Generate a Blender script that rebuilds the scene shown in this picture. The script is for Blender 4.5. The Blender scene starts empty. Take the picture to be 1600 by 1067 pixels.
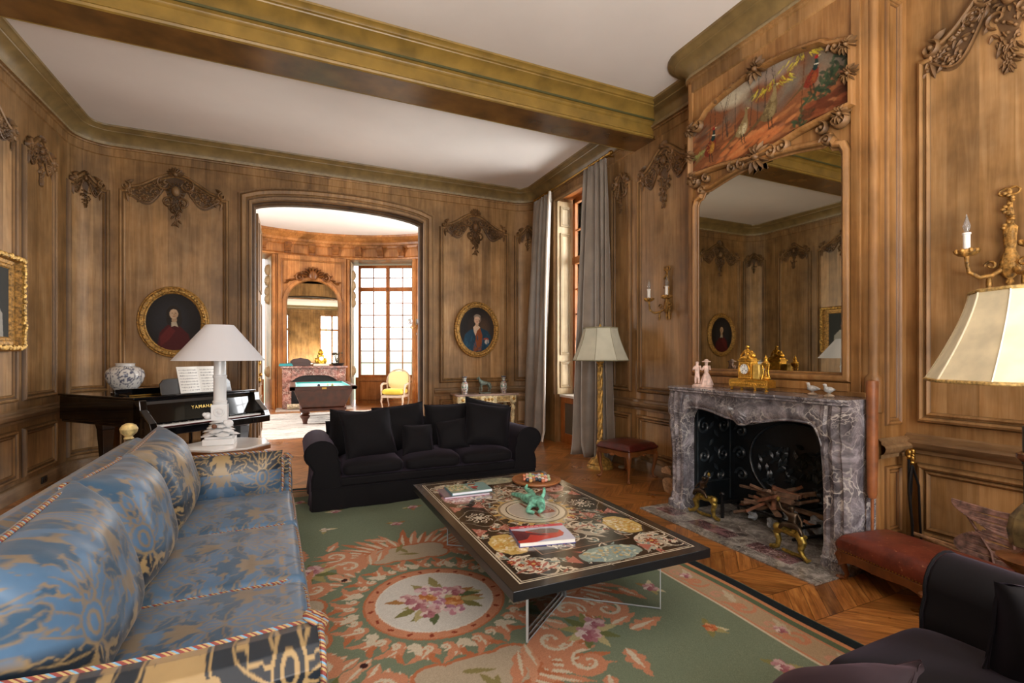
import bpy, bmesh, math, random
import numpy as np
from mathutils import Vector, Matrix, noise

SC = bpy.context.scene
COL = SC.collection
PI = math.pi
rnd = random.Random(7)

# ------------------------------------------------------------------ mesh builder
class MB:
    def __init__(s, M=None):
        s.v = []; s.f = []; s.d = []; s.M = M
    def add(s, vs, fs, d=0.0):
        o = len(s.v)
        M = s.M
        for p in vs:
            s.v.append(tuple(M @ Vector(p)) if M is not None else tuple(p))
        if isinstance(d, (int, float)): s.d += [d] * len(vs)
        else: s.d += list(d)
        s.f += [tuple(i + o for i in f) for f in fs]
        return s
    def box(s, x0, x1, y0, y1, z0, z1, d=0.0):
        vs = [(x0,y0,z0),(x1,y0,z0),(x1,y1,z0),(x0,y1,z0),(x0,y0,z1),(x1,y0,z1),(x1,y1,z1),(x0,y1,z1)]
        return s.add(vs, [(0,3,2,1),(4,5,6,7),(0,1,5,4),(1,2,6,5),(2,3,7,6),(3,0,4,7)], d)
    def hexa(s, vs, d=0.0):
        return s.add(vs, [(0,3,2,1),(4,5,6,7),(0,1,5,4),(1,2,6,5),(2,3,7,6),(3,0,4,7)], d)
    def lathe(s, prof, c=(0,0,0), n=24, M=None, d=0.0, sx=1, sy=1, caps=True, flute=0, fa=0.0, twist=0.0):
        vs = []; fs = []; ds = []
        m = len(prof)
        for i, (r, z) in enumerate(prof):
            for k in range(n):
                a = 2*PI*k/n + twist*z
                rr = r*(1 + (fa*math.cos(flute*a - flute*0) if flute else 0))
                p = Vector((c[0]+rr*math.cos(a)*sx, c[1]+rr*math.sin(a)*sy, c[2]+z))
                if M is not None: p = M @ p
                vs.append(p)
        for i in range(m-1):
            for k in range(n):
                k2 = (k+1) % n
                fs.append((i*n+k, i*n+k2, (i+1)*n+k2, (i+1)*n+k))
        if caps:
            if prof[0][0] > 1e-5: fs.append(tuple(reversed(range(n))))
            if prof[-1][0] > 1e-5: fs.append(tuple((m-1)*n+k for k in range(n)))
        return s.add(vs, fs, d)
    def tube(s, pts, rad, n=8, closed=False, d=0.0, flat=1.0, up=None):
        pts = [Vector(p) for p in pts]; m = len(pts)
        if not isinstance(rad, (list, tuple)): rad = [rad]*m
        vs = []; fs = []
        prev = None
        for i in range(m):
            if closed: t = pts[(i+1) % m] - pts[i-1]
            else: t = pts[min(i+1, m-1)] - pts[max(i-1, 0)]
            if t.length < 1e-9: t = Vector((0,0,1))
            t.normalize()
            if up is not None: a = Vector(up)
            elif prev is None: a = Vector((0,0,1)) if abs(t.z) < .9 else Vector((1,0,0))
            else: a = prev
            a = a - t*a.dot(t)
            if a.length < 1e-6: a = t.orthogonal()
            a.normalize(); b = t.cross(a); prev = a
            for k in range(n):
                an = 2*PI*k/n
                vs.append(pts[i] + a*(rad[i]*flat*math.cos(an)) + b*(rad[i]*math.sin(an)))
        mm = m if closed else m-1
        for i in range(mm):
            i2 = (i+1) % m
            for k in range(n):
                k2 = (k+1) % n
                fs.append((i*n+k, i*n+k2, i2*n+k2, i2*n+k))
        if not closed:
            fs.append(tuple(reversed(range(n)))); fs.append(tuple((m-1)*n+k for k in range(n)))
        return s.add(vs, fs, d)
    def ell(s, c, r, nu=10, nv=6, d=0.0, M=None):
        if isinstance(r, (int, float)): r = (r, r, r)
        vs = []; fs = []
        for j in range(1, nv):
            ph = PI*j/nv
            for k in range(nu):
                a = 2*PI*k/nu
                vs.append(Vector((r[0]*math.sin(ph)*math.cos(a), r[1]*math.sin(ph)*math.sin(a), r[2]*math.cos(ph))))
        top = len(vs); vs.append(Vector((0,0,r[2]))); vs.append(Vector((0,0,-r[2])))
        for j in range(nv-2):
            for k in range(nu):
                k2 = (k+1) % nu
                fs.append((j*nu+k, (j+1)*nu+k, (j+1)*nu+k2, j*nu+k2))
        for k in range(nu):
            k2 = (k+1) % nu
            fs.append((top, k, k2)); fs.append((top+1, (nv-2)*nu+k2, (nv-2)*nu+k))
        cc = Vector(c)
        vs = [(M @ p if M is not None else p) + cc for p in vs]
        return s.add(vs, fs, d)
    def prism(s, poly, z0, z1, f=None, d=0.0):
        """2D polygon extruded; f maps (x,y,z)->world"""
        n = len(poly)
        f = f or (lambda x, y, z: (x, y, z))
        vs = [f(x, y, z0) for x, y in poly] + [f(x, y, z1) for x, y in poly]
        fs = [tuple(reversed(range(n))), tuple(range(n, 2*n))] + [(i, (i+1) % n, n+(i+1) % n, n+i) for i in range(n)]
        return s.add(vs, fs, d)
    def grid(s, nu, nv, fn, cu=False, cv=False, d=0.0):
        vs = [fn(i/(nu if cu else nu-1), j/(nv if cv else nv-1)) for j in range(nv) for i in range(nu)]
        fs = []
        for j in range(nv if cv else nv-1):
            for i in range(nu if cu else nu-1):
                i2 = (i+1) % nu; j2 = (j+1) % nv
                fs.append((j*nu+i, j*nu+i2, j2*nu+i2, j2*nu+i))
        return s.add(vs, fs, d)
    def frame(s, outl, prof, f, closed=True):
        """sweep prof [(inset,height,dirt)] along polyline outl in a wall plane; f(u,z,h)->world. outline CCW -> inset goes inward"""
        n = len(outl); k = len(prof)
        vs = []; ds = []
        for i in range(n):
            p = Vector(outl[i])
            a = Vector(outl[i-1]) if (closed or i > 0) else None
            b = Vector(outl[(i+1) % n]) if (closed or i < n-1) else None
            d1 = (p-a).normalized() if a is not None else (b-p).normalized()
            d2 = (b-p).normalized() if b is not None else d1
            n1 = Vector((-d1.y, d1.x)); n2 = Vector((-d2.y, d2.x))
            m = n1+n2
            if m.length < .2: m = n1.copy()
            m.normalize(); sc = 1/max(.5, m.dot(n1))
            for (t, h, dd) in prof:
                q = p + m*t*sc
                vs.append(f(q.x, q.y, h)); ds.append(dd)
        fs = []
        for i in range(n if closed else n-1):
            i2 = (i+1) % n
            for j in range(k-1):
                fs.append((i*k+j, i2*k+j, i2*k+j+1, i*k+j+1))
        return s.add(vs, fs, ds)
    def build(s, name, mat, parent=None, smooth=40, bevel=0, sub=0, loc=None, rot=None, recalc=True, solid=0, bseg=2):
        me = bpy.data.meshes.new(name)
        me.from_pydata([tuple(p) for p in s.v], [], s.f)
        if any(s.d):
            a = me.attributes.new('crevice_shade', 'FLOAT', 'POINT'); a.data.foreach_set('value', np.array(s.d, dtype=np.float32))  # per-vertex amount of painted crease shade
        me.validate()
        if recalc:
            bm = bmesh.new(); bm.from_mesh(me); bmesh.ops.recalc_face_normals(bm, faces=bm.faces); bm.to_mesh(me); bm.free()
        return link(name, me, mat, parent, smooth, bevel, sub, loc, rot, solid, bseg)

def link(name, me, mat, parent=None, smooth=40, bevel=0, sub=0, loc=None, rot=None, solid=0, bseg=2):
    if mat is not None: me.materials.append(mat)
    if smooth:
        me.shade_smooth()
        if smooth < 180: me.set_sharp_from_angle(angle=math.radians(smooth))
    o = bpy.data.objects.new(name, me); COL.objects.link(o)
    if parent is not None: o.parent = parent
    if loc is not None: o.location = loc
    if rot is not None: o.rotation_euler = rot
    if solid:
        m = o.modifiers.new('s', 'SOLIDIFY'); m.thickness = solid
    if bevel:
        m = o.modifiers.new('b', 'BEVEL'); m.width = bevel; m.segments = bseg; m.limit_method = 'ANGLE'; m.angle_limit = math.radians(35)
    if sub:
        m = o.modifiers.new('u', 'SUBSURF'); m.levels = sub; m.render_levels = sub
    return o

def thing(name, label, cat, loc=(0,0,0), rz=0, group=None, rot=None):
    o = bpy.data.objects.new(name, None); COL.objects.link(o); o.empty_display_size = .1
    o.location = loc; o.rotation_euler = rot if rot else (0, 0, rz)
    o['label'] = label; o['category'] = cat
    if group: o['group'] = group
    return o
def tag(o, label, cat, group=None, kind=None):
    o['label'] = label; o['category'] = cat
    if group: o['group'] = group
    if kind: o['kind'] = kind
    return o
def structure(o, label=None):
    o['kind'] = 'structure'
    if label: o['label'] = label
    return o
def sroot(name):
    o = bpy.data.objects.new(name, None); COL.objects.link(o); o['kind'] = 'structure'; return o
def kids(o): return [c for c in bpy.data.objects if c.parent == o]
def dup(root, loc, rz=None, label=None, group=None):
    r = root.copy(); COL.objects.link(r); r.location = loc
    if rz is not None: r.rotation_euler = (0, 0, rz)
    if label: r['label'] = label
    if group: r['group'] = group
    for ch in kids(root):
        c2 = ch.copy(); COL.objects.link(c2); c2.parent = r
        for g in kids(ch):
            d = g.copy(); COL.objects.link(d); d.parent = c2
    return r

# ------------------------------------------------------------------ colour helpers
def lin(c):
    if isinstance(c, str):
        c = c.lstrip('#'); c = [int(c[i:i+2], 16)/255 for i in (0, 2, 4)]
    return tuple(x/12.92 if x <= .04045 else ((x+.055)/1.055)**2.4 for x in c)
def rgba(c): return tuple(lin(c)) + (1.0,)

class Canvas:
    def __init__(s, w, h, res, bg, x0=0.0, y0=0.0):
        s.w, s.h, s.res, s.x0, s.y0 = w, h, res, x0, y0
        s.nx, s.ny = int(round(w/res))+1, int(round(h/res))+1
        s.a = np.empty((s.ny, s.nx, 3), dtype=np.float32); s.a[:] = lin(bg)
    def _bb(s, x0, x1, y0, y1):
        i0 = max(0, int(math.floor((x0-s.x0)/s.res))); i1 = min(s.nx, int(math.ceil((x1-s.x0)/s.res))+1)
        j0 = max(0, int(math.floor((y0-s.y0)/s.res))); j1 = min(s.ny, int(math.ceil((y1-s.y0)/s.res))+1)
        if i1 <= i0 or j1 <= j0: return None
        X, Y = np.meshgrid(s.x0+np.arange(i0, i1)*s.res, s.y0+np.arange(j0, j1)*s.res)
        return i0, i1, j0, j1, X, Y
    def _put(s, b, m, col, al=1.0):
        i0, i1, j0, j1 = b[:4]
        sub = s.a[j0:j1, i0:i1]
        c = np.array(lin(col), dtype=np.float32)
        if np.isscalar(al): sub[m] = sub[m]*(1-al) + c*al
        else: sub[m] = sub[m]*(1-al[m][:, None]) + c*al[m][:, None]
    def poly(s, pts, col, al=1.0):
        pts = np.array(pts, dtype=float)
        b = s._bb(pts[:, 0].min(), pts[:, 0].max(), pts[:, 1].min(), pts[:, 1].max())
        if b is None: return s
        X, Y = b[4], b[5]
        m = np.zeros(X.shape, bool); n = len(pts)
        for i in range(n):
            xa, ya = pts[i]; xb, yb = pts[(i+1) % n]
            if ya == yb: continue
            c = ((ya > Y) != (yb > Y)) & (X < (xb-xa)*(Y-ya)/(yb-ya)+xa)
            m ^= c
        s._put(b, m, col, al); return s
    def ell(s, x, y, rx, ry, col, ang=0, al=1.0, soft=0.0):
        R = max(rx, ry)
        b = s._bb(x-R, x+R, y-R, y+R)
        if b is None: return s
        dx, dy = b[4]-x, b[5]-y; ca, sa = math.cos(ang), math.sin(ang)
        q = ((dx*ca+dy*sa)/rx)**2 + ((-dx*sa+dy*ca)/ry)**2
        if soft: s._put(b, q < 1, col, al*np.clip((1-q)/soft, 0, 1))
        else: s._put(b, q < 1, col, al)
        return s
    def stroke(s, pts, w, col, al=1.0, closed=False):
        n = len(pts)
        if not isinstance(w, (list, tuple)): w = [w]*n
        for i in range(n if closed else n-1):
            (xa, ya), (xb, yb) = pts[i], pts[(i+1) % n]; wa, wb = w[i]/2, w[(i+1) % n]/2
            W = max(wa, wb)
            b = s._bb(min(xa, xb)-W, max(xa, xb)+W, min(ya, yb)-W, max(ya, yb)+W)
            if b is None: continue
            dx, dy = xb-xa, yb-ya; L = dx*dx+dy*dy+1e-12
            t = np.clip(((b[4]-xa)*dx+(b[5]-ya)*dy)/L, 0, 1)
            dd = (b[4]-xa-t*dx)**2+(b[5]-ya-t*dy)**2
            s._put(b, dd < (wa+(wb-wa)*t)**2, col, al)
        return s
    def rect(s, x0, x1, y0, y1, col, al=1.0):
        return s.poly([(x0, y0), (x1, y0), (x1, y1), (x0, y1)], col, al)
    def leaf(s, x, y, ang, L, W, col, lobes=0, al=1.0, curl=0.0):
        """pointed or lobed (acanthus) leaf growing from x,y in direction ang"""
        N = 16; le = []; ri = []
        for i in range(N+1):
            t = i/N
            a = ang + curl*t
            cx = x + L*t*math.cos(ang+curl*t*.5); cy = y + L*t*math.sin(ang+curl*t*.5)
            w = W*.5*math.sin(PI*min(1, t**.75))
            if lobes: w *= .62+.38*abs(math.sin(lobes*PI*t))*1.4
            le.append((cx-w*math.sin(a), cy+w*math.cos(a))); ri.append((cx+w*math.sin(a), cy-w*math.cos(a)))
        return s.poly(le+ri[::-1], col, al)
    def scroll(s, x, y, r, a0, turns, w, col, hand=1, al=1.0, r1=.15):
        """spiral from outer radius r inwards; centre x,y"""
        N = int(18*turns)+4; pts = []; ws = []
        for i in range(N):
            t = i/(N-1); a = a0+hand*turns*2*PI*t; rr = r*(1-(1-r1)*t)
            pts.append((x+rr*math.cos(a), y+rr*math.sin(a))); ws.append(w*(.45+.9*math.sin(PI*min(1, t*1.1+.05))**.7 if t < .9 else .9*w/w))
        s.stroke(pts, ws, col, al); s.ell(pts[-1][0], pts[-1][1], w*.7, w*.7, col, al=al)
        return s
    def rose(s, x, y, r, cols, rg):
        for k in range(7):
            a = 2*PI*k/7+rg.random(); q = r*.62
            s.ell(x+q*math.cos(a), y+q*math.sin(a), r*.5, r*.4, cols[k % len(cols)], a)
        for k in range(5):
            a = 2*PI*k/5+rg.random(); q = r*.32
            s.ell(x+q*math.cos(a), y+q*math.sin(a), r*.36, r*.26, cols[(k+1) % len(cols)], a+.5)
        s.ell(x, y, r*.22, r*.18, cols[-1])
        return s
    def speckle(s, amp, rg, cell=3):
        n = np.random.RandomState(rg).rand(s.ny//cell+2, s.nx//cell+2)
        n = np.kron(n, np.ones((cell, cell)))[:s.ny, :s.nx]
        s.a *= (1+amp*(n[:, :, None]-.5)).astype(np.float32); return s
    def sample(s, x, y, wrap=False):
        i = (np.asarray(x)-s.x0)/s.res; j = (np.asarray(y)-s.y0)/s.res
        if wrap: i = np.mod(i, s.nx-1); j = np.mod(j, s.ny-1)
        else: i = np.clip(i, 0, s.nx-1.001); j = np.clip(j, 0, s.ny-1.001)
        i0 = i.astype(int); j0 = j.astype(int); fi = (i-i0)[:, None]; fj = (j-j0)[:, None]
        a = s.a
        i1 = np.minimum(i0+1, s.nx-1); j1 = np.minimum(j0+1, s.ny-1)
        return (a[j0, i0]*(1-fi)+a[j0, i1]*fi)*(1-fj)+(a[j1, i0]*(1-fi)+a[j1, i1]*fi)*fj
def paint(me, cols):
    a = me.attributes.new('Col', 'FLOAT_COLOR', 'POINT')
    c = np.ones((len(me.vertices), 4), dtype=np.float32); c[:, :3] = cols
    a.data.foreach_set('color', c.ravel())
def verts_np(me):
    v = np.empty(len(me.vertices)*3, dtype=np.float32); me.vertices.foreach_get('co', v); return v.reshape(-1, 3)
def grid_mesh(name, nx, ny, pos):
    """pos(U,V)-> (N,3); U,V in 0..1 arrays; fast numpy grid"""
    U, V = np.meshgrid(np.linspace(0, 1, nx), np.linspace(0, 1, ny)); U = U.ravel(); V = V.ravel()
    co = pos(U, V).astype(np.float32)
    j, i = np.meshgrid(np.arange(ny-1), np.arange(nx-1), indexing='ij'); b = (j*nx+i).ravel()
    F = np.stack([b, b+1, b+nx+1, b+nx], 1).astype(np.int32)
    me = bpy.data.meshes.new(name)
    me.vertices.add(len(co)); me.vertices.foreach_set('co', co.ravel())
    me.loops.add(F.size); me.loops.foreach_set('vertex_index', F.ravel())
    me.polygons.add(len(F)); me.polygons.foreach_set('loop_start', np.arange(0, F.size, 4, dtype=np.int32))
    me.update(calc_edges=True); me.validate()
    return me, U, V

# ------------------------------------------------------------------ materials
def nt(name):
    m = bpy.data.materials.new(name); m.use_nodes = True
    n = m.node_tree; b = n.nodes['Principled BSDF']; return m, n, b
def N(n, t, **kw):
    x = n.nodes.new(t)
    for k, v in kw.items():
        if k in x.inputs.keys(): x.inputs[k].default_value = v
        else: setattr(x, k, v)
    return x
def ramp(n, fac, stops):
    r = n.nodes.new('ShaderNodeValToRGB'); e = r.color_ramp.elements
    e[0].position = stops[0][0]; e[0].color = rgba(stops[0][1])
    e[1].position = stops[-1][0]; e[1].color = rgba(stops[-1][1])
    for p, c in stops[1:-1]:
        x = e.new(p); x.color = rgba(c)
    n.links.new(fac, r.inputs[0]); return r.outputs[0]
def mixc(n, a, b, fac, mode='MIX'):
    m = n.nodes.new('ShaderNodeMix'); m.data_type = 'RGBA'; m.blend_type = mode; m.clamp_factor = True
    for s_, v in ((0, fac), (6, a), (7, b)):
        if hasattr(v, 'links'): n.links.new(v, m.inputs[s_])
        else: m.inputs[s_].default_value = v if s_ == 0 else (rgba(v) if not (isinstance(v, tuple) and len(v) == 4) else v)
    return m.outputs[2]
def math_(n, op, a, b=None, clamp=False):
    m = n.nodes.new('ShaderNodeMath'); m.operation = op; m.use_clamp = clamp
    for i, v in enumerate((a, b)):
        if v is None: continue
        if hasattr(v, 'links'): n.links.new(v, m.inputs[i])
        else: m.inputs[i].default_value = v
    return m.outputs[0]
def coords(n, scale=(1,1,1), loc=(0,0,0), out='Object'):
    t = n.nodes.new('ShaderNodeTexCoord'); mp = n.nodes.new('ShaderNodeMapping')
    mp.inputs['Scale'].default_value = scale; mp.inputs['Location'].default_value = loc
    n.links.new(t.outputs[out], mp.inputs[0]); return mp.outputs[0]
def noise_(n, vec, scale=5, detail=4, rough=.5, dist=0):
    x = N(n, 'ShaderNodeTexNoise', Scale=scale, Detail=detail, Roughness=rough, Distortion=dist)
    n.links.new(vec, x.inputs['Vector']); return x.outputs['Fac']
def bump(n, b, h, strength=.2, dist=.01):
    x = N(n, 'ShaderNodeBump', Strength=strength, Distance=dist); n.links.new(h, x.inputs['Height']); n.links.new(x.outputs[0], b.inputs['Normal'])
def simple(name, col, rough=.5, metal=0, coat=0, sheen=0, nz=0, nscale=20, bmp=0, bscale=60, spec=.5, emit=None, trans=0, sheen_tint=None, ior=None):
    m, n, b = nt(name)
    b.inputs['Base Color'].default_value = rgba(col); b.inputs['Roughness'].default_value = rough; b.inputs['Metallic'].default_value = metal
    b.inputs['Coat Weight'].default_value = coat; b.inputs['Sheen Weight'].default_value = sheen; b.inputs['Specular IOR Level'].default_value = spec
    if sheen: b.inputs['Sheen Roughness'].default_value = .4
    if sheen_tint: b.inputs['Sheen Tint'].default_value = rgba(sheen_tint)
    if trans: b.inputs['Transmission Weight'].default_value = trans
    if ior: b.inputs['IOR'].default_value = ior
    if nz or bmp: v = coords(n)
    if nz:
        f = noise_(n, v, nscale, 5)
        c = [int(col.lstrip('#')[i:i+2], 16)/255 for i in (0,2,4)]
        lo = tuple(max(0, x*(1-nz)) for x in c); hi = tuple(min(1, x*(1+nz)) for x in c)
        n.links.new(ramp(n, f, [(.3, lo), (.7, hi)]), b.inputs['Base Color'])
    if bmp: bump(n, b, noise_(n, v, bscale, 4), bmp)
    if emit:
        b.inputs['Emission Color'].default_value = rgba(emit[0]); b.inputs['Emission Strength'].default_value = emit[1]
    return m
def vcol(name, rough=.6, coat=0, sheen=0, bmp=0, bscale=80, spec=.5, nz=.12, nscale=40, crevice_shade=False, stretch=(1,1,1)):
    m, n, b = nt(name)
    a = N(n, 'ShaderNodeAttribute', attribute_name='Col')
    v = coords(n, stretch)
    f = noise_(n, v, nscale, 4)
    c = mixc(n, a.outputs['Color'], ramp(n, f, [(.25, (1-nz,)*3), (.75, (1,)*3)]), 1.0, 'MULTIPLY')
    n.links.new(c, b.inputs['Base Color'])
    b.inputs['Roughness'].default_value = rough; b.inputs['Coat Weight'].default_value = coat; b.inputs['Sheen Weight'].default_value = sheen
    b.inputs['Specular IOR Level'].default_value = spec
    if bmp: bump(n, b, noise_(n, v, bscale, 3), bmp)
    return m
def oak(name, dark, mid, light, rough=.38, plank=.17, grain=(26, 26, 1.3), coat=0.0, axis='V', spec=.45, blotch=.5, bmp=.12):
    m, n, b = nt(name)
    t = n.nodes.new('ShaderNodeTexCoord'); sp = n.nodes.new('ShaderNodeSeparateXYZ'); n.links.new(t.outputs['Object'], sp.inputs[0])
    st = math_(n, 'ADD', sp.outputs[0], sp.outputs[1])
    w = N(n, 'ShaderNodeTexWhiteNoise', noise_dimensions='1D')
    fl = math_(n, 'FLOOR', math_(n, 'DIVIDE', math_(n, 'ADD', st, 50.0), plank)); n.links.new(fl, w.inputs['W'])
    # shift the grain on every plank
    cb = n.nodes.new('ShaderNodeCombineXYZ'); n.links.new(w.outputs['Value'], cb.inputs[2]); n.links.new(w.outputs['Value'], cb.inputs[0])
    va = n.nodes.new('ShaderNodeVectorMath'); va.operation = 'MULTIPLY_ADD'; n.links.new(cb.outputs[0], va.inputs[0]); va.inputs[1].default_value = (3,3,9); n.links.new(t.outputs['Object'], va.inputs[2])
    mp = n.nodes.new('ShaderNodeMapping'); mp.inputs['Scale'].default_value = grain if axis == 'V' else {'X': (grain[2], grain[0], grain[0]), 'Y': (grain[0], grain[2], grain[0])}[axis]
    n.links.new(va.outputs[0], mp.inputs[0])
    g1 = noise_(n, mp.outputs[0], 1.0, 9, .62, .7)
    mp2 = n.nodes.new('ShaderNodeMapping'); mp2.inputs['Scale'].default_value = tuple(x*(.16 if x > 3 else .55) for x in mp.inputs['Scale'].default_value)
    n.links.new(va.outputs[0], mp2.inputs[0])
    g2 = noise_(n, mp2.outputs[0], 1.0, 5, .55, 1.6)
    bl = noise_(n, t.outputs['Object'], 1.7, 4, .6)
    f = math_(n, 'ADD', math_(n, 'MULTIPLY', g1, .55), math_(n, 'MULTIPLY', g2, .45))
    c = ramp(n, f, [(.30, dark), (.48, mid), (.66, light)])
    c = mixc(n, c, ramp(n, bl, [(.35, (1-.45*blotch,)*3), (.6, (1,)*3)]), 1.0, 'MULTIPLY')
    c = mixc(n, c, ramp(n, w.outputs['Value'], [(0, (.84,)*3), (1, (1.0, 1.0, 1.0))]), 1.0, 'MULTIPLY')
    at = N(n, 'ShaderNodeAttribute', attribute_name='crevice_shade')  # shade of creases and recesses painted into the wood colour
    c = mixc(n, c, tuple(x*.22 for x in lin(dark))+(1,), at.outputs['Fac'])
    n.links.new(c, b.inputs['Base Color'])
    rr = n.nodes.new('ShaderNodeMapRange'); rr.inputs[3].default_value = rough-.08; rr.inputs[4].default_value = rough+.14
    n.links.new(g2, rr.inputs[0]); n.links.new(rr.outputs[0], b.inputs['Roughness'])
    b.inputs['Specular IOR Level'].default_value = spec; b.inputs['Coat Weight'].default_value = coat
    bump(n, b, g1, bmp, .004)
    return m
# ================================================================== camera
H = 1.45
cam = bpy.data.cameras.new('camera'); co = bpy.data.objects.new('camera', cam); COL.objects.link(co)
cam.sensor_width = 36; cam.lens = 758/1600*36; cam.shift_y = (555-533.5)/1600; cam.clip_start = .02; cam.clip_end = 200
co.location = (0, 0, H); co.rotation_euler = (PI/2, 0, -math.radians(24.34)); SC.camera = co

XL, XR, YF, YN, ZC = -2.53, 4.0, 8.0, -2.3, 4.4
XB, BY0, BY1 = 3.64, 2.0, 3.73           # chimney breast
OAK = oak('oak_panelling', '#82602f', '#ad8250', '#c79f6e', rough=.44)
OAKM = oak('oak_moulding', '#70512e', '#9b7345', '#b68d5d', plank=.9, rough=.46, spec=.35)
OAKH = oak('oak_rail', '#6d4f33', '#93714c', '#ae8c64', plank=3, axis='X', rough=.46, spec=.35)
OAKHY = oak('oak_rail_side', '#6d4f33', '#93714c', '#ae8c64', plank=30, axis='Y', rough=.46, spec=.35)
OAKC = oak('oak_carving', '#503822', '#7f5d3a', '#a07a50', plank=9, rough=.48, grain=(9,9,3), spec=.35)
OAKR = oak('oak_chimney_breast', '#7e5228', '#aa7842', '#c4935c', plank=.4, rough=.44)
OAKS = oak('oak_salon', '#8a5426', '#bb7d42', '#d69a5c', plank=.3)
OAKSD = oak('oak_salon_carving', '#553015', '#8a5528', '#aa7238', plank=9)
GILT = simple('gilt_olive_cornice', '#836830', rough=.38, nz=.13, nscale=5, bmp=.08, bscale=30)
OLIVE = simple('olive_cornice', '#75603a', rough=.42, nz=.12, nscale=7, bmp=.06, bscale=30)
SOFFIT = simple('brown_soffit', '#5f4220', rough=.25, nz=.25, nscale=3, bmp=.1, bscale=9)
PLASTER = simple('ceiling_plaster', '#dad2ca', rough=.9, nz=.02, nscale=1.2)
DARKGAP = simple('dark_recess', '#15100a', rough=.9)

# ---- wall plane maps: (u, z, height off the wall) -> world
def f_far(u, z, h): return (u, YF-h, z)
def f_left(u, z, h): return (XL+h, u, z)
def f_right(u, z, h): return (XR-h, u, z)
def f_rear(u, z, h): return (u, YN+h, z)
def f_breast(u, z, h): return (XB-h, u, z)
def f_ret(u, z, h): return (u, BY0-h, z)
def f_cornL(u, z, h):
    a = PI-u/.4; return (-2.13+(.4-h)*math.cos(a), 7.6+(.4-h)*math.sin(a), z)
def f_cornR(u, z, h):
    a = u/.4; return (3.6+(.4-h)*math.cos(a), 7.6+(.4-h)*math.sin(a), z)

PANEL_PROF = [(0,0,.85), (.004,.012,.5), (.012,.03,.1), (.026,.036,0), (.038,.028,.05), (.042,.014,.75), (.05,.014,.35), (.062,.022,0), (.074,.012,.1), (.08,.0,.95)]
SMALL_PROF = [(0,0,.8), (.006,.014,.2), (.018,.02,0), (.026,.012,.3), (.03,.008,.6), (.045,.012,.1), (.055,.0,.9)]

def curve_top(u0, u1, z1, rise, ear=.07):
    """shaped panel head"""
    um = (u0+u1)/2; hw = (u1-u0)/2
    def top(u):
        t = abs(u-um)/hw                      # 0 centre ..1 edge
        if t > 1-ear/hw: return z1
        t2 = t/(1-ear/hw)
        s = .5+.5*math.cos(PI*min(1, t2**1.15))
        return z1+.07+rise*s - .03*math.sin(PI*t2)
    return top

def panel(parent, f, u0, u1, z0, z1, rise=0, mat=None, mmat=None, prof=None, crest=None, seed=1, name='wall_panel', step=.16, cmat=None, ch=None):
    mat = mat or OAK; mmat = mmat or OAKM; prof = prof or PANEL_PROF
    top = curve_top(u0, u1, z1, rise) if rise else (lambda u: z1)
    pts = []
    n = max(2, int((u1-u0)/step)+1)
    pts += [(u0+(u1-u0)*i/(n-1), z0) for i in range(n)]
    if rise:
        m = 34; us = [u1-(u1-u0)*i/m for i in range(m+1)]
        pts.append((u1, z1)); e = .07
        pts.append((u1-e*.9, z1))
        for u in us:
            if u0+e < u < u1-e: pts.append((u, top(u)))
        pts.append((u0+e*.9, z1)); pts.append((u0, z1))
    else:
        pts += [(u1-(u1-u0)*i/(n-1), z1) for i in range(n)]
    wd = prof[-1][0]
    fl = MB(); k = max(3, int((u1-u0)/.05))
    ua, ub = u0+wd*.8, u1-wd*.8
    cols = [(ua+(ub-ua)*i/k) for i in range(k+1)]
    vs = []; 
    for u in cols:
        t = (top(u) if rise else z1)-wd*.8
        if rise and abs(u-(u0+u1)/2) > (u1-u0)/2-.16: t = min(t, z1-wd*.8+.02)
        vs.append(f(u, z0+wd*.8, .003)); vs.append(f(u, t, .003))
    fl.add(vs, [(2*i, 2*i+2, 2*i+3, 2*i+1) for i in range(k)])
    o = fl.build(name, mat, parent, smooth=0 if f not in (f_cornL, f_cornR) else 60)
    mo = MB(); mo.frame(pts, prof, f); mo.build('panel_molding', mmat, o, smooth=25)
    if crest:
        W, Hh = crest
        c = MB(); um = (u0+u1)/2
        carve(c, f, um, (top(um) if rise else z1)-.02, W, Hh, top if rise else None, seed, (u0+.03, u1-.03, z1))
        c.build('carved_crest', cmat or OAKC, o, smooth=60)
    return o

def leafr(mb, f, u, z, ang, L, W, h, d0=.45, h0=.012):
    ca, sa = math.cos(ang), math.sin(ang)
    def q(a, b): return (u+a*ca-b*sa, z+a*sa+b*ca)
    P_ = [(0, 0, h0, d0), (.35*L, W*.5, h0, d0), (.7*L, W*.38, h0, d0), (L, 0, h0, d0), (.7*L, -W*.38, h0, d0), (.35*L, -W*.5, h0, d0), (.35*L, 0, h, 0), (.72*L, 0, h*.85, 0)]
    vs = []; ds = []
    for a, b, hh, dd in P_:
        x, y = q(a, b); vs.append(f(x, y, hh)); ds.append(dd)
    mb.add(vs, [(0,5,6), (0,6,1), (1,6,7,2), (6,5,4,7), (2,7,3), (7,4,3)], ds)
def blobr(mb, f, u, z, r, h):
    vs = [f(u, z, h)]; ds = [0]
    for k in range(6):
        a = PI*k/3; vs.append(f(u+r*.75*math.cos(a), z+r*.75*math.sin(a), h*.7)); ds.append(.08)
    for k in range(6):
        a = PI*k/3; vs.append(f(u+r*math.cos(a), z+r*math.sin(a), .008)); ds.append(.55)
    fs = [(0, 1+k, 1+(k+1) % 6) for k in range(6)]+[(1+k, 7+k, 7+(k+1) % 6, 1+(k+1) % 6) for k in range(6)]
    mb.add(vs, fs, ds)
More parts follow.
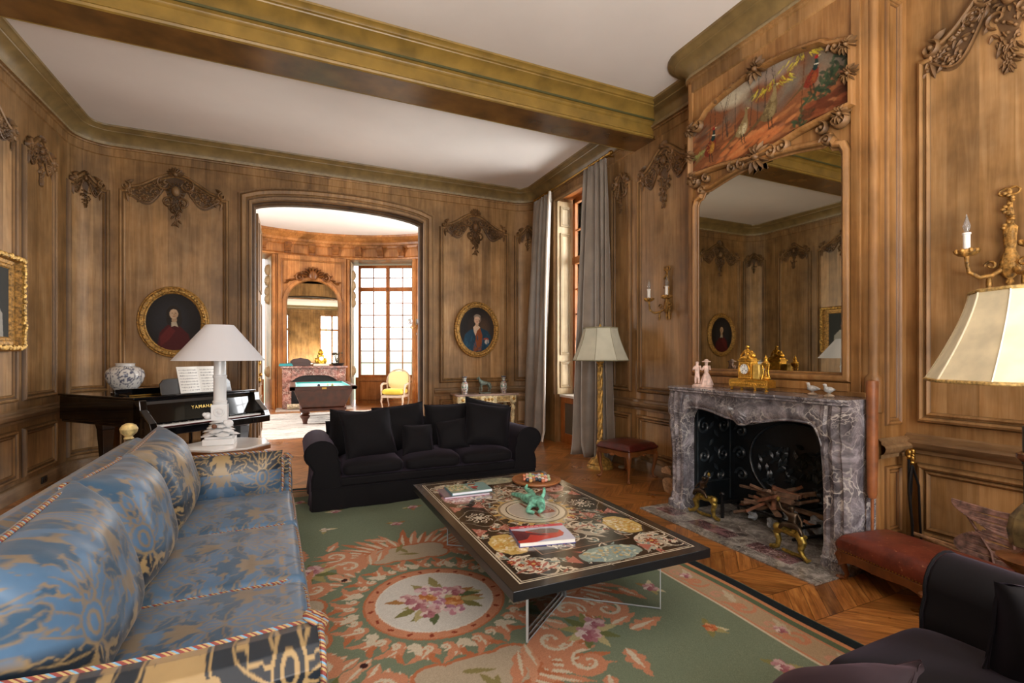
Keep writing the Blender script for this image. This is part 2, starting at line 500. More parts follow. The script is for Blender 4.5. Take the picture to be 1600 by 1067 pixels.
def scrollr(mb, f, u, z, r, a0, turns, hand, w, h):
    Nn = int(12*turns)+3; vs = []; ds = []; k = 5
    for i in range(Nn):
        t = i/(Nn-1); a = a0+hand*turns*2*PI*t; rr = r*(1-.78*t); ww = w*(.5+.8*math.sin(PI*min(1, t+.15)))
        cu, cz = u+rr*math.cos(a), z+rr*math.sin(a)
        for j, (o_, hh, dd) in enumerate(((-1, .01, .6), (-.6, h*.8, .05), (0, h, 0), (.6, h*.8, .05), (1, .01, .6))):
            vs.append(f(cu+o_*ww*math.cos(a), cz+o_*ww*math.sin(a), hh)); ds.append(dd)
    fs = [(i*k+j, (i+1)*k+j, (i+1)*k+j+1, i*k+j+1) for i in range(Nn-1) for j in range(k-1)]
    mb.add(vs, fs, ds)
    blobr(mb, f, u+r*.2*math.cos(a0+hand*turns*2*PI), z+r*.2*math.sin(a0+hand*turns*2*PI), w*1.5, h*1.2)

def carve(mb, f, um, zt, W, Hh, top, seed, lim=None):
    """rocaille crest: shell, cartouche scrolls, garlands following the head, pendant"""
    rg = random.Random(seed)
    # back ground (darker timber, with crevice shade in its colour)
    pts = []
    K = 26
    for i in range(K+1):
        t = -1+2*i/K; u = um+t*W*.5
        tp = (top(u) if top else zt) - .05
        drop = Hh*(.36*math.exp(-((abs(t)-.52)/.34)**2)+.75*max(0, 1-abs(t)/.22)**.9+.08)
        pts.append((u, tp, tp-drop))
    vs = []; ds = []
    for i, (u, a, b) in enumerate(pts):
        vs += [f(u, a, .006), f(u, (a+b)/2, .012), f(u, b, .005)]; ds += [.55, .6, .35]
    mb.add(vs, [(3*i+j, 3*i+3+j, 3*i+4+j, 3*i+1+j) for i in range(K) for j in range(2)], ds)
    s = min(W, Hh*1.7)
    # top shell
    for k in range(9):
        a = PI*(.02+.12*k); leafr(mb, f, um, zt-.03, a, s*.11, s*.045, .055, h0=.02)
    blobr(mb, f, um, zt-.02, s*.035, .07)
    for sg in (-1, 1):
        scrollr(mb, f, um+sg*s*.11, zt-.13*s-.02, s*.10, PI/2 if sg > 0 else PI/2, 1.1, -sg, s*.014, .035)
        scrollr(mb, f, um+sg*s*.07, zt-.36*s, s*.07, -PI/2, 1.0, sg, s*.012, .03)
        scrollr(mb, f, um+sg*s*.20, zt-.27*s, s*.065, 0 if sg > 0 else PI, 1.1, sg, s*.011, .03)
        # garland
        for k in range(80):
            t = .2+.78*rg.random(); u = um+sg*t*W*.5
            tp = (top(u) if top else zt)-.055
            dz = Hh*(.03+.34*math.exp(-((t-.5)/.34)**2)*rg.random())
            z = tp-dz
            if rg.random() < .55: leafr(mb, f, u, z, (0 if sg > 0 else PI)+rg.uniform(-1.3, .8)*sg, s*.075, s*.03, .03)
            else: blobr(mb, f, u, z, s*.016, .034)
        # line following the head
        q = []
        for k in range(14):
            t = .16+.8*k/13; u = um+sg*t*W*.5; tp = (top(u) if top else zt)-.06-Hh*.37*math.exp(-((t-.52)/.33)**2)-.01
            q.append(f(u, tp, .02))
        mb.tube(q, [.008]*14, n=5, d=.1)
    # cartouche
    for k in range(16):
        a = 2*PI*k/16; leafr(mb, f, um+s*.055*math.cos(a), zt-.23*s+s*.075*math.sin(a), a, s*.05, s*.024, .04)
    mb.ell(f(um, zt-.23*s, .02), (s*.05, s*.05, s*.07) , 8, 5)
    # pendant
    for k in range(40):
        t = rg.random()**.8; z = zt-.05-Hh*(.42+.52*t); w = Hh*.17*(1-t)+.01
        u = um+rg.uniform(-1, 1)*w
        leafr(mb, f, u, z, -PI/2+rg.uniform(-.9, .9), s*.07, s*.03, .032)
        if k % 2: blobr(mb, f, um+rg.uniform(-1, 1)*w*.8, z, s*.014, .03)
    # ears
    if lim:
        u0, u1, z1 = lim
        for sg, ue in ((-1, u0), (1, u1)):
            scrollr(mb, f, ue-sg*.05, z1+.04, .06, PI/2, 1.1, sg, .014, .05)
            leafr(mb, f, ue-sg*.06, z1+.08, PI/2+sg*.9, .1, .05, .05)
            leafr(mb, f, ue-sg*.05, z1-.03, -PI/2-sg*.2, .14, .045, .035)

# ---- moulded rails swept in plan
def sweep_plan(path, prof, closed=False):
    """path (x,y) walked clockwise seen from above (room on the right); prof [(off, z)]"""
    mb = MB(); n = len(path); k = len(prof); vs = []
    for i in range(n):
        p = Vector(path[i]); a = Vector(path[i-1]) if (closed or i) else None; b = Vector(path[(i+1) % n]) if (closed or i < n-1) else None
        d1 = (p-a).normalized() if a is not None else (b-p).normalized(); d2 = (b-p).normalized() if b is not None else d1
        m = Vector((d1.y, -d1.x))+Vector((d2.y, -d2.x)); m.normalize(); sc = 1/max(.4, m.dot(Vector((d1.y, -d1.x))))
        for (o_, z) in prof:
            q = p+m*o_*sc; vs.append((q.x, q.y, z))
    fs = [(i*k+j, ((i+1) % n)*k+j, ((i+1) % n)*k+j+1, i*k+j+1) for i in range(n if closed else n-1) for j in range(k-1)]
    ds = [pp[2] if len(pp) > 2 else 0 for _ in range(n) for pp in [(0, 0)]*k]
    mb.add(vs, fs); return mb
def arc(cx, cy, r, a0, a1, n=8):
    return [(cx+r*math.cos(math.radians(a0+(a1-a0)*i/n)), cy+r*math.sin(math.radians(a0+(a1-a0)*i/n))) for i in range(n+1)]
cornL = arc(-2.13, 7.6, .4, 180, 90); cornR = arc(3.6, 7.6, .4, 90, 0)
def rails(prof, name, parent, mat, which):
    segs = dict(left=[(XL, YN)]+[(XL, y) for y in (0, 3, 6)]+cornL[:1],
                far_left=cornL+[(-.72, YF)], far_right=[(2.18, YF)]+cornR,
                right_far=[(XR, 5.5), (XR, BY1)], breast=[(XR, BY1), (XB, BY1), (XB, 3.66)], ret=[(XB, BY0+.0), (XR, BY0), ],
                right_near=[(XR, BY0), (XR, YN)])
    for w in which: sweep_plan(segs[w], prof).build(name, mat, parent, smooth=30)
RAIL = [(0, .76), (.018, .765), (.02, .79), (.035, .80), (.045, .815), (.05, .84), (.04, .855), (.022, .862), (.02, .885), (.008, .89), (0, .90)]
BASE = [(.028, 0), (.028, .12), (.022, .135), (.012, .145), (0, .15)]

# ---- floor : chevron oak parquet
def parquet():
    m, n, b = nt('oak_chevron_parquet')
    t = n.nodes.new('ShaderNodeTexCoord'); sp = n.nodes.new('ShaderNodeSeparateXYZ'); n.links.new(t.outputs['Object'], sp.inputs[0])
    Hb = .30
    yb = math_(n, 'DIVIDE', math_(n, 'ADD', sp.outputs[1], 30.07), Hb)
    row = math_(n, 'FLOOR', yb); fr = math_(n, 'SUBTRACT', yb, row)
    odd = math_(n, 'MODULO', row, 2.0); sgn = math_(n, 'SUBTRACT', math_(n, 'MULTIPLY', odd, 2.0), 1.0)
    sh = math_(n, 'MULTIPLY', math_(n, 'MULTIPLY', math_(n, 'SUBTRACT', fr, .5), sgn), Hb)
    k = math_(n, 'DIVIDE', math_(n, 'ADD', math_(n, 'ADD', sp.outputs[0], sh), 30), .125)
    pl = math_(n, 'FLOOR', k); fk = math_(n, 'SUBTRACT', k, pl)
    idc = n.nodes.new('ShaderNodeCombineXYZ'); n.links.new(row, idc.inputs[0]); n.links.new(pl, idc.inputs[1])
    w = N(n, 'ShaderNodeTexWhiteNoise', noise_dimensions='3D'); n.links.new(idc.outputs[0], w.inputs['Vector'])
    # grain along each plank
    gx = math_(n, 'MULTIPLY', math_(n, 'ADD', sp.outputs[0], math_(n, 'MULTIPLY', sp.outputs[1], sgn)), 30)
    gy = math_(n, 'MULTIPLY', math_(n, 'SUBTRACT', sp.outputs[0], math_(n, 'MULTIPLY', sp.outputs[1], sgn)), 3)
    gc = n.nodes.new('ShaderNodeCombineXYZ'); n.links.new(gx, gc.inputs[0]); n.links.new(gy, gc.inputs[1]); n.links.new(math_(n, 'MULTIPLY', w.outputs['Value'], 40), gc.inputs[2])
    g = noise_(n, gc.outputs[0], 1, 6, .6, .6)
    c = ramp(n, g, [(.3, '#7a4a22'), (.5, '#a56a34'), (.7, '#c48848')])
    c = mixc(n, c, ramp(n, w.outputs['Value'], [(0, (.72,)*3), (.5, (.92, .9, .88)), (1, (1.0, 1.0, 1.0))]), 1.0, 'MULTIPLY')
    e1 = math_(n, 'LESS_THAN', math_(n, 'MINIMUM', fk, math_(n, 'SUBTRACT', 1.0, fk)), .02)
    e2 = math_(n, 'LESS_THAN', math_(n, 'MINIMUM', fr, math_(n, 'SUBTRACT', 1.0, fr)), .009)
    e = math_(n, 'MAXIMUM', e1, e2)
    c = mixc(n, c, '#3a1d0a', math_(n, 'MULTIPLY', e, .8))
    n.links.new(c, b.inputs['Base Color'])
    r = n.nodes.new('ShaderNodeMapRange'); r.inputs[3].default_value = .2; r.inputs[4].default_value = .42; n.links.new(noise_(n, t.outputs['Object'], 2.2, 4), r.inputs[0])
    n.links.new(r.outputs[0], b.inputs['Roughness']); b.inputs['Coat Weight'].default_value = .12; b.inputs['Coat Roughness'].default_value = .15
    bump(n, b, g, .1, .003)
    return m
PARQ = parquet()
structure(MB().box(-5, 6.5, YN-.3, 16.5, -.2, 0).build('floor', PARQ, smooth=0))
structure(MB().box(XL-.1, XR+.1, YN-.1, YF+.02, ZC, ZC+.15).build('ceiling', PLASTER, smooth=0))

# ---- walls
wl = structure(MB().box(XL-.2, XL, YN-.2, 7.6, 0, ZC).build('wall_left', OAKM, smooth=0))
cb = MB(); cb.grid(15, 2, lambda a, b: f_cornL(a*.4*PI/2, b*ZC, 0)); cb.build('corner_panelling', OAKM, wl, smooth=60)
wr = MB()
WY0, WY1, WZ0, WZ1 = 5.62, 7.1, 0.0, 4.12     # window bay in the right wall
wr.box(XR, XR+.55, BY1-.02, WY0, 0, ZC); wr.box(XR, XR+.55, WY1, 7.62, 0, ZC); wr.box(XR, XR+.55, WY0, WY1, WZ1, ZC)
RY0, RY1 = -1.5, -.1                          # second window bay behind the viewer
wr.box(XR, XR+.55, RY1, BY0+.02, 0, ZC); wr.box(XR, XR+.55, YN-.2, RY0, 0, ZC); wr.box(XR, XR+.55, RY0, RY1, WZ1, ZC); wr.box(XR, XR+.55, RY0, RY1, 0, .75)
wr = structure(wr.build('wall_right', OAKM, smooth=0))
cb = MB(); cb.grid(15, 2, lambda a, b: f_cornR(a*.4*PI/2, b*ZC, 0)); cb.build('corner_panelling', OAKM, wr, smooth=60)
# far wall with the arched opening
DX0, DX1, DZ, DRISE = -.55, 2.01, 3.68, .2
def arch(u):
    t = (u-(DX0+DX1)/2)/((DX1-DX0)/2); return DZ+DRISE*math.sqrt(max(0, 1-t*t*.92))-DRISE*math.sqrt(.08)
wf = MB(); TH = .28
wf.box(-2.2, DX0, YF, YF+TH, 0, ZC); wf.box(DX1, 3.7, YF, YF+TH, 0, ZC)
K = 24
for i in range(K):
    ua, ub = DX0+(DX1-DX0)*i/K, DX0+(DX1-DX0)*(i+1)/K
    wf.hexa([(ua, YF, arch(ua)), (ub, YF, arch(ub)), (ub, YF+TH, arch(ub)), (ua, YF+TH, arch(ua)), (ua, YF, ZC), (ub, YF, ZC), (ub, YF+TH, ZC), (ua, YF+TH, ZC)])
wf = structure(wf.build('wall_far', OAKM, smooth=0))
# rear wall (behind the viewer) with two tall windows
wn = MB(); RW = [(-1.6, -.2), (1.5, 2.9)]
xs = [XL-.2, RW[0][0], RW[0][1], RW[1][0], RW[1][1], XR+.2]
for i in (0, 2, 4): wn.box(xs[i], xs[i+1], YN-.3, YN, 0, ZC)
for a, b_ in RW: wn.box(a, b_, YN-.3, YN, 3.9, ZC); wn.box(a, b_, YN-.3, YN, 0, .6)
wn = structure(wn.build('wall_rear', OAKM, smooth=0))

# panelling : left wall
lay = [(6.6, 7.36, True, .16), (5.42, 6.48, True, .2), (4.55, 5.3, True, .16), (3.35, 4.43, True, .2), (2.45, 3.2, True, .16), (1.2, 2.3, True, .2), (.3, 1.05, True, .16), (-.9, .2, True, .2), (-2.1, -1.05, True, .2)]
for i, (a, b_, c_, r_) in enumerate(lay):
    panel(wl, f_left, a, b_, .98, 3.62, r_, crest=((b_-a)*.8, .5), seed=10+i)
    panel(wl, f_left, a, b_, .19, .70, 0, prof=PANEL_PROF)
panel(wl, f_cornL, .06, .57, .98, 3.62, .12, crest=(.36, .42), seed=31)
panel(wl, f_cornL, .06, .57, .19, .70, 0)
rails(RAIL, 'chair_rail', wl, OAKHY, ['left']); rails(BASE, 'baseboard', wl, OAKHY, ['left'])
# far wall
panel(wf, f_far, -2.10, -.83, .98, 3.66, .24, crest=(1.08, .68), seed=3)
panel(wf, f_far, 2.27, 3.55, .98, 3.64, .24, crest=(1.08, .68), seed=3)
panel(wf, f_far, -2.10, -.83, .19, .70); panel(wf, f_far, 2.27, 3.55, .19, .70)
rails(RAIL, 'chair_rail', wf, OAKH, ['far_left', 'far_right']); rails(BASE, 'baseboard', wf, OAKH, ['far_left', 'far_right'])
panel(wr, f_cornR, .06, .57, .98, 3.62, .12, crest=(.36, .42), seed=31); panel(wr, f_cornR, .06, .57, .19, .70)
# right wall
panel(wr, f_right, 5.08, 5.5, .98, 3.72, .10, crest=(.3, .5), seed=8); panel(wr, f_right, 5.08, 5.5, .19, .70)
panel(wr, f_right, 3.98, 4.96, .98, 3.66, .22, crest=(.78, .7), seed=5); panel(wr, f_right, 3.98, 4.96, .19, .70)
panel(wr, f_right, .96, 1.93, .98, 3.5, .30, crest=(.86, .62), seed=6); panel(wr, f_right, .96, 1.93, .19, .70)
panel(wr, f_right, .1, .82, .98, 3.5, .2, crest=(.6, .5), seed=16); panel(wr, f_right, .1, .82, .19, .70)
rails(RAIL, 'chair_rail', wr, OAKHY, ['right_far', 'right_near']); rails(BASE, 'baseboard', wr, OAKHY, ['right_far', 'right_near'])

# ---- door surround and leaves
arcp = [(DX0, 0)]+[(DX0, z) for z in (1, 2, 3)]+[(DX0+(DX1-DX0)*i/24, arch(DX0+(DX1-DX0)*i/24)) for i in range(25)]+[(DX1, z) for z in (3, 2, 1, 0)]
dprof = [(-.012, -.02, .7), (-.012, .03, .2), (.02, .035, 0), (.03, .02, .6), (.06, .02, .1), (.068, .045, 0), (.11, .055, 0), (.125, .045, .3), (.135, .03, .6), (.16, .03, 0), (.17, 0, .9)]
dm = MB(); dm.frame(arcp, dprof, f_far, closed=False)
structure(dm.build('trim_1', OAKM, smooth=30))
jm = MB()                                   # dark stop inside the arch
jm.frame([(p[0], p[1]) for p in arcp], [(-.001, -.28, .9), (-.05, -.24, .9), (-.05, -.14, .7), (-.03, -.12, .6), (-.001, -.12, .9)], f_far, closed=False)
structure(jm.build('trim_2', OAKC, smooth=30))
def leafdoor(name, x, y0, y1, z1, side):
    d = structure(MB().box(x-.022, x+.022, y0, y1, .01, z1).build(name, OAKM, smooth=0, bevel=.004))
    fn = lambda u, z, h: (x+side*(.022+h), u, z)
    for z0_, z1_ in ((.2, .8), (.95, 2.3), (2.45, z1-.12)):
        mb = MB(); mb.frame([(y0+.1, z0_), (y1-.1, z0_), (y1-.1, z1_), (y0+.1, z1_)], SMALL_PROF, fn); mb.build('door_panel', OAKM, d, smooth=25)
    return d
d1 = leafdoor('door_1', -.50, 8.36, 9.2, 3.62, 1)
lock = MB(); lock.box(-.478, -.468, 8.42, 8.47, 1.05, 1.35); lock.ell((-.45, 8.445, 1.15), (.02, .02, .03)); lock.ell((-.46, 8.445, 1.33), (.015, .02, .04)); lock.ell((-.46, 8.445, 1.06), (.015, .02, .04))
BRASS = simple('aged_brass', '#b08a45', rough=.32, metal=1)
lock.build('door_lock', BRASS, d1)
for z in (.4, 1.3, 2.2, 3.1): d1_h = MB().box(-.535, -.5, 8.29, 8.37, z, z+.05).build('hinge', DARKGAP, d1)

# ---- cornice
COR = [(.0, 4.06), (.015, 4.07), (.015, 4.165), (.03, 4.17), (.035, 4.185), (.065, 4.19)]
COR2 = [(.065, 4.19), (.068, 4.21), (.05, 4.215), (.055, 4.23)]
COR3 = [(.055, 4.23), (.075, 4.27), (.12, 4.315), (.17, 4.335), (.175, 4.345), (.19, 4.35), (.205, 4.37), (.235, 4.38), (.24, 4.4)]
rc = .10
bp = arc(XB+rc, BY1-rc, rc, 90, 180, 6); bp2 = arc(XB+rc, BY0+rc, rc, 180, 270, 6)
perim = [(XL, YN), (XL, 0), (XL, 4)]+cornL+[(0, YF), (2, YF)]+cornR+[(XR, BY1)]+bp+bp2+[(XR, BY0), (XR, YN)]
cr = sroot('trim_3')
sweep_plan(perim, COR, True).build('frieze_board', OAKM, cr, smooth=30)
sweep_plan(perim, COR2, True).build('grey_ledge', simple('grey_olive_ledge', '#857352', rough=.5, nz=.12), cr, smooth=30)
sweep_plan(perim, COR3, True).build('cornice_cove', OLIVE, cr, smooth=40)
# ---- ceiling beam
bm_ = sroot('trim_4')
BY_A, BY_B, BZ = 4.63, 5.02, 4.06
MB().box(XL, XR, BY_A, BY_B, BZ, BZ+.04).build('beam_soffit', SOFFIT, bm_, smooth=0)
def beamside(sgn, y):
    prof = [(0, BZ), (.0, BZ-.004), (-.02, BZ+.002), (-.026, BZ+.02), (-.012, BZ+.036), (.0, BZ+.04)]
    prof2 = [(.0, BZ+.04), (.006, BZ+.15), (-.012, BZ+.16), (-.02, BZ+.175)]
    prof3 = [(-.02, BZ+.175), (-.05, BZ+.19), (-.05, BZ+.2), (-.065, BZ+.215), (-.11, BZ+.255), (-.175, BZ+.28), (-.18, BZ+.29), (-.2, BZ+.295), (-.215, BZ+.315), (-.245, BZ+.325), (-.25, BZ+.345)]
    for nm, p, m in (('beam_bead', prof, GILT), ('beam_fascia', prof2, GILT), ('beam_cove', prof3, GILT)):
        mb = MB(); k = len(p)
        vs = [(x, y+sgn*o_*-1*-1, z) for x in (XL+.05, XR-.05) for (o_, z) in p]
        mb.add(vs, [(j, k+j, k+j+1, j+1) for j in range(k-1)]); mb.build(nm, m, bm_, smooth=35)
    g = MB().box(XL, XR, min(y+sgn*-.046, y+sgn*-.06), max(y+sgn*-.046, y+sgn*-.06), BZ+.186, BZ+.205); g.build('green_band', simple('green_band', '#4c4a2a', rough=.5), bm_, smooth=0)
beamside(1, BY_A); beamside(-1, BY_B)
MB().box(XL, XR, BY_A+.02, BY_B-.02, BZ+.04, ZC).build('beam_core', GILT, bm_, smooth=0)

# ---- chimney breast
FO0, FO1, FOZ = 2.16, 3.47, 1.02            # fire opening
br = MB()
br.box(XB, XR, BY0+.06, FO0, 0, ZC-.02); br.box(XB, XR, FO1, BY1, 0, ZC-.02); br.box(XB, XR, FO0, FO1, FOZ, ZC-.02)
br.lathe([(.06, 0), (.06, ZC-.02)], (XB+.06, BY0+.06, 0), 20)
br.box(XB+.06, XR, BY0, BY0+.1, 0, ZC-.02)
cbst = structure(br.build('trim_5', OAKR, smooth=30))
rails([(o_+.012, z-.02) for o_, z in RAIL], 'chair_rail', cbst, OAKHY, ['ret'])
# return face pilaster
fr = MB()
fr.frame([(XB+.10, .2), (XR-.07, .2), (XR-.07, .68), (XB+.10, .68)], SMALL_PROF, f_ret)
fr.frame([(XB+.10, .96), (XR-.07, .96), (XR-.07, 3.95), (XB+.10, 3.95)], SMALL_PROF, f_ret)
fr.build('pilaster_molding', OAKR, cbst, smooth=25)
# corner bead, thicker above mantel height
cbd = MB(); cbd.lathe([(.042, 0), (.042, 1.05), (.055, 1.06), (.055, 1.28), (.05, 1.3), (.035, 1.32), (.035, 4.0)], (XB+.03, BY0+.03, 0), 16); cbd.build('corner_bead', OAKR, cbst)
# overmantel frame parts
MZ0, MZ1, MY0, MY1 = 1.31, 2.97, 2.21, 3.60
def mtop(u):
    t = abs(u-2.905)/.695
    if t > .86: return MZ1
    if t > .80: return MZ1+.06
    return MZ1+.045+.075*math.cos(PI/2*min(1, t/.8))
mo = [(MY0, MZ0), (MY1, MZ0), (MY1, MZ1-.06)]+[(MY1-.02, MZ1-.015), (MY1-.06, MZ1)]
ups = [MY1-(MY1-MY0)*i/40 for i in range(1, 40)]
mo += [(u, mtop(u)) for u in ups if MY0+.06 < u < MY1-.06]+[(MY0+.06, MZ1), (MY0+.02, MZ1-.015), (MY0, MZ1-.06)]
ov = MB()
ov.frame(mo, [(-.055, 0, .6), (-.05, .03, 0), (-.035, .045, 0), (-.02, .05, 0), (-.008, .04, .2), (0, .015, .6), (.012, .012, .1), (.018, .004, .8)], f_breast)
ov.build('mirror_molding', OAKR, cbst, smooth=30)
# ---- mirror glass
MIR = simple('old_mirror_silver', '#b9b4a4', rough=.015, metal=1)
mg = MB(); cx, cz = 2.905, 2.0
mg.add([f_breast(u, z, .006) for u, z in mo], [tuple(range(len(mo)))])
tag(mg.build('overmantel_mirror', MIR, smooth=0), 'large shaped mirror set in the carved oak above the grey marble mantel', 'mirror')
# ---- game bird painting
def paint_birds():
    c = Canvas(1.56, .78, .004, '#7a4a2c', 2.13, 3.14)
    rg = random.Random(4)
    # u runs 2.13..3.69 ; image left = large u
    for i in range(60):
        u = rg.uniform(2.1, 3.7); z = rg.uniform(3.5, 3.95); c.ell(u, z, rg.uniform(.05, .16), rg.uniform(.03, .08), rg.choice(['#6e6a5c', '#57584f', '#7a6c5a', '#5d4a3a']), rg.uniform(0, 3), .5, .8)
    c.ell(3.2, 3.78, .22, .1, '#b3aa92', .2, .9, .8); c.ell(3.0, 3.82, .16, .08, '#a89f8c', 0, .8, .8); c.ell(2.75, 3.8, .2, .1, '#8c8478', 0, .7, .8)
    for i in range(260):
        u = rg.uniform(2.1, 3.7); z = rg.uniform(3.12, 3.55-.12*math.sin(u*3)); c.ell(u, z, rg.uniform(.02, .1), rg.uniform(.01, .03), rg.choice(['#8f5630', '#9d673c', '#6d4024', '#7d4c2c', '#543020', '#966040']), rg.uniform(-.4, .1), .7, .6)
    for i in range(50): c.ell(3.1-.5*rg.random()+.3*rg.random(), 3.24+.16*rg.random(), .06, .018, rg.choice(['#c07a48', '#b5693a']), -.3, .7, .5)
    for i in range(90):   # dark green shrub right
        a = rg.random(); c.ell(2.55-.36*a+rg.uniform(-.07, .07), 3.3+.34*a+rg.uniform(-.09, .05), .03, .012, rg.choice(['#2c3b28', '#36482f', '#222f20']), rg.uniform(0, 3), .85)
    for i in range(40): c.ell(2.25+rg.uniform(-.1, .25), 3.3+rg.uniform(-.12, .1), .06, .025, rg.choice(['#5a2c18', '#7a4024', '#452312']), 0, .8, .4)
    for i in range(14):
        u = rg.uniform(2.7, 3.6); c.stroke([(u, 3.45), (u+rg.uniform(-.03, .03), 3.7), (u+rg.uniform(-.06, .06), 3.88)], [.01, .006, .003], '#3b3028', .8)
    for (bu, bz, R) in ((2.78, 3.66, .22), (2.5, 3.76, .22), (3.52, 3.4, .12)):
        for i in range(46):
            a = rg.uniform(.1, PI-.1) if R > .2 else rg.uniform(.2, 2.2); r1 = R*rg.uniform(.3, 1); uu, zz = bu+r1*math.cos(a), bz+r1*.35*math.sin(a)
            c.stroke([(uu, zz), (uu+.05*math.cos(a), zz-.02-.03*rg.random())], [.008, .003], rg.choice(['#b9a32c', '#cdb945', '#8f8a2a']) if R > .2 else rg.choice(['#7d8048', '#93955a']), .9)
    c.stroke([(2.5, 3.75), (2.52, 3.5), (2.53, 3.35)], .007, '#57351c')
    def bird(u, z, s, body, neck, head, tail, belly, m=1, cock=False):
        c.stroke([(u+m*s*.35, z-s*.1), (u+m*s*1.0, z-s*.5), (u+m*s*1.9, z-s*1.0)], [s*.22, s*.12, s*.02], tail)
        P_ = [(u+m*s*.55, z-s*.35), (u+m*s*.42, z+s*.02), (u+m*s*.12, z+s*.38), (u-m*s*.12, z+s*.62), (u-m*s*.34, z+s*.55), (u-m*s*.42, z+s*.12), (u-m*s*.28, z-s*.35), (u+m*s*.08, z-s*.58)]
        q = []
        for k in range(len(P_)):
            a, b2 = P_[k], P_[(k+1) % len(P_)]; q += [a, ((a[0]+b2[0])/2+(a[0]+b2[0]-2*u)*.04, (a[1]+b2[1])/2+(a[1]+b2[1]-2*z)*.04)]
        c.poly(q, body); c.ell(u-m*s*.12, z-s*.1, s*.22, s*.42, belly, m*.3, .75, .8)
        for k in range(40): c.ell(u+m*s*rg.uniform(-.25, .4), z+s*rg.uniform(-.35, .4), s*.05, s*.025, rg.choice([tail, belly, '#2c1e14']), -.6*m, .6)
        c.stroke([(u-m*s*.2, z+s*.5), (u-m*s*.28, z+s*.85), (u-m*s*.26, z+s*1.08)], [s*.34, s*.2, s*.15], neck)
        if cock: c.stroke([(u-m*s*.38, z+s*.66), (u-m*s*.14, z+s*.72)], s*.05, '#d8d0b8')
        c.ell(u-m*s*.28, z+s*1.12, s*.13, s*.10, head); c.poly([(u-m*s*.38, z+s*1.16), (u-m*s*.54, z+s*1.12), (u-m*s*.38, z+s*1.07)], '#c9b98a'); c.ell(u-m*s*.30, z+s*1.14, s*.03, s*.025, '#14100c')
        for q_ in (-.08, .12): c.stroke([(u+q_*s, z-s*.45), (u+q_*s-m*.01, z-s*.98), (u+q_*s-m*s*.15, z-s*1.02)], [.012, .007, .004], '#3c2c1c')
    bird(3.43, 3.43, .145, '#6e2a1a', '#1b302e', '#97241c', '#6d5a38', '#b98a36', cock=True)
    bird(3.07, 3.46, .135, '#86724c', '#7d6a48', '#7a6844', '#5d4c30', '#cdbf98')
    bird(2.80, 3.50, .16, '#6a5838', '#86744e', '#7b6946', '#5a482c', '#94835a'); bird(2.44, 3.58, .125, '#742a1a', '#1a2e2c', '#a1241c', '#57452a', '#8c4a24', cock=True)
    c.speckle(.18, 5, 2)
    return c
bc = paint_birds()
PT0, PT1 = 2.165, 3.665
def ptop(u):
    t = (u-(PT0+PT1)/2)/((PT1-PT0)/2); return 3.70+.17*math.cos(PI/2*t)**.8 - (.03 if abs(t) > .8 else 0)
def pbot(u):
    t = (u-(PT0+PT1)/2)/((PT1-PT0)/2); return 3.205+.05*abs(t)-.03*math.cos(PI*t)*(1 if abs(t) < .5 else 0)
me, U, V = grid_mesh('game_painting', 230, 110, lambda U, V: np.stack([np.full_like(U, XB-.012), PT0+(PT1-PT0)*U, np.array([pbot(PT0+(PT1-PT0)*u)*(1-v)+ptop(PT0+(PT1-PT0)*u)*v for u, v in zip(U, V)])], 1))
vv = verts_np(me); paint(me, bc.sample(vv[:, 1], vv[:, 2]))
OILP = vcol('oil_paint', rough=.6, bmp=.05, nz=.05, spec=.2)
tag(link('game_painting', me, OILP, None, 0), 'oil painting of pheasants in autumn woodland set in carved oak over the mirror', 'painting')
po = [(PT0+(PT1-PT0)*i/30, pbot(PT0+(PT1-PT0)*i/30)) for i in range(31)]+[(PT1-(PT1-PT0)*i/30, ptop(PT1-(PT1-PT0)*i/30)) for i in range(31)]
pf = MB(); pf.frame(po, [(-.05, 0, .7), (-.045, .03, .1), (-.03, .05, 0), (-.012, .055, 0), (0, .035, .2), (.012, .012, .6)], f_breast); pf.build('painting_molding', OAKR, cbst, smooth=30)
cv = MB(); rg = random.Random(3)
def cluster(u, z, s, n=12, a0=0):
    for k in range(n):
        a = a0+2*PI*k/n; leafr(cv, f_breast, u+s*.15*math.cos(a), z+s*.15*math.sin(a), a, s*(.8+.3*rg.random()), s*.34, .075, h0=.03)
    blobr(cv, f_breast, u, z, s*.3, .09)
for (u, z, s) in ((2.915, 3.89, .10), (2.915, 3.14, .12), (PT0, 3.66, .06), (PT1, 3.68, .07), (PT0-.01, 3.45, .06), (PT1, 3.42, .06), (PT0+.05, 3.19, .07), (PT1-.03, 3.2, .07)): cluster(u, z, s)
for sg in (-1, 1):
    for q in (.14, .24): scrollr(cv, f_breast, 2.915+sg*q, 3.13+.02*q, .055, PI/2, 1.1, -sg, .014, .06)
    for q in range(9): leafr(cv, f_breast, 2.915+sg*(.12+.035*q), 3.885-.006*q, (.1 if sg > 0 else PI-.1)+rg.uniform(-.6, .6), .07, .03, .06)
    scrollr(cv, f_breast, 2.915+sg*.70, 3.16, .06, 0 if sg < 0 else PI, 1.2, sg, .016, .06)
    scrollr(cv, f_breast, 2.915+sg*.55, 3.15, .05, PI/2, 1.1, -sg, .013, .05)
    scrollr(cv, f_breast, 2.915+sg*.66, 3.70, .06, 0, 1.2, -sg, .016, .05)
    scrollr(cv, f_breast, 2.915+sg*.60, 3.04, .045, 0 if sg < 0 else PI, 1.2, -sg, .014, .06)
cv.build('carved_ornament', OAKC, cbst, smooth=60)
ovp = MB()
ovp.box(XB-.03, XB, 2.05, 3.70, 1.155, 1.19); ovp.box(XB-.02, XB, MY1+.055, MY1+.10, 1.17, 4.06); ovp.box(XB-.02, XB, MY0-.12, MY0-.055, 1.17, 4.06)
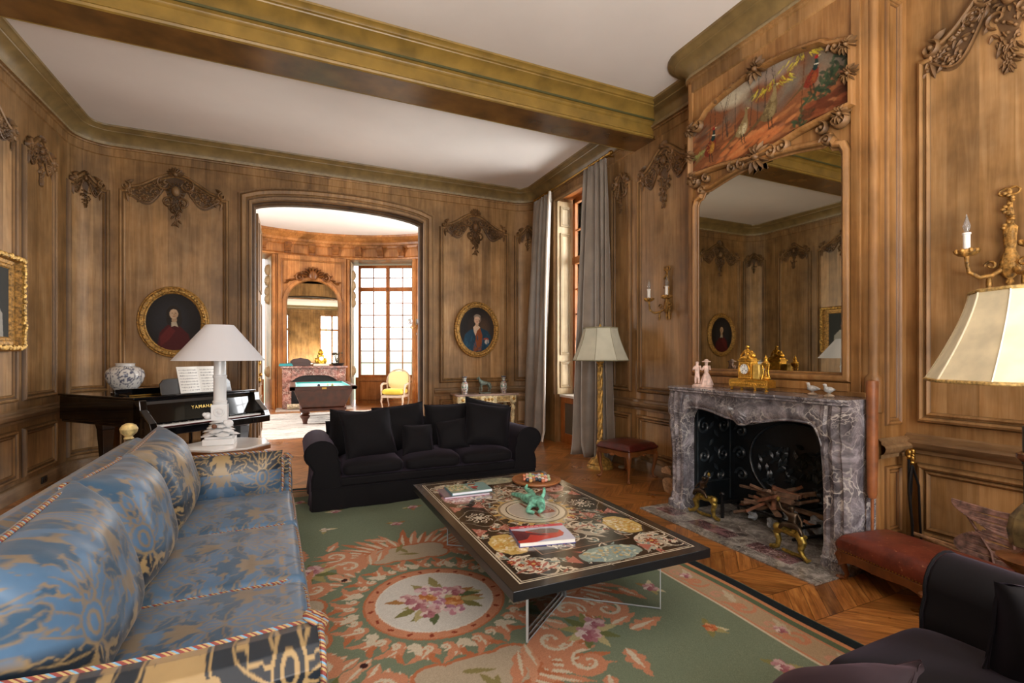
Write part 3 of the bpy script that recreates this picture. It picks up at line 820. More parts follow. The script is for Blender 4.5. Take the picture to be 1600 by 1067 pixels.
ovp.box(XB-.045, XB, 2.16, 3.66, 1.19, 1.25)
ovp.build('overmantel_boards', OAKR, cbst, smooth=0, bevel=.004)

# ---- marble chimneypiece
def marble(name, base, vein, dark, scale=3.2):
    m, n, b = nt(name); v = coords(n)
    w = n.nodes.new('ShaderNodeVectorMath'); w.operation = 'MULTIPLY_ADD'
    nz = N(n, 'ShaderNodeTexNoise', Scale=4.0, Detail=4.0); n.links.new(v, nz.inputs['Vector'])
    n.links.new(nz.outputs['Color'], w.inputs[0]); w.inputs[1].default_value = (.55,)*3; n.links.new(v, w.inputs[2])
    vo = N(n, 'ShaderNodeTexVoronoi', feature='DISTANCE_TO_EDGE', Scale=scale*1.6); n.links.new(w.outputs[0], vo.inputs['Vector'])
    vo2 = N(n, 'ShaderNodeTexVoronoi', feature='DISTANCE_TO_EDGE', Scale=scale*4.5); n.links.new(w.outputs[0], vo2.inputs['Vector'])
    f1 = noise_(n, v, 6, 8, .65, 1.0)
    c = ramp(n, f1, [(.3, dark), (.5, base), (.7, tuple(min(1, x*1.4+.08) for x in [int(base[i:i+2], 16)/255 for i in (1, 3, 5)]))])
    g = ramp(n, noise_(n, v, 2.5, 3), [(.4, (0, 0, 0)), (.6, (1, 1, 1))])
    c = mixc(n, c, vein, math_(n, 'MULTIPLY', math_(n, 'MULTIPLY', ramp(n, vo.outputs['Distance'], [(0, (1, 1, 1)), (.045, (0, 0, 0))]), ramp(n, noise_(n, v, 3.3, 4), [(.35, (.1,)*3), (.6, (1, 1, 1))])), .85))
    c = mixc(n, c, vein, math_(n, 'MULTIPLY', math_(n, 'MULTIPLY', ramp(n, vo2.outputs['Distance'], [(0, (1, 1, 1)), (.06, (0, 0, 0))]), g), .7))
    n.links.new(c, b.inputs['Base Color']); b.inputs['Roughness'].default_value = .2; b.inputs['Coat Weight'].default_value = .15
    return m
GM = marble('grey_veined_marble', '#77747a', '#dcd9d4', '#38353c')
fp = thing('marble_fireplace', 'grey veined marble fireplace with a serpentine lintel and shelf', 'fireplace', (0, 0, 0))
MF = 3.33    # front plane
ML0, ML1 = 2.0, 3.63
# shelf : serpentine front
def shelf_front(y):
    t = (y-(ML0+ML1)/2)/((ML1-ML0+.08)/2)
    return 3.25+.05*abs(t)**6 - .012*math.cos(PI*t*2) - .03*max(0, 1-abs(t)/.35)
sh = MB(); ys = [ML0-.015+(ML1-ML0+.055)*i/40 for i in range(41)]
prof = [(.0, 1.155), (0.0, 1.14), (.012, 1.128), (.012, 1.118), (.03, 1.11), (.05, 1.105)]
vs = []
for y in ys:
    e = .04*max(0, (abs(y-(ML0+ML1)/2)-.80)/.06)
    vs.append((XB+.0, y, 1.155))
    for o_, z in prof: vs.append((shelf_front(y)+o_+e, y, z))
    vs.append((XB, y, 1.105))
k = len(prof)+2
fs = [(i*k+j, (i+1)*k+j, (i+1)*k+j+1, i*k+j+1) for i in range(40) for j in range(k-1)]
fs += [tuple(range(k)), tuple(40*k+j for j in reversed(range(k)))]
sh.add(vs, fs); sh.build('mantel_shelf', GM, fp, smooth=35)
# lintel with shaped lower edge
def low(y):
    t = abs(y-(FO0+FO1)/2)/((FO1-FO0)/2)
    if t > .995: return .80
    z = .935-.02*math.cos(PI*t*1.0)
    if t < .16: z -= .035*(1+math.cos(PI*t/.16))/2
    if t > .72: z -= 0
    if t > .25: z += .025*math.sin(PI*min(1,(t-.25)/.7))
    if t > .86: z -= .13*((t-.86)/.14)**2.2
    return z
lt = MB(); nY = 61
def lf(a, b):
    y = FO0+(FO1-FO0)*a; lo = low(y); z = lo+(1.11-lo)*b
    bulge = .03*math.sin(PI*min(1, b*1.2))*1 + .035*math.exp(-((y-(FO0+FO1)/2)/.09)**2)*(1-b) + .02*b**6
    return (MF-bulge, y, z)
lt.grid(nY, 12, lf)
lt.grid(nY, 3, lambda a, b: (MF+.12*b, FO0+(FO1-FO0)*a, low(FO0+(FO1-FO0)*a)))
lt.tube([(MF-.012, FO0+(FO1-FO0)*i/60, low(FO0+(FO1-FO0)*i/60)+.008) for i in range(61)], .011, 6)
for k_ in range(7):   # central shell
    a = -PI/2+(k_-3)*.38; lt.tube([(MF-.055, 2.815, 1.0), (MF-.07, 2.815+.05*math.cos(a), 1.0+.06*math.sin(a)), (MF-.045, 2.815+.075*math.cos(a), 1.0+.10*math.sin(a))], [.008, .016, .006], 6)
lt.build('lintel', GM, fp, smooth=60)
def jamb(y0, y1, sg, px):
    """y0..y1 front face, sg=+1 means outer side at +y"""
    j = MB()
    zs = [0, .07, .075, .085, .13, .14, .52, .66, .74, .80, .84, .87, .90, .98, 1.11]
    bul = [.035, .035, .028, .012, .008, .0, .0, .012, .022, .03, .018, .02, .035, .04, .02]
    vs = []
    yi, yo = (y0, y1) if sg > 0 else (y1, y0)
    for z, bq in zip(zs, bul):
        X = MF-bq
        pts = [(X+.0, yi), (X-.004, yi+(yo-yi)*.15), (X+.012, yi+(yo-yi)*.25), (X-.01, yi+(yo-yi)*.5), (X+.012, yi+(yo-yi)*.75), (X, yi+(yo-yi)*.86), (X+.02, yo+sg*.01+sg*bq*.4), (X+.05, yo+sg*.012+sg*bq*.4), (XB, yo+sg*.0+sg*bq*.2), (XB, yi), (MF+.12, yi)]
        vs += [(a, b_, z) for a, b_ in pts]
    k = 11; n_ = len(zs)
    fs = [(i*k+q, i*k+(q+1) % k, (i+1)*k+(q+1) % k, (i+1)*k+q) for i in range(n_-1) for q in range(k)]
    fs += [tuple(range(k)), tuple((n_-1)*k+q for q in range(k))]
    j.add(vs, fs)
    j.build('jamb', GM, fp, smooth=35)
jamb(FO1, ML1, 1, 0); jamb(ML0, FO0, -1, 0)
# hearth
HM = marble('hearth_marble', '#7d7872', '#c0bab0', '#4b423e', 4)
HM2 = marble('rouge_marble', '#5d4144', '#b9a9a2', '#3b2629', 5)
h = MB().box(2.99, 4.35, 1.99, 3.68, .002, .012).build('hearth_slab', HM, fp, smooth=0)
for (a, b_) in ((3.36, 3.6), (2.78, 3.2), (2.25, 2.62)):
    MB().box(3.11, 3.26, a, b_, .012, .0135).build('rouge_inlay', HM2, h, smooth=0)
IRON = simple('cast_iron', '#12171b', rough=.42, spec=.6, nz=.3, nscale=14, bmp=.3, bscale=24)
fb = MB()
fb.box(3.96, 3.995, FO0+.002, FO1-.002, .014, 1.0); fb.box(MF+.13, 3.96, FO1-.022, FO1-.002, .014, 1.0); fb.box(MF+.13, 3.96, FO0+.002, FO0+.022, .014, 1.0); fb.box(MF+.13, 3.96, FO0, FO1, .99, 1.01)
fb = fb.build('fireback', IRON, fp, smooth=0)
IR2 = simple('cast_iron_relief', '#2a3238', rough=.36, spec=.7, nz=.3, nscale=14)
rl = MB(); f_back = lambda u, z, h: (3.96-h, u, z); f_cheek = lambda u, z, h: (u, FO1-.022-h, z)
rl.tube([(3.955, 2.8+.46*math.cos(2*PI*i/40), .5+.36*math.sin(2*PI*i/40)) for i in range(40)], .014, 6, closed=True)
for i in range(90):
    a = rg.random()*2*PI; r = rg.random()**.5; leafr(rl, f_back, 2.8+.38*r*math.cos(a), .44+.24*r*math.sin(a), rg.random()*6.3, .09, .04, .03)
for sg in (-1, 1):
    for (du, z) in ((.56, .72), (.57, .5), (.55, .3), (.5, .88)): scrollr(rl, f_back, 2.8+sg*du, z, .07, 0, 1.2, sg, .012, .03)
for (u, z, r, hd) in ((3.55, .78, .08, 1), (3.8, .78, .08, -1), (3.55, .5, .07, -1), (3.8, .5, .07, 1), (3.6, .3, .05, 1), (3.76, .3, .05, -1)): scrollr(rl, f_cheek, u, z, r, PI/2, 1.3, hd, .01, .022)
for k_ in range(8): leafr(rl, f_cheek, 3.675, .9-.08*k_, -PI/2+(-1)**k_*.7, .1, .04, .02)
rl.tube([(3.48, FO1-.026, .25), (3.9, FO1-.026, .25)], .008, 6); rl.tube([(3.48, FO1-.026, .06), (3.48, FO1-.026, .97), (3.9, FO1-.026, .97), (3.9, FO1-.026, .06)], .007, 6)
rl.build('fireback_relief', IR2, fb, smooth=60)
# ================================================================== windows
def glassmat():
    m, n, b = nt('window_glass'); n.nodes.remove(b)
    o = [x for x in n.nodes if x.type == 'OUTPUT_MATERIAL'][0]
    t = n.nodes.new('ShaderNodeBsdfTransparent'); g = N(n, 'ShaderNodeBsdfGlossy', Roughness=.01); fr = N(n, 'ShaderNodeFresnel', IOR=1.3)
    mx = n.nodes.new('ShaderNodeMixShader'); n.links.new(fr.outputs[0], mx.inputs[0]); n.links.new(t.outputs[0], mx.inputs[1]); n.links.new(g.outputs[0], mx.inputs[2]); n.links.new(mx.outputs[0], o.inputs[0])
    return m
GLASS = glassmat()
WOODW = oak('window_wood', '#8a4a1c', '#b86d30', '#d18a48', plank=9, rough=.35)
PALE = oak('pale_shutter_wood', '#a48a62', '#c4ac84', '#dccaa8', plank=9, rough=.4, blotch=.3)  # pale wood tone for shutters and window reveals
def window(name, loc, rz, W, z0, z1, zt, rows_lo, rows_hi, wood, parent=None):
    r = bpy.data.objects.new(name, None); COL.objects.link(r); r['kind'] = 'structure'; r.location = loc; r.rotation_euler = (0, 0, rz)
    fr = MB(); h = W/2; b_ = .07
    fr.box(-h, -h+b_, -.04, .04, z0, z1); fr.box(h-b_, h, -.04, .04, z0, z1); fr.box(-.055, .055, -.05, .04, z0, z1)
    fr.box(-h, h, -.04, .04, z0, z0+.08); fr.box(-h, h, -.04, .04, z1-.08, z1); fr.box(-h, h, -.05, .04, zt-.07, zt+.05)
    fr.build('window_frame', wood, r, smooth=0, bevel=.006)
    mt = MB()
    for sg in (-1, 1):
        xa, xb = (sg*.055, sg*(h-b_)); xm = (xa+xb)/2
        mt.box(xm-.014, xm+.014, -.02, .02, z0, z1)
        for lo, hi, n_ in ((z0+.08, zt-.07, rows_lo), (zt+.05, z1-.08, rows_hi)):
            for i in range(1, n_):
                z = lo+(hi-lo)*i/n_; mt.box(min(xa, xb), max(xa, xb), -.018, .018, z-.013, z+.013)
    mt.build('glazing_bars', wood, r, smooth=0)
    MB().box(-h+.02, h-.02, -.003, .003, z0+.02, z1-.02).build('glass_pane', GLASS, r, smooth=0)
    hd = MB(); hd.tube([(0, -.07, z0+.9), (0, -.07, z0+1.05)], .012, 6); hd.tube([(0, -.065, z0+.1), (0, -.065, zt-.1)], .006, 6); hd.build('espagnolette', BRASS, r)
    return r
def portal(loc, rot, w, h):
    l = bpy.data.lights.new('window_light', 'AREA'); l.shape = 'RECTANGLE'; l.size = w; l.size_y = h; l.cycles.is_portal = True
    o = bpy.data.objects.new('window_light', l); COL.objects.link(o); o.location = loc; o.rotation_euler = rot; return o
# main right window
w1 = window('window_1', (4.36, 6.39, 0), PI/2, 1.30, .84, 4.06, 3.2, 5, 2, WOODW) if False else None
w1 = window('window_1', (4.36, 6.38, 0), -PI/2, 1.36, .80, 4.08, 3.05, 5, 2, WOODW)
def sh_panel(parent, y, x0, x1, sgn):
    s_ = MB().box(x0, x1, min(y, y-sgn*.03), max(y, y-sgn*.03), .80, 4.03).build('folded_shutter', PALE, parent, smooth=0, bevel=.003, loc=None)
    fn = lambda u, z, h: (u, y-sgn*(.03+h), z)
    for a, b_ in ((.9, 1.35), (1.45, 3.5), (3.6, 3.95)):
        mb = MB(); mb.frame([(x0+.05, a), (x1-.05, a), (x1-.05, b_), (x0+.05, b_)], SMALL_PROF, fn); mb.build('shutter_panel', PALE, s_, smooth=25)
wl1 = sroot('trim_6')   # lining of the window bay
sh_panel(wl1, 7.1, 4.03, 4.34, 1); sh_panel(wl1, 5.64, 4.03, 4.34, -1)
MB().box(4.0, 4.55, 5.62, 7.1, 4.085, 4.12).build('bay_soffit', WOODW, wl1, smooth=0)
MB().box(4.08, 4.5, 5.64, 7.09, .755, .795).build('window_sill', simple('white_marble_sill', '#ddd8cf', rough=.3), wl1, smooth=0, bevel=.006)
hb = MB(); hb.box(4.10, 4.14, 5.66, 5.76, 0, .755); hb.box(4.10, 4.14, 6.98, 7.08, 0, .755); hb.box(4.10, 4.14, 5.76, 6.98, .66, .755); hb.box(4.10, 4.14, 5.76, 6.98, 0, .16)
hb.box(4.10, 4.14, 6.33, 6.40, .16, .66); hb.build('radiator_cabinet', WOODW, wl1, smooth=0, bevel=.004)
gr = MB(); gr.box(4.125, 4.13, 5.76, 6.98, .16, .66)
gr.build('radiator_grille', simple('grille_mesh', '#6d6b60', rough=.5, metal=.3, nz=.3, nscale=120), wl1, smooth=0)
MB().box(4.40, 4.55, 5.64, 7.09, 0, .76).build('bay_back', WOODW, wl1, smooth=0)
wm = MB(); wm.frame([(5.60, .8), (5.60, 4.07), (7.12, 4.07), (7.12, .8)], [(0, 0, .8), (0, .03, .1), (-.02, .04, 0), (-.05, .04, 0), (-.07, 0, .6)], f_right, closed=False); wm.build('bay_molding', OAKM, wl1, smooth=25)
window('window_2', (4.36, -.8, 0), -PI/2, 1.36, .80, 4.08, 3.05, 5, 2, WOODW)
for i, (a, b_) in enumerate(RW): window('window_%d' % (3+i), ((a+b_)/2, YN-.15, 0), PI, b_-a, .6, 3.9, 3.0, 5, 2, WOODW)
portal((4.52, 6.38, 2.45), (0, PI/2, 0), 3.3, 1.4); portal((4.52, -.8, 2.45), (0, PI/2, 0), 3.3, 1.4)
for a, b_ in RW: portal(((a+b_)/2, YN-.28, 2.25), (PI/2, 0, 0), 1.4, 3.3)

# ================================================================== salon
SCx, SCy, SR = .5, 10.6, 4.2
def sp(a, r): a = math.radians(a); return (SCx+r*math.sin(a), SCy+r*math.cos(a))
wins = [(13.8, 38.8), (-38.8, -13.8), (58, 84), (-84, -58)]  # the outer pair is unseen, added to light the salon
ws = MB(); st_ = 2.5; a = -124.0
edges = sorted(set([-124, 124]+[e for w in wins for e in w]))
for ea, eb in zip(edges[:-1], edges[1:]):
    inw = any(w[0] <= ea and eb <= w[1] for w in wins)
    n_ = max(1, int((eb-ea)/3))
    for i in range(n_):
        a0, a1 = ea+(eb-ea)*i/n_, ea+(eb-ea)*(i+1)/n_
        ro = SR+.95 if not inw else SR+.95
        q = [sp(a0, SR), sp(a1, SR), sp(a1, ro), sp(a0, ro)]
        for z0, z1 in (((0, 4.95),) if not inw else ((4.2, 4.95),)):
            ws.hexa([(x, y, z0) for x, y in q]+[(x, y, z1) for x, y in q])
ws.box(-3.6, -2.2, 8.0, 8.28, 0, 4.95); ws.box(3.7, 4.6, 8.0, 8.28, 0, 4.95); ws.box(-2.3, 3.8, 8.0, 8.28, 4.3, 4.95)
ws = structure(ws.build('wall_salon', OAKS, smooth=0))
structure(MB().box(-4.5, 6, 8.05, 16.5, 4.84, 4.95).build('ceiling.001', PLASTER, smooth=0))
# rings
def ring(prof, name, mat, a0=-122, a1=122, parent=None):
    mb = MB(); n_ = int((a1-a0)/3)+1; k = len(prof)
    vs = [(SCx+(SR-o_)*math.sin(math.radians(a0+(a1-a0)*i/n_)), SCy+(SR-o_)*math.cos(math.radians(a0+(a1-a0)*i/n_)), z) for i in range(n_+1) for o_, z in prof]
    mb.add(vs, [(i*k+j, i*k+j+1, (i+1)*k+j+1, (i+1)*k+j) for i in range(n_) for j in range(k-1)]); return mb.build(name, mat, parent, smooth=35)
ring([(0, 4.2), (.05, 4.21), (.06, 4.25), (.02, 4.28), (0, 4.3)], 'frieze_rail', OAKS, parent=ws)
ring([(0, 4.52), (.04, 4.54), (.06, 4.60), (.10, 4.62), (.12, 4.68), (.26, 4.74), (.3, 4.78), (.34, 4.79), (.36, 4.84)], 'salon_cornice', OAKS, parent=ws)
for k_ in range(-5, 9):
    a = k_*8.6; cb2 = MB()
    # console bracket profile in (out, z)
    pr = [(0, 4.26), (.05, 4.27), (.06, 4.31), (.04, 4.35), (.07, 4.40), (.14, 4.45), (.17, 4.5), (.16, 4.56), (0, 4.56)]
    x, y = sp(a, SR); aa = math.radians(a); M = Matrix.Translation((x, y, 0)) @ Matrix.Rotation(-aa, 4, 'Z')
    cb2.M = M; cb2.prism([(o_, z) for o_, z in pr], -.085, .085, f=lambda o_, z, w: (w, -o_, z))
    cb2.lathe([(.045, -.095), (.045, .095)], (0, 0, 0), 12, M=Matrix.Translation((0, -.1, 4.49)) @ Matrix.Rotation(PI/2, 4, 'Y'))
    cb2.build('corbel', OAKSD, ws, smooth=30)
def f_sal(u, z, h): a = u/SR; return (SCx+(SR-h)*math.sin(a), SCy+(SR-h)*math.cos(a), z)
for (a0, a1) in ((40.5, 56), (-56, -40.5)):
    u0, u1 = math.radians(a0)*SR, math.radians(a1)*SR
    panel(ws, f_sal, u0+.08, u1-.08, 1.0, 3.95, .1, mat=OAKS, mmat=OAKS, crest=(.6, .7), seed=5, cmat=OAKSD); panel(ws, f_sal, u0+.08, u1-.08, .2, .8, mat=OAKS, mmat=OAKS)
for k_, (w0, w1_) in enumerate(wins):
    am = (w0+w1_)/2; x, y = sp(am, SR+.62); window('window_%d' % (5+k_), (x, y, 0), -math.radians(am), 1.80, .78, 4.16, 3.45, 7, 2, WOODW)
    x, y = sp(am, SR+.62)
    lo = sroot('trim_%d' % (7+k_))
    mb = MB(M=Matrix.Translation((x, y, 0)) @ Matrix.Rotation(-math.radians(am), 4, 'Z'))
    mb.box(-.98, .98, -.05, .3, 0, .78); mb.frame([(-.9, .08), (-.05, .08), (-.05, .7), (-.9, .7)], SMALL_PROF, lambda u, z, h: (u, -.05-h, z)); mb.frame([(.05, .08), (.9, .08), (.9, .7), (.05, .7)], SMALL_PROF, lambda u, z, h: (u, -.05-h, z))
    mb.build('window_apron', OAKS, lo, smooth=0)
    for e, sg in ((w0, 1), (w1_, -1)):
        # pale reveal boards and carved pilaster strip
        mb = MB(); xa, ya = sp(e+sg*.35, SR+.02); xb, yb = sp(e+sg*.35, SR+.58)
        mb.hexa([(xa, ya, .8), (xb, yb, .8), (xb+.02, yb+.02, .8), (xa+.02, ya+.02, .8), (xa, ya, 4.15), (xb, yb, 4.15), (xb+.02, yb+.02, 4.15), (xa+.02, ya+.02, 4.15)])
        for zz in (1.0, 3.0, 3.2, 3.5, 3.8):
            mb.ell(((xa+xb)/2, (ya+yb)/2, zz), (.12, .12, .16), 8, 5)
        mb.build('reveal_shutter', PALE, lo, smooth=40)
        mo_ = MB(); fn = f_sal; u = math.radians(e)*SR
        q = [(.0, .0), (.02, .04), (.06, .05), (.09, .03), (.12, .04), (.15, 0)]
        vs = [fn(u-sg*t, z, h_) for z in (0, 4.2) for t, h_ in q]; kk = len(q); mo_.add(vs, [(j, kk+j, kk+j+1, j+1) for j in range(kk-1)]); mo_.build('window_architrave', OAKS, lo, smooth=20)
    x, y = sp(am, SR+.9); portal((x, y, 2.5), (PI/2, 0, PI-math.radians(am)) if False else (-PI/2, 0, -math.radians(am)+0), 1.8, 3.4)
# pier : boards, arched mirror, shell
PX, PY, PH = .52, 14.62, .88
pier = MB(); pier.box(PX-PH, PX+PH, PY, PY+.3, 0, 4.2)
pier = structure(pier.build('trim_11', OAKS, smooth=0))
f_pier = lambda u, z, h: (u, PY-h, z)
am_ = [(PX-.66, 1.2), (PX+.66, 1.2), (PX+.66, 2.9)]+[(PX+.66*math.cos(PI*i/16), 2.9+.62*math.sin(PI*i/16)) for i in range(1, 16)]+[(PX-.66, 2.9)]
mb = MB(); mb.frame(am_, [(-.11, 0, .5), (-.10, .04, 0), (-.03, .06, 0), (0, .02, .5), (.01, .01, .6)], f_pier); mb.frame([(PX-.8, 3.0), (PX+.8, 3.0), (PX+.8, 4.1), (PX-.8, 4.1)], SMALL_PROF, f_pier); mb.build('pier_molding', OAKS, pier, smooth=25)
mb = MB(); mb.add([f_pier(u, z, .012) for u, z in am_], [tuple(range(len(am_)))]); tag(mb.build('arched_mirror', MIR, smooth=0), 'arched mirror over the salon fireplace in the far room', 'mirror')
mb = MB()
for k_ in range(9):
    a = PI*(.06+.11*k_); leafr(mb, f_pier, PX+.08*math.cos(a), 3.62+.05*math.sin(a), a, .26, .11, .12, h0=.03)
mb.ell((PX, PY-.08, 3.66), (.12, .07, .14), 8, 6)
for sg in (-1, 1):
    scrollr(mb, f_pier, PX+sg*.32, 3.6, .13, PI/2, 1.2, -sg, .03, .07)
    for k_ in range(8): leafr(mb, f_pier, PX+sg*(.25+.05*k_), 3.68-.03*k_, (0 if sg > 0 else PI)+rg.uniform(-.8, .8), .16, .06, .07)
mb.build('carved_shell', OAKSD, pier, smooth=60)
# salon fireplace
RM = marble('red_brown_marble', '#7a5148', '#d3c0b0', '#3f2723', 3)
sf = thing('salon_fireplace', 'red brown marble fireplace under the arched mirror in the far room', 'fireplace', (.55, 14.62, 0))
mb = MB(); mb.box(-.84, .84, -.5, 0, 1.10, 1.16); mb.build('mantel_shelf', RM, sf, smooth=0, bevel=.015)
for xa_ in (-.8, .58): MB().box(xa_, xa_+.22, -.45, 0, .02, 1.1).build('jamb', RM, sf, smooth=0, bevel=.02)
mb = MB(); n_ = 20
for i in range(n_):
    xa, xb = -.58+1.16*i/n_, -.58+1.16*(i+1)/n_; fz = lambda x: .74+.17*math.cos(PI/2*abs(x/.58)**2.2)
    mb.hexa([(xa, -.43, fz(xa)), (xb, -.43, fz(xb)), (xb, 0, fz(xb)), (xa, 0, fz(xa)), (xa, -.43, 1.1), (xb, -.43, 1.1), (xb, 0, 1.1), (xa, 0, 1.1)])
mb.build('lintel', RM, sf, smooth=0)
MB().box(-.58, .58, -.06, -.02, 0, 1.0).build('fireback', IRON, sf, smooth=0)
MB().box(-.95, .95, -.9, 0, .001, .02).build('hearth_slab', simple('pale_hearth', '#b5aca2', rough=.4, nz=.1), sf, smooth=0)
GOLD = simple('gilt_bronze', '#d9a63a', rough=.26, metal=.85, nz=.25, nscale=30, bmp=.25, bscale=90)
GOLDP = simple('gilded_wood', '#a88444', rough=.42, metal=.45, nz=.35, nscale=26, bmp=.4, bscale=70)
GOLDD = simple('old_gilt', '#946f38', rough=.5, metal=.35, nz=.4, nscale=40, bmp=.6, bscale=90)
ck = thing('mantel_clock', 'small gilt clock on a white base on the salon mantelpiece', 'clock', (.72, 14.30, 1.16))
mb = MB(); mb.box(-.2, .2, -.08, .08, 0, .06); mb.build('base', simple('white_marble_base', '#d9d2c4', rough=.3), ck, bevel=.005)
mb = MB(); mb.box(-.07, .07, -.05, .05, .06, .3); mb.ell((0, 0, .36), (.06, .05, .07)); mb.ell((-.1, 0, .14), (.05, .05, .08)); mb.ell((.1, 0, .14), (.05, .05, .08)); mb.ell((0, 0, .44), .025); mb.build('case', GOLD, ck)
mb = MB(); mb.lathe([(.055, 0), (.055, .01)], M=Matrix.Translation((0, -.05, .2)) @ Matrix.Rotation(PI/2, 4, 'X')); mb.build('dial', simple('enamel_white', '#f0efe8', rough=.2), ck)
mb = MB(); mb.prism([(-.26, 0), (.26, 0), (.26, .12), (.2, .18), (.08, .2), (0, .23), (-.08, .2), (-.2, .18), (-.26, .12)], -.06, .06, f=lambda x, z, y: (x, y, z)); t = mb.build('wooden_box', simple('dark_mahogany', '#3c1e14', rough=.3), bevel=.005, loc=(.20, 14.50, 1.16)); tag(t, 'dark wooden letter rack beside the gilt clock on the salon mantel', 'box')
mb = MB(); mb.box(-.17, .17, -.1, .1, 0, .035); mb.box(-.16, .15, -.09, .1, .035, .07); t = mb.build('turquoise_books', simple('turquoise_cloth', '#2f8f96', rough=.6), bevel=.004, loc=(-.16, 14.24, 1.16)); tag(t, 'turquoise books lying at the left end of the salon mantel', 'books')
pl = thing('potted_twigs', 'small dark bowl of twigs at the right end of the salon mantel', 'plant', (1.16, 14.36, 1.16))
mb = MB(); mb.lathe([(.12, 0), (.16, .05), (.17, .07), (.15, .07), (.1, .03)]); mb.build('bowl', simple('dark_bowl', '#25221f', rough=.4), pl)
mb = MB()
for i in range(14):
    a = rg.random()*6.28; mb.tube([(0, 0, .05), (.06*math.cos(a), .04*math.sin(a), .2), (.12*math.cos(a), .06*math.sin(a), .28+.1*rg.random())], [.005, .004, .003], 4); mb.ell((.12*math.cos(a), .06*math.sin(a), .3+.06*rg.random()), (.02, .02, .03), 6, 4)
mb.build('twigs', simple('twig_brown', '#4d4636', rough=.8), pl)
lw = thing('hearth_log', 'pale log lying in the salon fireplace', 'log', (.12, 14.0, .022)); mb = MB(); mb.tube([(-.25, 0, .08), (.25, .03, .08)], [.07, .06], 8); mb.build('log', simple('pale_bark', '#a89a80', rough=.9, nz=.3), lw)
# billiard table
bt = thing('billiard_table', 'dark wooden billiard table with turquoise cloth in the far room', 'billiard table', (.6, 11.85, .005))
MAH = simple('dark_mahogany_table', '#4a2618', rough=.3, nz=.2, nscale=8, coat=.2)
mb = MB(); w_, l_ = .66, 1.07
mb.box(-w_, w_, -l_, -l_+.12, .72, .80); mb.box(-w_, w_, l_-.12, l_, .72, .80); mb.box(-w_, -w_+.12, -l_, l_, .72, .80); mb.box(w_-.12, w_, -l_, l_, .72, .80); mb.build('rail', MAH, bt, smooth=0, bevel=.012)
CL = simple('turquoise_baize', '#2fa7a4', rough=.85, sheen=.3); MB().box(-w_+.1, w_-.1, -l_+.1, l_-.1, .70, .765).build('cloth', CL, bt, smooth=0)
mb = MB()
for a_ in (1, -1):
    mb.box(-w_+.12, w_-.12, a_*(l_-.12)-.02*(a_ > 0)-.0, a_*(l_-.12)+.02*(a_ < 0)+.0, .765, .795); mb.box(min(a_*(w_-.12), a_*(w_-.14)), max(a_*(w_-.12), a_*(w_-.14)), -l_+.12, l_-.12, .765, .795)
mb.build('cushion', CL, bt, smooth=0)
mb = MB(); mb.hexa([(-.42, -.82, .32), (.42, -.82, .32), (.42, .82, .32), (-.42, .82, .32), (-.58, -.99, .72), (.58, -.99, .72), (.58, .99, .72), (-.58, .99, .72)]); mb.box(-.46, .46, -.86, .86, .27, .33); mb.build('body', MAH, bt, smooth=0, bevel=.008)
for sx in (-.36, .36):
    for sy in (-.74, .74):
        mb = MB(); mb.lathe([(.05, 0), (.045, .03), (.06, .09), (.10, .15), (.105, .175), (.07, .19), (.10, .21), (.085, .24), (.1, .28)], (sx, sy, 0), 16); mb.build('leg', MAH, bt)
MB().box(-.045, .045, -l_-.004, -l_, .74, .78).build('maker_plate', BRASS, bt, smooth=0)
for (x, y, c, lb) in ((.52, 11.35, '#241d33', 'dark billiard ball on the turquoise cloth'), (.72, 11.62, '#e8dfbf', 'cream billiard ball lying behind the spotted one'), (.8, 11.42, '#c9b88a', 'yellowish billiard ball rightmost on the turquoise cloth')):
    mb = MB(); mb.ell((0, 0, 0), .031, 14, 10); tag(mb.build('billiard_ball', simple('ball_'+c, c, rough=.12), loc=(x, y, .796)), lb, 'ball', 'billiard balls')
# salon rug
c = Canvas(4.6, 4.0, .02, '#cfc9bf')
r2 = random.Random(9)
for i in range(520):
    x, y = r2.uniform(0, 4.6), r2.uniform(0, 4); L = r2.uniform(.1, .5)
    c.stroke([(x, y), (x+L*.5, y+r2.uniform(-.04, .04)), (x+L, y+r2.uniform(-.06, .06))], r2.uniform(.02, .05), r2.choice(['#8d867d', '#6b655e', '#e6e1d8', '#a39c92', '#4a4642', '#e9e4dc']), .7)
me, U, V = grid_mesh('salon_rug', 231, 201, lambda U, V: np.stack([-1.7+4.6*U, 9.28+4*V, (.002+.002*np.sin(U*90)*np.sin(V*70))], 1))
paint(me, c.sample(U*4.6, V*4)); tag(link('shaggy_rug', me, vcol('rug_wool_white', rough=.95, bmp=.4, bscale=40), None, 180), 'off-white rug with grey streaks under the billiard table in the far room', 'rug')
# yellow armchair
ac = thing('yellow_armchair', 'yellow upholstered armchair with a pale carved frame by the far right window', 'armchair', (2.62, 13.72, 0), rz=math.radians(-28))
YEL = simple('yellow_fabric', '#e3c84a', rough=.8, sheen=.3); YEL2 = simple('pale_yellow_fabric', '#eadfa6', rough=.8, sheen=.3); PWD = simple('pale_painted_wood', '#c9b7a3', rough=.5)
def cush(mb, cx, cy, cz, w, d, h, e=.35, n=20, m=12, M=None):
    def f(a, b):
        th = 2*PI*a; ph = PI*(b-.5)
        sg = lambda v, p: math.copysign(abs(v)**p, v)
        p = Vector((w/2*sg(math.cos(ph), e)*sg(math.cos(th), e), d/2*sg(math.cos(ph), e)*sg(math.sin(th), e), h/2*sg(math.sin(ph), .7)))
        if M is not None: p = M @ p
        return (cx+p.x, cy+p.y, cz+p.z)
    mb.grid(n, m, f, cu=True)
mb = MB(); cush(mb, 0, -.02, .44, .6, .62, .17, n=28); mb.build('seat', YEL, ac, smooth=180)
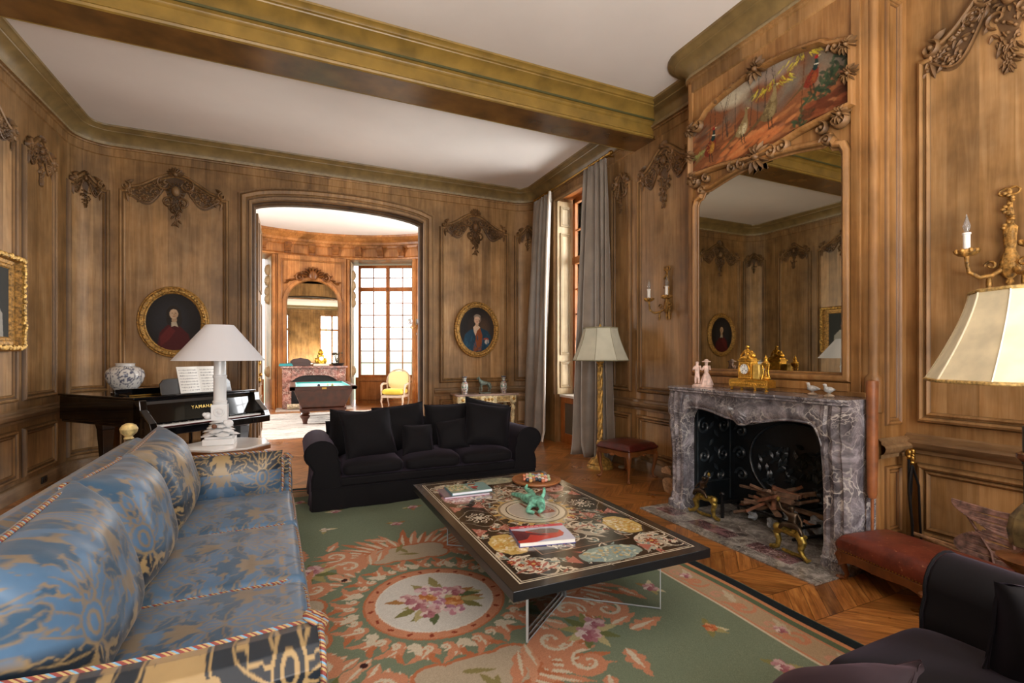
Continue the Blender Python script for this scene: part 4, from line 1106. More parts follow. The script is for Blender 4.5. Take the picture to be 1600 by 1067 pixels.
mb = MB(); cush(mb, 0, .3, .74, .6, .1, .52, .6, n=28, M=Matrix.Rotation(-.15, 3, 'X')); mb.build('backrest', YEL2, ac, smooth=180)
mb = MB(); mb.tube([(.33*math.cos(PI*i/12), .31+.05*math.sin(PI*i/12), .74+.30*math.sin(PI*i/12)) for i in range(13)], .022, 8); mb.tube([(.33, .31, .74), (.3, .28, .3)], .025, 8); mb.tube([(-.33, .31, .74), (-.3, .28, .3)], .025, 8); mb.box(-.3, .3, -.32, .3, .28, .35); mb.build('frame', PWD, ac, bevel=.01)
for sg in (-1, 1):
    mb = MB(); mb.tube([(sg*.33, .28, .64), (sg*.35, 0, .65), (sg*.33, -.2, .62), (sg*.31, -.24, .35)], [.025, .035, .03, .022], 8); mb.build('arm', PWD, ac)
    for y in (-.28, .28): mb = MB(); mb.tube([(sg*.28, y, .32), (sg*.30, y*1.06, .18), (sg*.27, y, .03), (sg*.28, y*1.05, 0)], [.035, .024, .018, .024], 8); mb.build('leg', PWD, ac)
# crystal sconce
CRY = simple('crystal', '#e9edf2', rough=.05, trans=.6, ior=1.45)
x, y = sp(41.5, SR-.16); cs = thing('crystal_sconce', 'glass drop wall light half hidden by the right doorway jamb in the far room', 'sconce', (x, y, 2.0))
mb = MB(); mb.tube([(0, .1, .3), (0, 0, .2), (0, 0, .6)], .012, 6)
for i in range(5):
    a = 2*PI*i/5; mb.tube([(0, 0, .25), (.12*math.cos(a), .1*math.sin(a), .18), (.2*math.cos(a), .15*math.sin(a), .32)], .008, 5)
mb.build('frame', BRASS, cs)
for i in range(5):
    a = 2*PI*i/5; bx_, by_ = .2*math.cos(a), .15*math.sin(a); mb = MB(); mb.lathe([(.02, 0), (.05, .04), (.05, .12), (.035, .16)], (bx_, by_, .32), 8); mb.build('glass_cup', CRY, cs)
    for j in range(3): mb = MB(); mb.ell((bx_+.03*math.cos(j*2.1), by_+.03*math.sin(j*2.1), .2-.07*j), (.014, .014, .036), 6, 4); mb.build('crystal_drop', CRY, cs)

# ================================================================== curtains of the right window
CURT = simple('grey_taupe_silk', '#82776b', rough=.42, sheen=.4, nz=.10, nscale=3, bmp=.15, bscale=30)
CURL = simple('curtain_lining', '#c9c0b4', rough=.6, sheen=.2)
def curtain(name, label, yt, yb, xt, folds, seed, z0=.01, z1=4.10, mat=CURT, edge=False):
    """yt,yb = (y0,y1) at top/bottom"""
    r = random.Random(seed); ph = [r.uniform(0, 6) for _ in range(4)]
    root = thing(name, label, 'curtain', (xt, (yb[0]+yb[1])/2, 0))
    oy = (yb[0]+yb[1])/2
    nu, nv = folds*18+1, 50
    def f(a, b):
        z = z0+(z1-z0)*b; s_ = (1-b); e = s_**.8
        y = (yt[0]*(1-a)+yt[1]*a)*(1-e)+(yb[0]*(1-a)+yb[1]*a)*e
        amp = .03+.055*e; t = a*folds*2*PI+1.2*math.sin(2*PI*a+ph[3])
        x = amp*math.sin(t+.5*math.sin(3*b+ph[0]))+.03*e*math.sin(2.3*a*PI+ph[1]+b*2)+.012*math.sin(t*2.3+ph[2]+b*3)
        if z < .18: x += -.06*(.18-z)/.18*math.sin(t*.5+1); y += .03*(.18-z)/.18*math.sin(t)
        return (x-.03, y-oy, z)
    mb = MB(); mb.grid(nu, nv, f); o = mb.build('drape', mat, root, smooth=180, solid=.006)
    mb = MB()
    k = 7
    for i in range(k):
        y = yt[0]+(yt[1]-yt[0])*(i+.5)/k-oy
        for q in (-1, 0, 1): mb.tube([(-.02, y+q*.012, z1-.16), (-.035, y+q*.02, z1-.05), (-.03, y+q*.022, z1)], [.006, .012, .01], 6)
    mb.build('pleats', mat, root)
    for i in range(k):
        mb = MB(); y = yt[0]+(yt[1]-yt[0])*(i+.5)/k-oy; mb.tube([(.022*math.cos(t_), y, z1+.04+.028*math.sin(t_)) for t_ in [2*PI*q/12 for q in range(12)]], .004, 5, closed=True)
        mb.build('ring', BRASS, root)
    if edge:
        mb = MB(); mb.tube([Vector(f(0.0, b/49))+Vector((-.01, -.012, 0)) for b in range(50)], [.02]*50, 8); mb.build('trimmed_edge', CURL, root)
    return root
curtain('left_curtain', 'grey silk curtain with a pale lining edge at the far side of the tall window', (6.90, 7.48), (7.18, 7.78), 3.86, 3, 3, edge=True).name = 'curtain'
curtain('curtain', 'grey silk curtain on the near side of the window behind the gilt floor lamp', (5.42, 5.90), (5.22, 6.10), 3.86, 4, 5)
rd = thing('curtain_rod', 'brass curtain rod above the tall window', 'curtain rod', (3.86, 6.45, 4.15))
mb = MB(); mb.tube([(0, -1.08, 0), (0, 1.08, 0)], .014, 10); mb.build('rod', BRASS, rd)
for y in (-1.1, 1.1): mb = MB(); mb.ell((0, y, 0), (.03, .045, .03), 10, 8); mb.build('finial', BRASS, rd)
for y in (-1.0, 1.0): mb = MB(); mb.tube([(0, y, 0), (.14, y, .0)], .009, 6); mb.build('bracket', BRASS, rd)
# ================================================================== sky
W_ = bpy.data.worlds.new('sky'); SC.world = W_; W_.use_nodes = True; n = W_.node_tree; bg = n.nodes['Background']
t = n.nodes.new('ShaderNodeTexCoord'); s_ = n.nodes.new('ShaderNodeSeparateXYZ'); n.links.new(t.outputs['Generated'], s_.inputs[0])
SKY = 3.2
r_ = n.nodes.new('ShaderNodeValToRGB'); e = r_.color_ramp.elements
e[0].position = .40; e[0].color = (.20, .24, .18, 1); e[1].position = .56; e[1].color = (1, 1, 1.0, 1)
for p_, c_ in ((.47, (.24, .29, .21, 1)), (.495, (.32, .38, .29, 1)), (.515, (.72, .75, .70, 1))):
    x = e.new(p_); x.color = c_
mr = n.nodes.new('ShaderNodeMapRange'); mr.inputs[1].default_value = -1; mr.inputs[2].default_value = 1; n.links.new(s_.outputs[2], mr.inputs[0]); n.links.new(mr.outputs[0], r_.inputs[0])
n.links.new(r_.outputs[0], bg.inputs[0]); bg.inputs[1].default_value = SKY
SC.view_settings.view_transform = 'Standard'; SC.view_settings.exposure = .42
SC.cycles.use_denoising = True; SC.cycles.max_bounces = 8; SC.cycles.diffuse_bounces = 5; SC.cycles.sample_clamp_indirect = 8; SC.cycles.caustics_reflective = False; SC.cycles.caustics_refractive = False
# ================================================================== aubusson rug
def make_rug():
    W, L = 3.62, 5.85; x0, y0 = -1.04, -.12
    res = .0075
    c = Canvas(W, L, res, '#7a8771', x0, y0); rg = random.Random(21)
    for i in range(120): c.ell(rg.uniform(x0, x0+W), rg.uniform(y0, y0+L), rg.uniform(.2, .6), rg.uniform(.08, .3), rg.choice(['#717e68', '#828f7a', '#7b8872']), rg.uniform(0, 3), .35, .9)
    OR, OR2, CR, CR2, BE, DK = '#c98c6c', '#bb7450', '#d3c9b2', '#c6b99e', '#b8aa94', '#33402f'
    RO = ['#b07880', '#d0aeac', '#ba8a8e', '#dccac4', '#a0626c']
    x1, y1 = x0+W, y0+L
    # borders: black, orange, green, beige with orange lines
    def band(i0, i1, col):
        c.rect(x0+i0, x0+i1, y0+i0, y1-i0, col); c.rect(x1-i1, x1-i0, y0+i0, y1-i0, col); c.rect(x0+i0, x1-i0, y0+i0, y0+i1, col); c.rect(x0+i0, x1-i0, y1-i1, y1-i0, col)
    band(0, .075, '#1b2327'); band(.075, .105, '#c98a62'); band(.105, .15, '#5f7056'); band(.15, .165, OR); band(.165, .315, '#b79f80'); band(.315, .335, OR); band(.335, .343, CR)
    for s_ in np.arange(0, L-.5, .34):      # scroll work in the side borders
        for xx, hd in ((x0+.24, 1), (x1-.24, -1)):
            yy = y0+.4+s_
            c.scroll(xx, yy, .07, rg.random()*6, 1.1, .022, OR, hd); c.scroll(xx+.02*hd, yy+.16, .05, rg.random()*6, 1, .018, '#c99a80', -hd)
            c.leaf(xx, yy+.05, PI/2+.4*hd, .16, .05, CR2, 3); c.leaf(xx, yy-.02, PI/2-.5*hd, .14, .045, OR, 3)
            if rg.random() < .5: c.rose(xx, yy+.1, .035, RO, rg)
    cx, cy = .77, 2.80
    def P2(r, a): return (cx+r*math.cos(a), cy+r*math.sin(a))
    # radiating acanthus / cartouche field
    for k in range(4):
        a = k*PI/2; q = P2(.80, a)
        q0 = P2(.72, a)
        for rnd_ in (0, 1):
            for j in range(-11, 12):
                aj = a+j*.145; L1 = (.46+.05*math.cos(j*1.7)) if rnd_ == 0 else .40
                sx_ = q0[0]-.22*math.sin(a)*math.sin(j*.135)*1.0; sy_ = q0[1]+.22*math.cos(a)*math.sin(j*.135)
                if rnd_ == 0: c.leaf(sx_, sy_, aj, L1, .085, OR if j % 2 else OR2, 3, curl=.25*(1 if j > 0 else -1))
                else: c.leaf(sx_+.16*math.cos(aj), sy_+.16*math.sin(aj), aj, .22, .024, CR, curl=.3*(1 if j > 0 else -1))
        # cream cartouche
        for (r_, t_, rx, ry) in ((.74, 0, .13, .26), (.78, .17, .1, .14), (.78, -.17, .1, .14), (.70, .27, .07, .09), (.70, -.27, .07, .09)):
            q = P2(r_, a+t_); c.ell(q[0], q[1], rx+.02, ry+.02, OR2, a)
        for (r_, t_, rx, ry) in ((.74, 0, .13, .26), (.78, .17, .1, .14), (.78, -.17, .1, .14), (.70, .27, .07, .09), (.70, -.27, .07, .09)):
            q = P2(r_, a+t_); c.ell(q[0], q[1], rx, ry, BE, a)
        for j in range(3):
            q = P2(.70+.04*j, a+.1*(j-1)); c.leaf(q[0], q[1], a+1.3-j*.9, .16, .035, '#8d8455')
        # corner bouquets and C scrolls between
        b_ = a+PI/4
        for j in range(-5, 6):
            q = P2(.60+.02*abs(j), b_+j*.09); c.leaf(q[0], q[1], b_+j*.22, .30, .075, OR if j % 2 else '#d09a7a', 3, curl=.4*(1 if j > 0 else -1)); c.leaf(q[0], q[1], b_+j*.22, .2, .02, CR)
        for sg in (-1, 1):
            q = P2(.78, b_+sg*.20); c.scroll(q[0], q[1], .13, b_, 1.1, .05, OR, sg); c.scroll(q[0], q[1], .10, b_+.2, .9, .016, CR, sg)
            q = P2(1.0, b_+sg*.26); c.scroll(q[0], q[1], .12, b_+2, 1.2, .045, OR, -sg); c.scroll(q[0], q[1], .09, b_+2, 1.0, .016, CR, -sg)
            q = P2(1.12, b_+sg*.08); c.leaf(q[0], q[1], b_+sg*.9, .24, .1, OR, 4); c.leaf(q[0], q[1], b_+sg*.9, .18, .03, CR)
        q = P2(.92, b_)
        for j in range(9): c.leaf(q[0], q[1], b_+j*.7, .17, .06, rg.choice(['#8d8a55', '#a49a66', '#6f7448', '#bdb183']), 0)
        for j in range(4): c.rose(q[0]+rg.uniform(-.08, .08), q[1]+rg.uniform(-.07, .07), .055, RO, rg)
        q = P2(.66, b_); c.ell(q[0], q[1], .02, .02, '#3a2222')
    # extra outer scrolls
    for k in range(16):
        a = k*PI/8+.1; q = P2(1.02+.1*(k % 2), a); c.leaf(q[0], q[1], a+.9*(-1)**k, .2, .08, OR, 3); c.leaf(q[0], q[1], a+.9*(-1)**k, .14, .025, CR)
    for k in range(44):
        a = k*2*PI/44; q = P2(.46, a); c.leaf(q[0], q[1], a+.5*(-1)**k, .19, .06, OR if k % 2 else OR2, 3, curl=.5*(-1)**k); c.leaf(q[0], q[1], a+.5*(-1)**k, .13, .018, CR)
    # medallion
    for k in range(36):
        a = k*2*PI/36; q = P2(.435, a); c.leaf(q[0], q[1], a+.6, .13, .055, OR if k % 3 else CR, 2); c.scroll(*P2(.48, a), .03, a, 1, .014, CR, 1)
    c.ell(cx, cy, .41, .41, OR2); c.ell(cx, cy, .398, .398, OR)
    for k in range(20): q = P2(.37, k*2*PI/20); c.ell(q[0], q[1], .018, .01, '#8c3f2a', k)
    c.ell(cx, cy, .342, .342, '#dfdbcf'); c.ell(cx, cy, .332, .332, '#d3d2cb')
    for j in range(30): a = rg.random()*6.28; r_ = rg.random()*.16; q = P2(r_, a); c.leaf(q[0], q[1], a+rg.uniform(-.5, .5), .15, .055, rg.choice(['#7d7a4a', '#9a9160', '#5d6a48', '#b2a878', '#a77a4a']))
    for j in range(11): a = j*2.4; r_ = .05*math.sqrt(j); q = P2(r_*1.05, a); c.rose(q[0], q[1]*1.0, .056, rg.choice([RO, ['#c98f9c', '#e5d3cf', '#b47d94', '#d9bcc0'], ['#cf8f5a', '#dfb07a', '#b9743f']]), rg)
    # scattered sprigs
    r3 = random.Random(5); spots = []
    for i in range(400):
        x, y = r3.uniform(x0+.45, x1-.45), r3.uniform(y0+.45, y1-.45)
        if math.hypot(x-cx, y-cy) < 1.3: continue
        if any(math.hypot(x-a, y-b) < .33 for a, b in spots): continue
        spots.append((x, y)); k = r3.random()
        for j in range(4): c.leaf(x, y, r3.random()*6.28, .10, .04, r3.choice(['#a59b6a', '#8a8755', '#9c7a4c', '#d2c8a4']))
        if k < .55:
            c.rose(x, y, .045, RO, r3)
        elif k < .8: c.rose(x, y, .04, ['#d9cdb4', '#cfc4b4', '#e6ded0', '#b8a88a'], r3)
        else: c.rose(x, y, .035, ['#c9794f', '#d99a70', '#b5623a'], r3)
    c.speckle(.10, 3, 1)
    def pos(U, V):
        x = x0+W*U; y = y0+L*V
        z = .010+.0065*np.sin(x*5+2*np.sin(y*1.7))*np.sin(y*4.1+x)*1.0+.006*np.exp(-((y-5.1-.3*np.sin(x*3))/.05)**2)
        return np.stack([x, y, np.maximum(.006, z)], 1)
    me, U, V = grid_mesh('aubusson_rug', c.nx, c.ny, pos); paint(me, c.a.reshape(-1, 3))
    return tag(link('floral_rug', me, vcol('rug_wool', rough=.95, bmp=.25, bscale=320, nz=.16, nscale=220, spec=.15), None, 180), 'large sage green rug with orange scrollwork, a white floral medallion and a black edge', 'rug')
make_rug()

# ================================================================== coffee table
def make_table():
    X0, X1, Y0, Y1, ZT = .875, 2.03, 1.92, 3.845, .42
    root = thing('coffee_table', 'low black table inlaid with coloured marbles on clear acrylic legs', 'coffee table', ((X0+X1)/2, (Y0+Y1)/2, 0))
    W, L = X1-X0, Y1-Y0; c = Canvas(W, L, .0036, '#2a2622'); rg = random.Random(8)
    BK, CRM, PK, YE, GR, RD = '#1d1a18', '#cfc5b0', '#a8675a', '#c4a763', '#8b9c93', '#96402c'
    c.rect(.055, W-.055, .055, L-.055, '#cfc5b0'); c.rect(.062, W-.062, .062, L-.062, BK); c.rect(.072, W-.072, .072, L-.072, '#b8ad98'); c.rect(.076, W-.076, .076, L-.076, BK)
    def agate(x, y, w, h, col, cols, s_):
        pts = []
        for k in range(48):
            a = 2*PI*k/48; r = 1+.13*abs(math.cos(2*a))**.5*(1 if abs(math.cos(2*a)) > .6 else .2)-.06; pts.append((x+w*r*math.copysign(abs(math.cos(a))**.7, math.cos(a)), y+h*r*math.copysign(abs(math.sin(a))**.7, math.sin(a))))
        c.poly([(x+(px-x)*1.08, y+(py-y)*1.08) for px, py in pts], '#3b3530'); c.poly(pts, col)
        b = random.Random(s_)
        for i in range(150):
            u, v = b.uniform(-.85, .85), b.uniform(-.8, .8)
            if abs(u)**2.5+abs(v)**2.5 < .85: c.ell(x+w*u, y+h*v, b.uniform(.005, .022), b.uniform(.003, .01), b.choice(cols), b.uniform(0, 3), .8)
    def flower(x, y, r, col):
        for k in range(6): a = k*PI/3; c.leaf(x, y, a, r, r*.5, col)
        c.ell(x, y, r*.22, r*.22, YE)
    def arab(x, y, w, h, n_, s_, w0=.012):
        b = random.Random(s_)
        for k in range(n_):
            u, v = b.uniform(-1, 1)*w, b.uniform(-1, 1)*h
            r = b.uniform(.03, .07); c.scroll(x+u, y+v, r, b.uniform(0, 6), 1.2, w0, b.choice([CRM, CRM, '#b7ac98', '#9c9484']), b.choice((-1, 1)))
            for j in range(3): c.leaf(x+u, y+v, b.uniform(0, 6), r*1.3, .018, b.choice([CRM, '#a79d8c', PK, '#7f8f88', '#8c5a4c']))
            if b.random() < .4: flower(x+u+b.uniform(-.03, .03), y+v, .024, b.choice([CRM, RD, '#c8b9a2', '#9aa8a0']))
    fw = .30
    for k_ in range(26):
        arab(.19 if k_ % 2 else W-.19, .15+(L-.3)*k_/26, .09, .05, 2, 300+k_, .007)
    for k_ in range(8): arab(.3+(W-.6)*k_/8, .17 if k_ % 2 else L-.17, .05, .07, 3, 500+k_, .007)
    for k_ in range(18): arab(W/2+(-1)**k_*.22, L/2-.35+.7*k_/18, .04, .03, 1, 700+k_, .007)
    # corners
    for (x, y) in ((.21, .22), (W-.21, .22), (.21, L-.22), (W-.21, L-.22)):
        c.scroll(x, y, .10, rg.random()*6, 1.3, .022, CRM, 1); c.scroll(x, y, .075, rg.random()*6, 1.2, .018, '#a79d8c', -1); arab(x, y, .09, .09, 9, int(x*99+y*7), .009); flower(x, y, .045, RD)
    # long sides
    for x in (.20, W-.20):
        for (y, col, cols, ty) in ((.50, YE, ['#d8c489', '#b08a3e', '#dfd2a8', '#c9974a', '#e6dcc0'], 'a'), (L/2-.0, BK, None, 'm'), (L-.50, '#b88c84', ['#c9a9a0', '#8f4a40', '#d6c4ba', '#a86e62'], 'a'), (L/2-.23, None, None, 't'), (L/2+.23, None, None, 't')):
            if ty == 'a': agate(x, y, .095, .135, col, cols, int(y*100+x*10))
            elif ty == 'm':
                for R, cc in ((.15, '#8d8474'), (.143, BK)): c.poly([(x+.8*R*(1+.12*math.cos(4*a))*math.cos(a), y+R*(1+.12*math.cos(4*a))*math.sin(a)) for a in [2*PI*k/40 for k in range(40)]], cc)
                for k in range(8): a = k*PI/4; c.scroll(x+.06*math.cos(a), y+.075*math.sin(a), .026, a, 1.1, .006, CRM, 1); c.leaf(x, y, a, .05, .014, CRM)
            else:
                for sg in (-1, 1):
                    c.poly([(x+sg*.11, y-.07), (x+sg*.11, y+.07), (x+sg*.03, y)], PK)
                    for i in range(16): c.ell(x+sg*rg.uniform(.06, .1), y+rg.uniform(-.04, .04), .006, .004, '#c79a8c')
    # short sides
    for y, col, cols in ((.17, GR, ['#a9b8ae', '#6f8a90', '#c9cdb4', '#b8a06a', '#7f98a0']), (L-.17, '#a3a58c', ['#bcbfa4', '#8f9a88', '#c9c4a4'])):
        agate(W/2+.06, y, .17, .085, col, cols, int(y*77))
        for sg in (-1, 1): c.poly([(W/2+.06+sg*.20, y-.05), (W/2+.06+sg*.27, y), (W/2+.06+sg*.20, y+.05)], PK)
    # inner field
    for i_, cc in ((fw, '#7a5a48'), (fw+.006, BK)): pass
    c.stroke([(fw, fw), (W-fw, fw), (W-fw, L-fw), (fw, L-fw)], .006, '#8d6f5a', closed=True); c.stroke([(fw+.02, fw+.02), (W-fw-.02, fw+.02), (W-fw-.02, L-fw-.02), (fw+.02, L-fw-.02)], .003, '#6e6455', closed=True)
    for q in range(2):
        yy = L/2+(-1)**q*.42
        for sg in (-1, 1):
            for k in range(4): c.scroll(W/2+sg*(.08+.05*k), yy+(-1)**q*(.03*k-.08), .08-.01*k, k*1.3, 1.3, .016, CRM if k % 2 else '#b3a690', sg)
            c.leaf(W/2+sg*.05, yy, PI/2*(-1)**q+sg*.6, .22, .06, '#a79d8c', 3)
        arab(W/2, yy, .24, .20, 34, 40+q, .009)
    for R, cc in ((.235, '#c2ac7c'), (.225, '#857864'), (.21, CRM), (.175, '#3a332c'), (.168, CRM), (.155, '#b7b0a6')): c.ell(W/2, L/2, R, R*1.12, cc)
    for k in range(24): a = 2*PI*k/24; c.leaf(W/2+.225*math.cos(a), L/2+.25*math.sin(a), a, .06, .035, rg.choice([YE, CRM, '#b08f5a']), 2)
    c.rect(W/2-.02, W/2+.13, L/2-.09, L/2+.09, RD); c.rect(W/2-.02, W/2-.005, L/2-.17, L/2+.17, RD); c.rect(W/2+.005, W/2+.02, L/2-.16, L/2+.16, CRM); arab(W/2+.07, L/2, .03, .05, 3, 77, .005)
    c.speckle(.12, 8, 1)
    me, U, V = grid_mesh('inlaid_top', c.nx, c.ny, lambda U, V: np.stack([(U-.5)*W, (V-.5)*L, np.full_like(U, ZT+.0006)], 1)); paint(me, c.a.reshape(-1, 3))
    slab = MB().box(-W/2, W/2, -L/2, L/2, ZT-.048, ZT).build('tabletop', simple('black_slate', '#15171a', rough=.35, coat=.1), root, smooth=0, bevel=.003)
    TOPM = vcol('polished_inlay', rough=.16, coat=.7, nz=.04, spec=.5)
    for x in TOPM.node_tree.nodes:
        if x.type == 'BSDF_PRINCIPLED': x.inputs['Coat Roughness'].default_value = .13
    link('marble_inlay', me, TOPM, slab, 0)
    ac_ = simple('clear_acrylic', '#f2f6f6', rough=.02, trans=1, ior=1.2)
    EDG = simple('acrylic_edge', '#c3cdd0', rough=.1, spec=.8)
    def plate(p, q):
        ox, oy = (X0+X1)/2, (Y0+Y1)/2
        a = Vector((p[0]-ox, p[1]-oy)); b = Vector((q[0]-ox, q[1]-oy)); d = (b-a).normalized(); n_ = Vector((-d.y, d.x))*.006
        mb = MB(); mb.hexa([(*(a-n_), .012), (*(b-n_), .012), (*(b+n_), .012), (*(a+n_), .012), (*(a-n_), ZT-.048), (*(b-n_), ZT-.048), (*(b+n_), ZT-.048), (*(a+n_), ZT-.048)])
        pl_ = mb.build('leg', GLASS, root, smooth=0)
        e = MB()
        for c_ in (a, b):
            e.hexa([(c_.x-n_.x-d.x*.003, c_.y-n_.y-d.y*.003, .012), (c_.x-n_.x+d.x*.003, c_.y-n_.y+d.y*.003, .012), (c_.x+n_.x+d.x*.003, c_.y+n_.y+d.y*.003, .012), (c_.x+n_.x-d.x*.003, c_.y+n_.y-d.y*.003, .012)]+
                   [(c_.x-n_.x-d.x*.003, c_.y-n_.y-d.y*.003, ZT-.05), (c_.x-n_.x+d.x*.003, c_.y-n_.y+d.y*.003, ZT-.05), (c_.x+n_.x+d.x*.003, c_.y+n_.y+d.y*.003, ZT-.05), (c_.x+n_.x-d.x*.003, c_.y+n_.y-d.y*.003, ZT-.05)])
        e.tube([(*a, .015), (*b, .015)], .004, 4)
        e.build('polished_edge', EDG, pl_, smooth=0)
    plate((1.07, 2.18), (1.48, 2.50)); plate((1.48, 2.50), (1.90, 2.16)); plate((1.07, 3.55), (1.48, 3.25)); plate((1.48, 3.25), (1.90, 3.57))
    return root
make_table()
TZ = .4215
# ---- books
def book(name, label, x, y, w, l, h, rz, z, cover, pages='#ece9e2', sides=None, group=None):
    b = thing(name, label, 'book', (x, y, z), rz=rz, group=group)
    MB().box(-w/2+.004, w/2-.003, -l/2+.003, l/2-.003, .003, h-.003).build('pages', simple('pages_'+name, pages, rough=.7), b, smooth=0)
    cm = simple('cover_'+name, sides or '#888888', rough=.4)
    MB().box(-w/2, w/2, -l/2, l/2, 0, .003).build('back_cover', cm, b, smooth=0)
    MB().box(-w/2, -w/2+.004, -l/2, l/2, .003, h-.003).build('spine', cm, b, smooth=0)
    nx = max(20, int(w/.002)); ny = max(20, int(l/.002))
    me, U, V = grid_mesh('cover', nx, ny, lambda U, V: np.stack([(U-.5)*w, (V-.5)*l, np.full_like(U, h)], 1)); paint(me, cover.sample(U*w, V*l))
    link('front_cover', me, vcol('coverart_'+name, rough=.25, coat=.3, nz=.02), b, 0); return b
cv1 = Canvas(.32, .245, .0015, '#c2c6da'); cv1.rect(0, .32, .213, .245, '#cc4653')
cv1.poly([(0, .0), (.10, .0), (.15, .025), (.22, .04), (.265, .06), (.285, .10), (.275, .15), (.24, .18), (.17, .19), (.09, .17), (.06, .165), (0, .195)], '#b8473a')
cv1.poly([(0, .0), (.03, .0), (.09, .11), (.07, .165), (0, .195)], '#5a2230'); cv1.poly([(.08, .17), (.17, .19), (.24, .18), (.275, .15), (.25, .11), (.15, .11), (.11, .14)], '#7b6a66'); cv1.poly([(0, .03), (.06, .05), (.11, .1), (.15, .07), (.22, .06), (.10, .0), (0, .0)], '#c23a30'); cv1.poly([(.11, .13), (.15, .11), (.2, .08), (.13, .09), (.06, .13), (0, .15), (0, .18), (.06, .155)], '#6a2a34')
for i in range(60): cv1.ell(.1+.15*rg.random(), .13+.045*rg.random(), .006, .003, rg.choice(['#5d5050', '#8d7f7a', '#9a6a60']), 0, .6)
for a, b_ in ((.055, .085), (.10, .115), (.12, .14), (.145, .17), (.175, .2)): cv1.rect(a, b_, .223, .232, '#ecdcdc'); 
for a in np.arange(.056, .2, .006): cv1.rect(a, a+.0015, .222, .233, '#cc4653')
cv1.rect(.008, .03, .226, .229, '#e09aa0')
book('large_book', 'large book with a red band and red desert dune cover, nearest on the table', 1.285, 2.435, .32, .25, .024, -.20, TZ, cv1, sides='#4a4a8a')
cv2 = Canvas(.30, .22, .0015, '#7fa3a2'); cv2.rect(0, .16, 0, .22, '#8fa58f'); cv2.rect(.158, .163, 0, .22, '#5f8a8c')
for i in range(90): cv2.ell(.01+.13*rg.random(), .05+.15*rg.random(), .015, .006, rg.choice(['#c9b98a', '#d9cfa6', '#6f8a5a', '#a7824e', '#e4dcc0']), rg.random()*3, .8)
cv2.poly([(.17, .12), (.22, .15), (.24, .19), (.19, .2), (.165, .17)], '#8a6250'); cv2.ell(.2, .10, .03, .02, '#a5343c'); cv2.ell(.19, .06, .02, .025, '#7d5c48'); cv2.rect(.165, .21, .13, .15, '#d8cfa8')
book('pink_book', 'thin pinkish book lying under the teal one on the coffee table', 1.165, 3.455, .34, .23, .014, -.06, TZ, Canvas(.34, .23, .01, '#7d7078'), sides='#9a7488', pages='#cfc6d2')
book('teal_book', 'teal book with a painted cover lying on top of a thin pinkish book', 1.205, 3.465, .31, .215, .02, -.02, TZ+.0145, cv2, sides='#5f8f98', pages='#e8eef6')
# ---- solitaire board with marbles
bd = thing('round_tray', 'round wooden board with a grooved rim holding coloured stone balls', 'tray', (1.80, 3.50, TZ))
TW = oak('tray_wood', '#7a4a26', '#a5683a', '#be8450', plank=9, grain=(9, 9, 9))
mb = MB(); mb.lathe([(.14, 0), (.185, .006), (.20, .022), (.198, .03), (.185, .028), (.175, .02), (.165, .026), (.15, .026), (.145, .022), (.0, .022)], n=48); mb.build('board', TW, bd, smooth=50)
cols = ['#b9c27a', '#3c4a55', '#a3302a', '#d98a2c', '#d9a79a', '#c9a36a', '#8b93b8', '#7f8a9a', '#d8d2cc', '#7a2a2a', '#5c9aa0', '#a7b08c', '#8f6a52', '#2b2c33', '#cfc9dd', '#c77a5a', '#e3e0dc', '#556a8c']
def cname(h):
    r, g, b = [int(h[i:i+2], 16)/255 for i in (1, 3, 5)]; import colorsys
    hh, l, s_ = colorsys.rgb_to_hls(r, g, b)
    if l < .25: return 'black'
    if s_ < .15: return 'white' if l > .75 else 'grey'
    for t_, n_ in ((.04, 'red'), (.11, 'orange'), (.17, 'yellow'), (.45, 'green'), (.7, 'blue'), (.92, 'violet')):
        if hh <= t_: return n_
    return 'red'
i = 0; balls = {}
proto = {}
for ry in range(-3, 4):
    for rx in range(-3, 4):
        if abs(rx) > 1 and abs(ry) > 1: continue
        col = cols[(i*7+ry) % len(cols)]; R = .0155
        if col not in proto:
            mb = MB(); mb.ell((0, 0, 0), R, 16, 10); proto[col] = mb.build('stone_ball', simple('stone_'+col, col, rough=.12, nz=.2, nscale=60)); o = proto[col]
        else: o = proto[col].copy(); COL.objects.link(o)
        a = .35; o.location = (1.80+(rx*math.cos(a)-ry*math.sin(a))*.0345, 3.50+(rx*math.sin(a)+ry*math.cos(a))*.0345, TZ+.022+R)
        side = 'near' if ry < -1 else ('far' if ry > 1 else 'middle'); lr = 'left' if rx < 0 else ('right' if rx > 0 else 'centre')
        pos_ = {-3: 'nearest row', -2: 'second row from the front', -1: 'third row', 0: 'middle row', 1: 'row behind the middle', 2: 'second row from the back', 3: 'farthest row'}[ry]
        ps = {-3: 'leftmost', -2: 'second from left', -1: 'left of centre', 0: 'centre', 1: 'right of centre', 2: 'second from right', 3: 'rightmost'}[rx]
        tag(o, '%s stone ball, %s, %s of the round board' % (cname(col), ps, pos_), 'ball', 'stone balls on the round wooden board'); i += 1
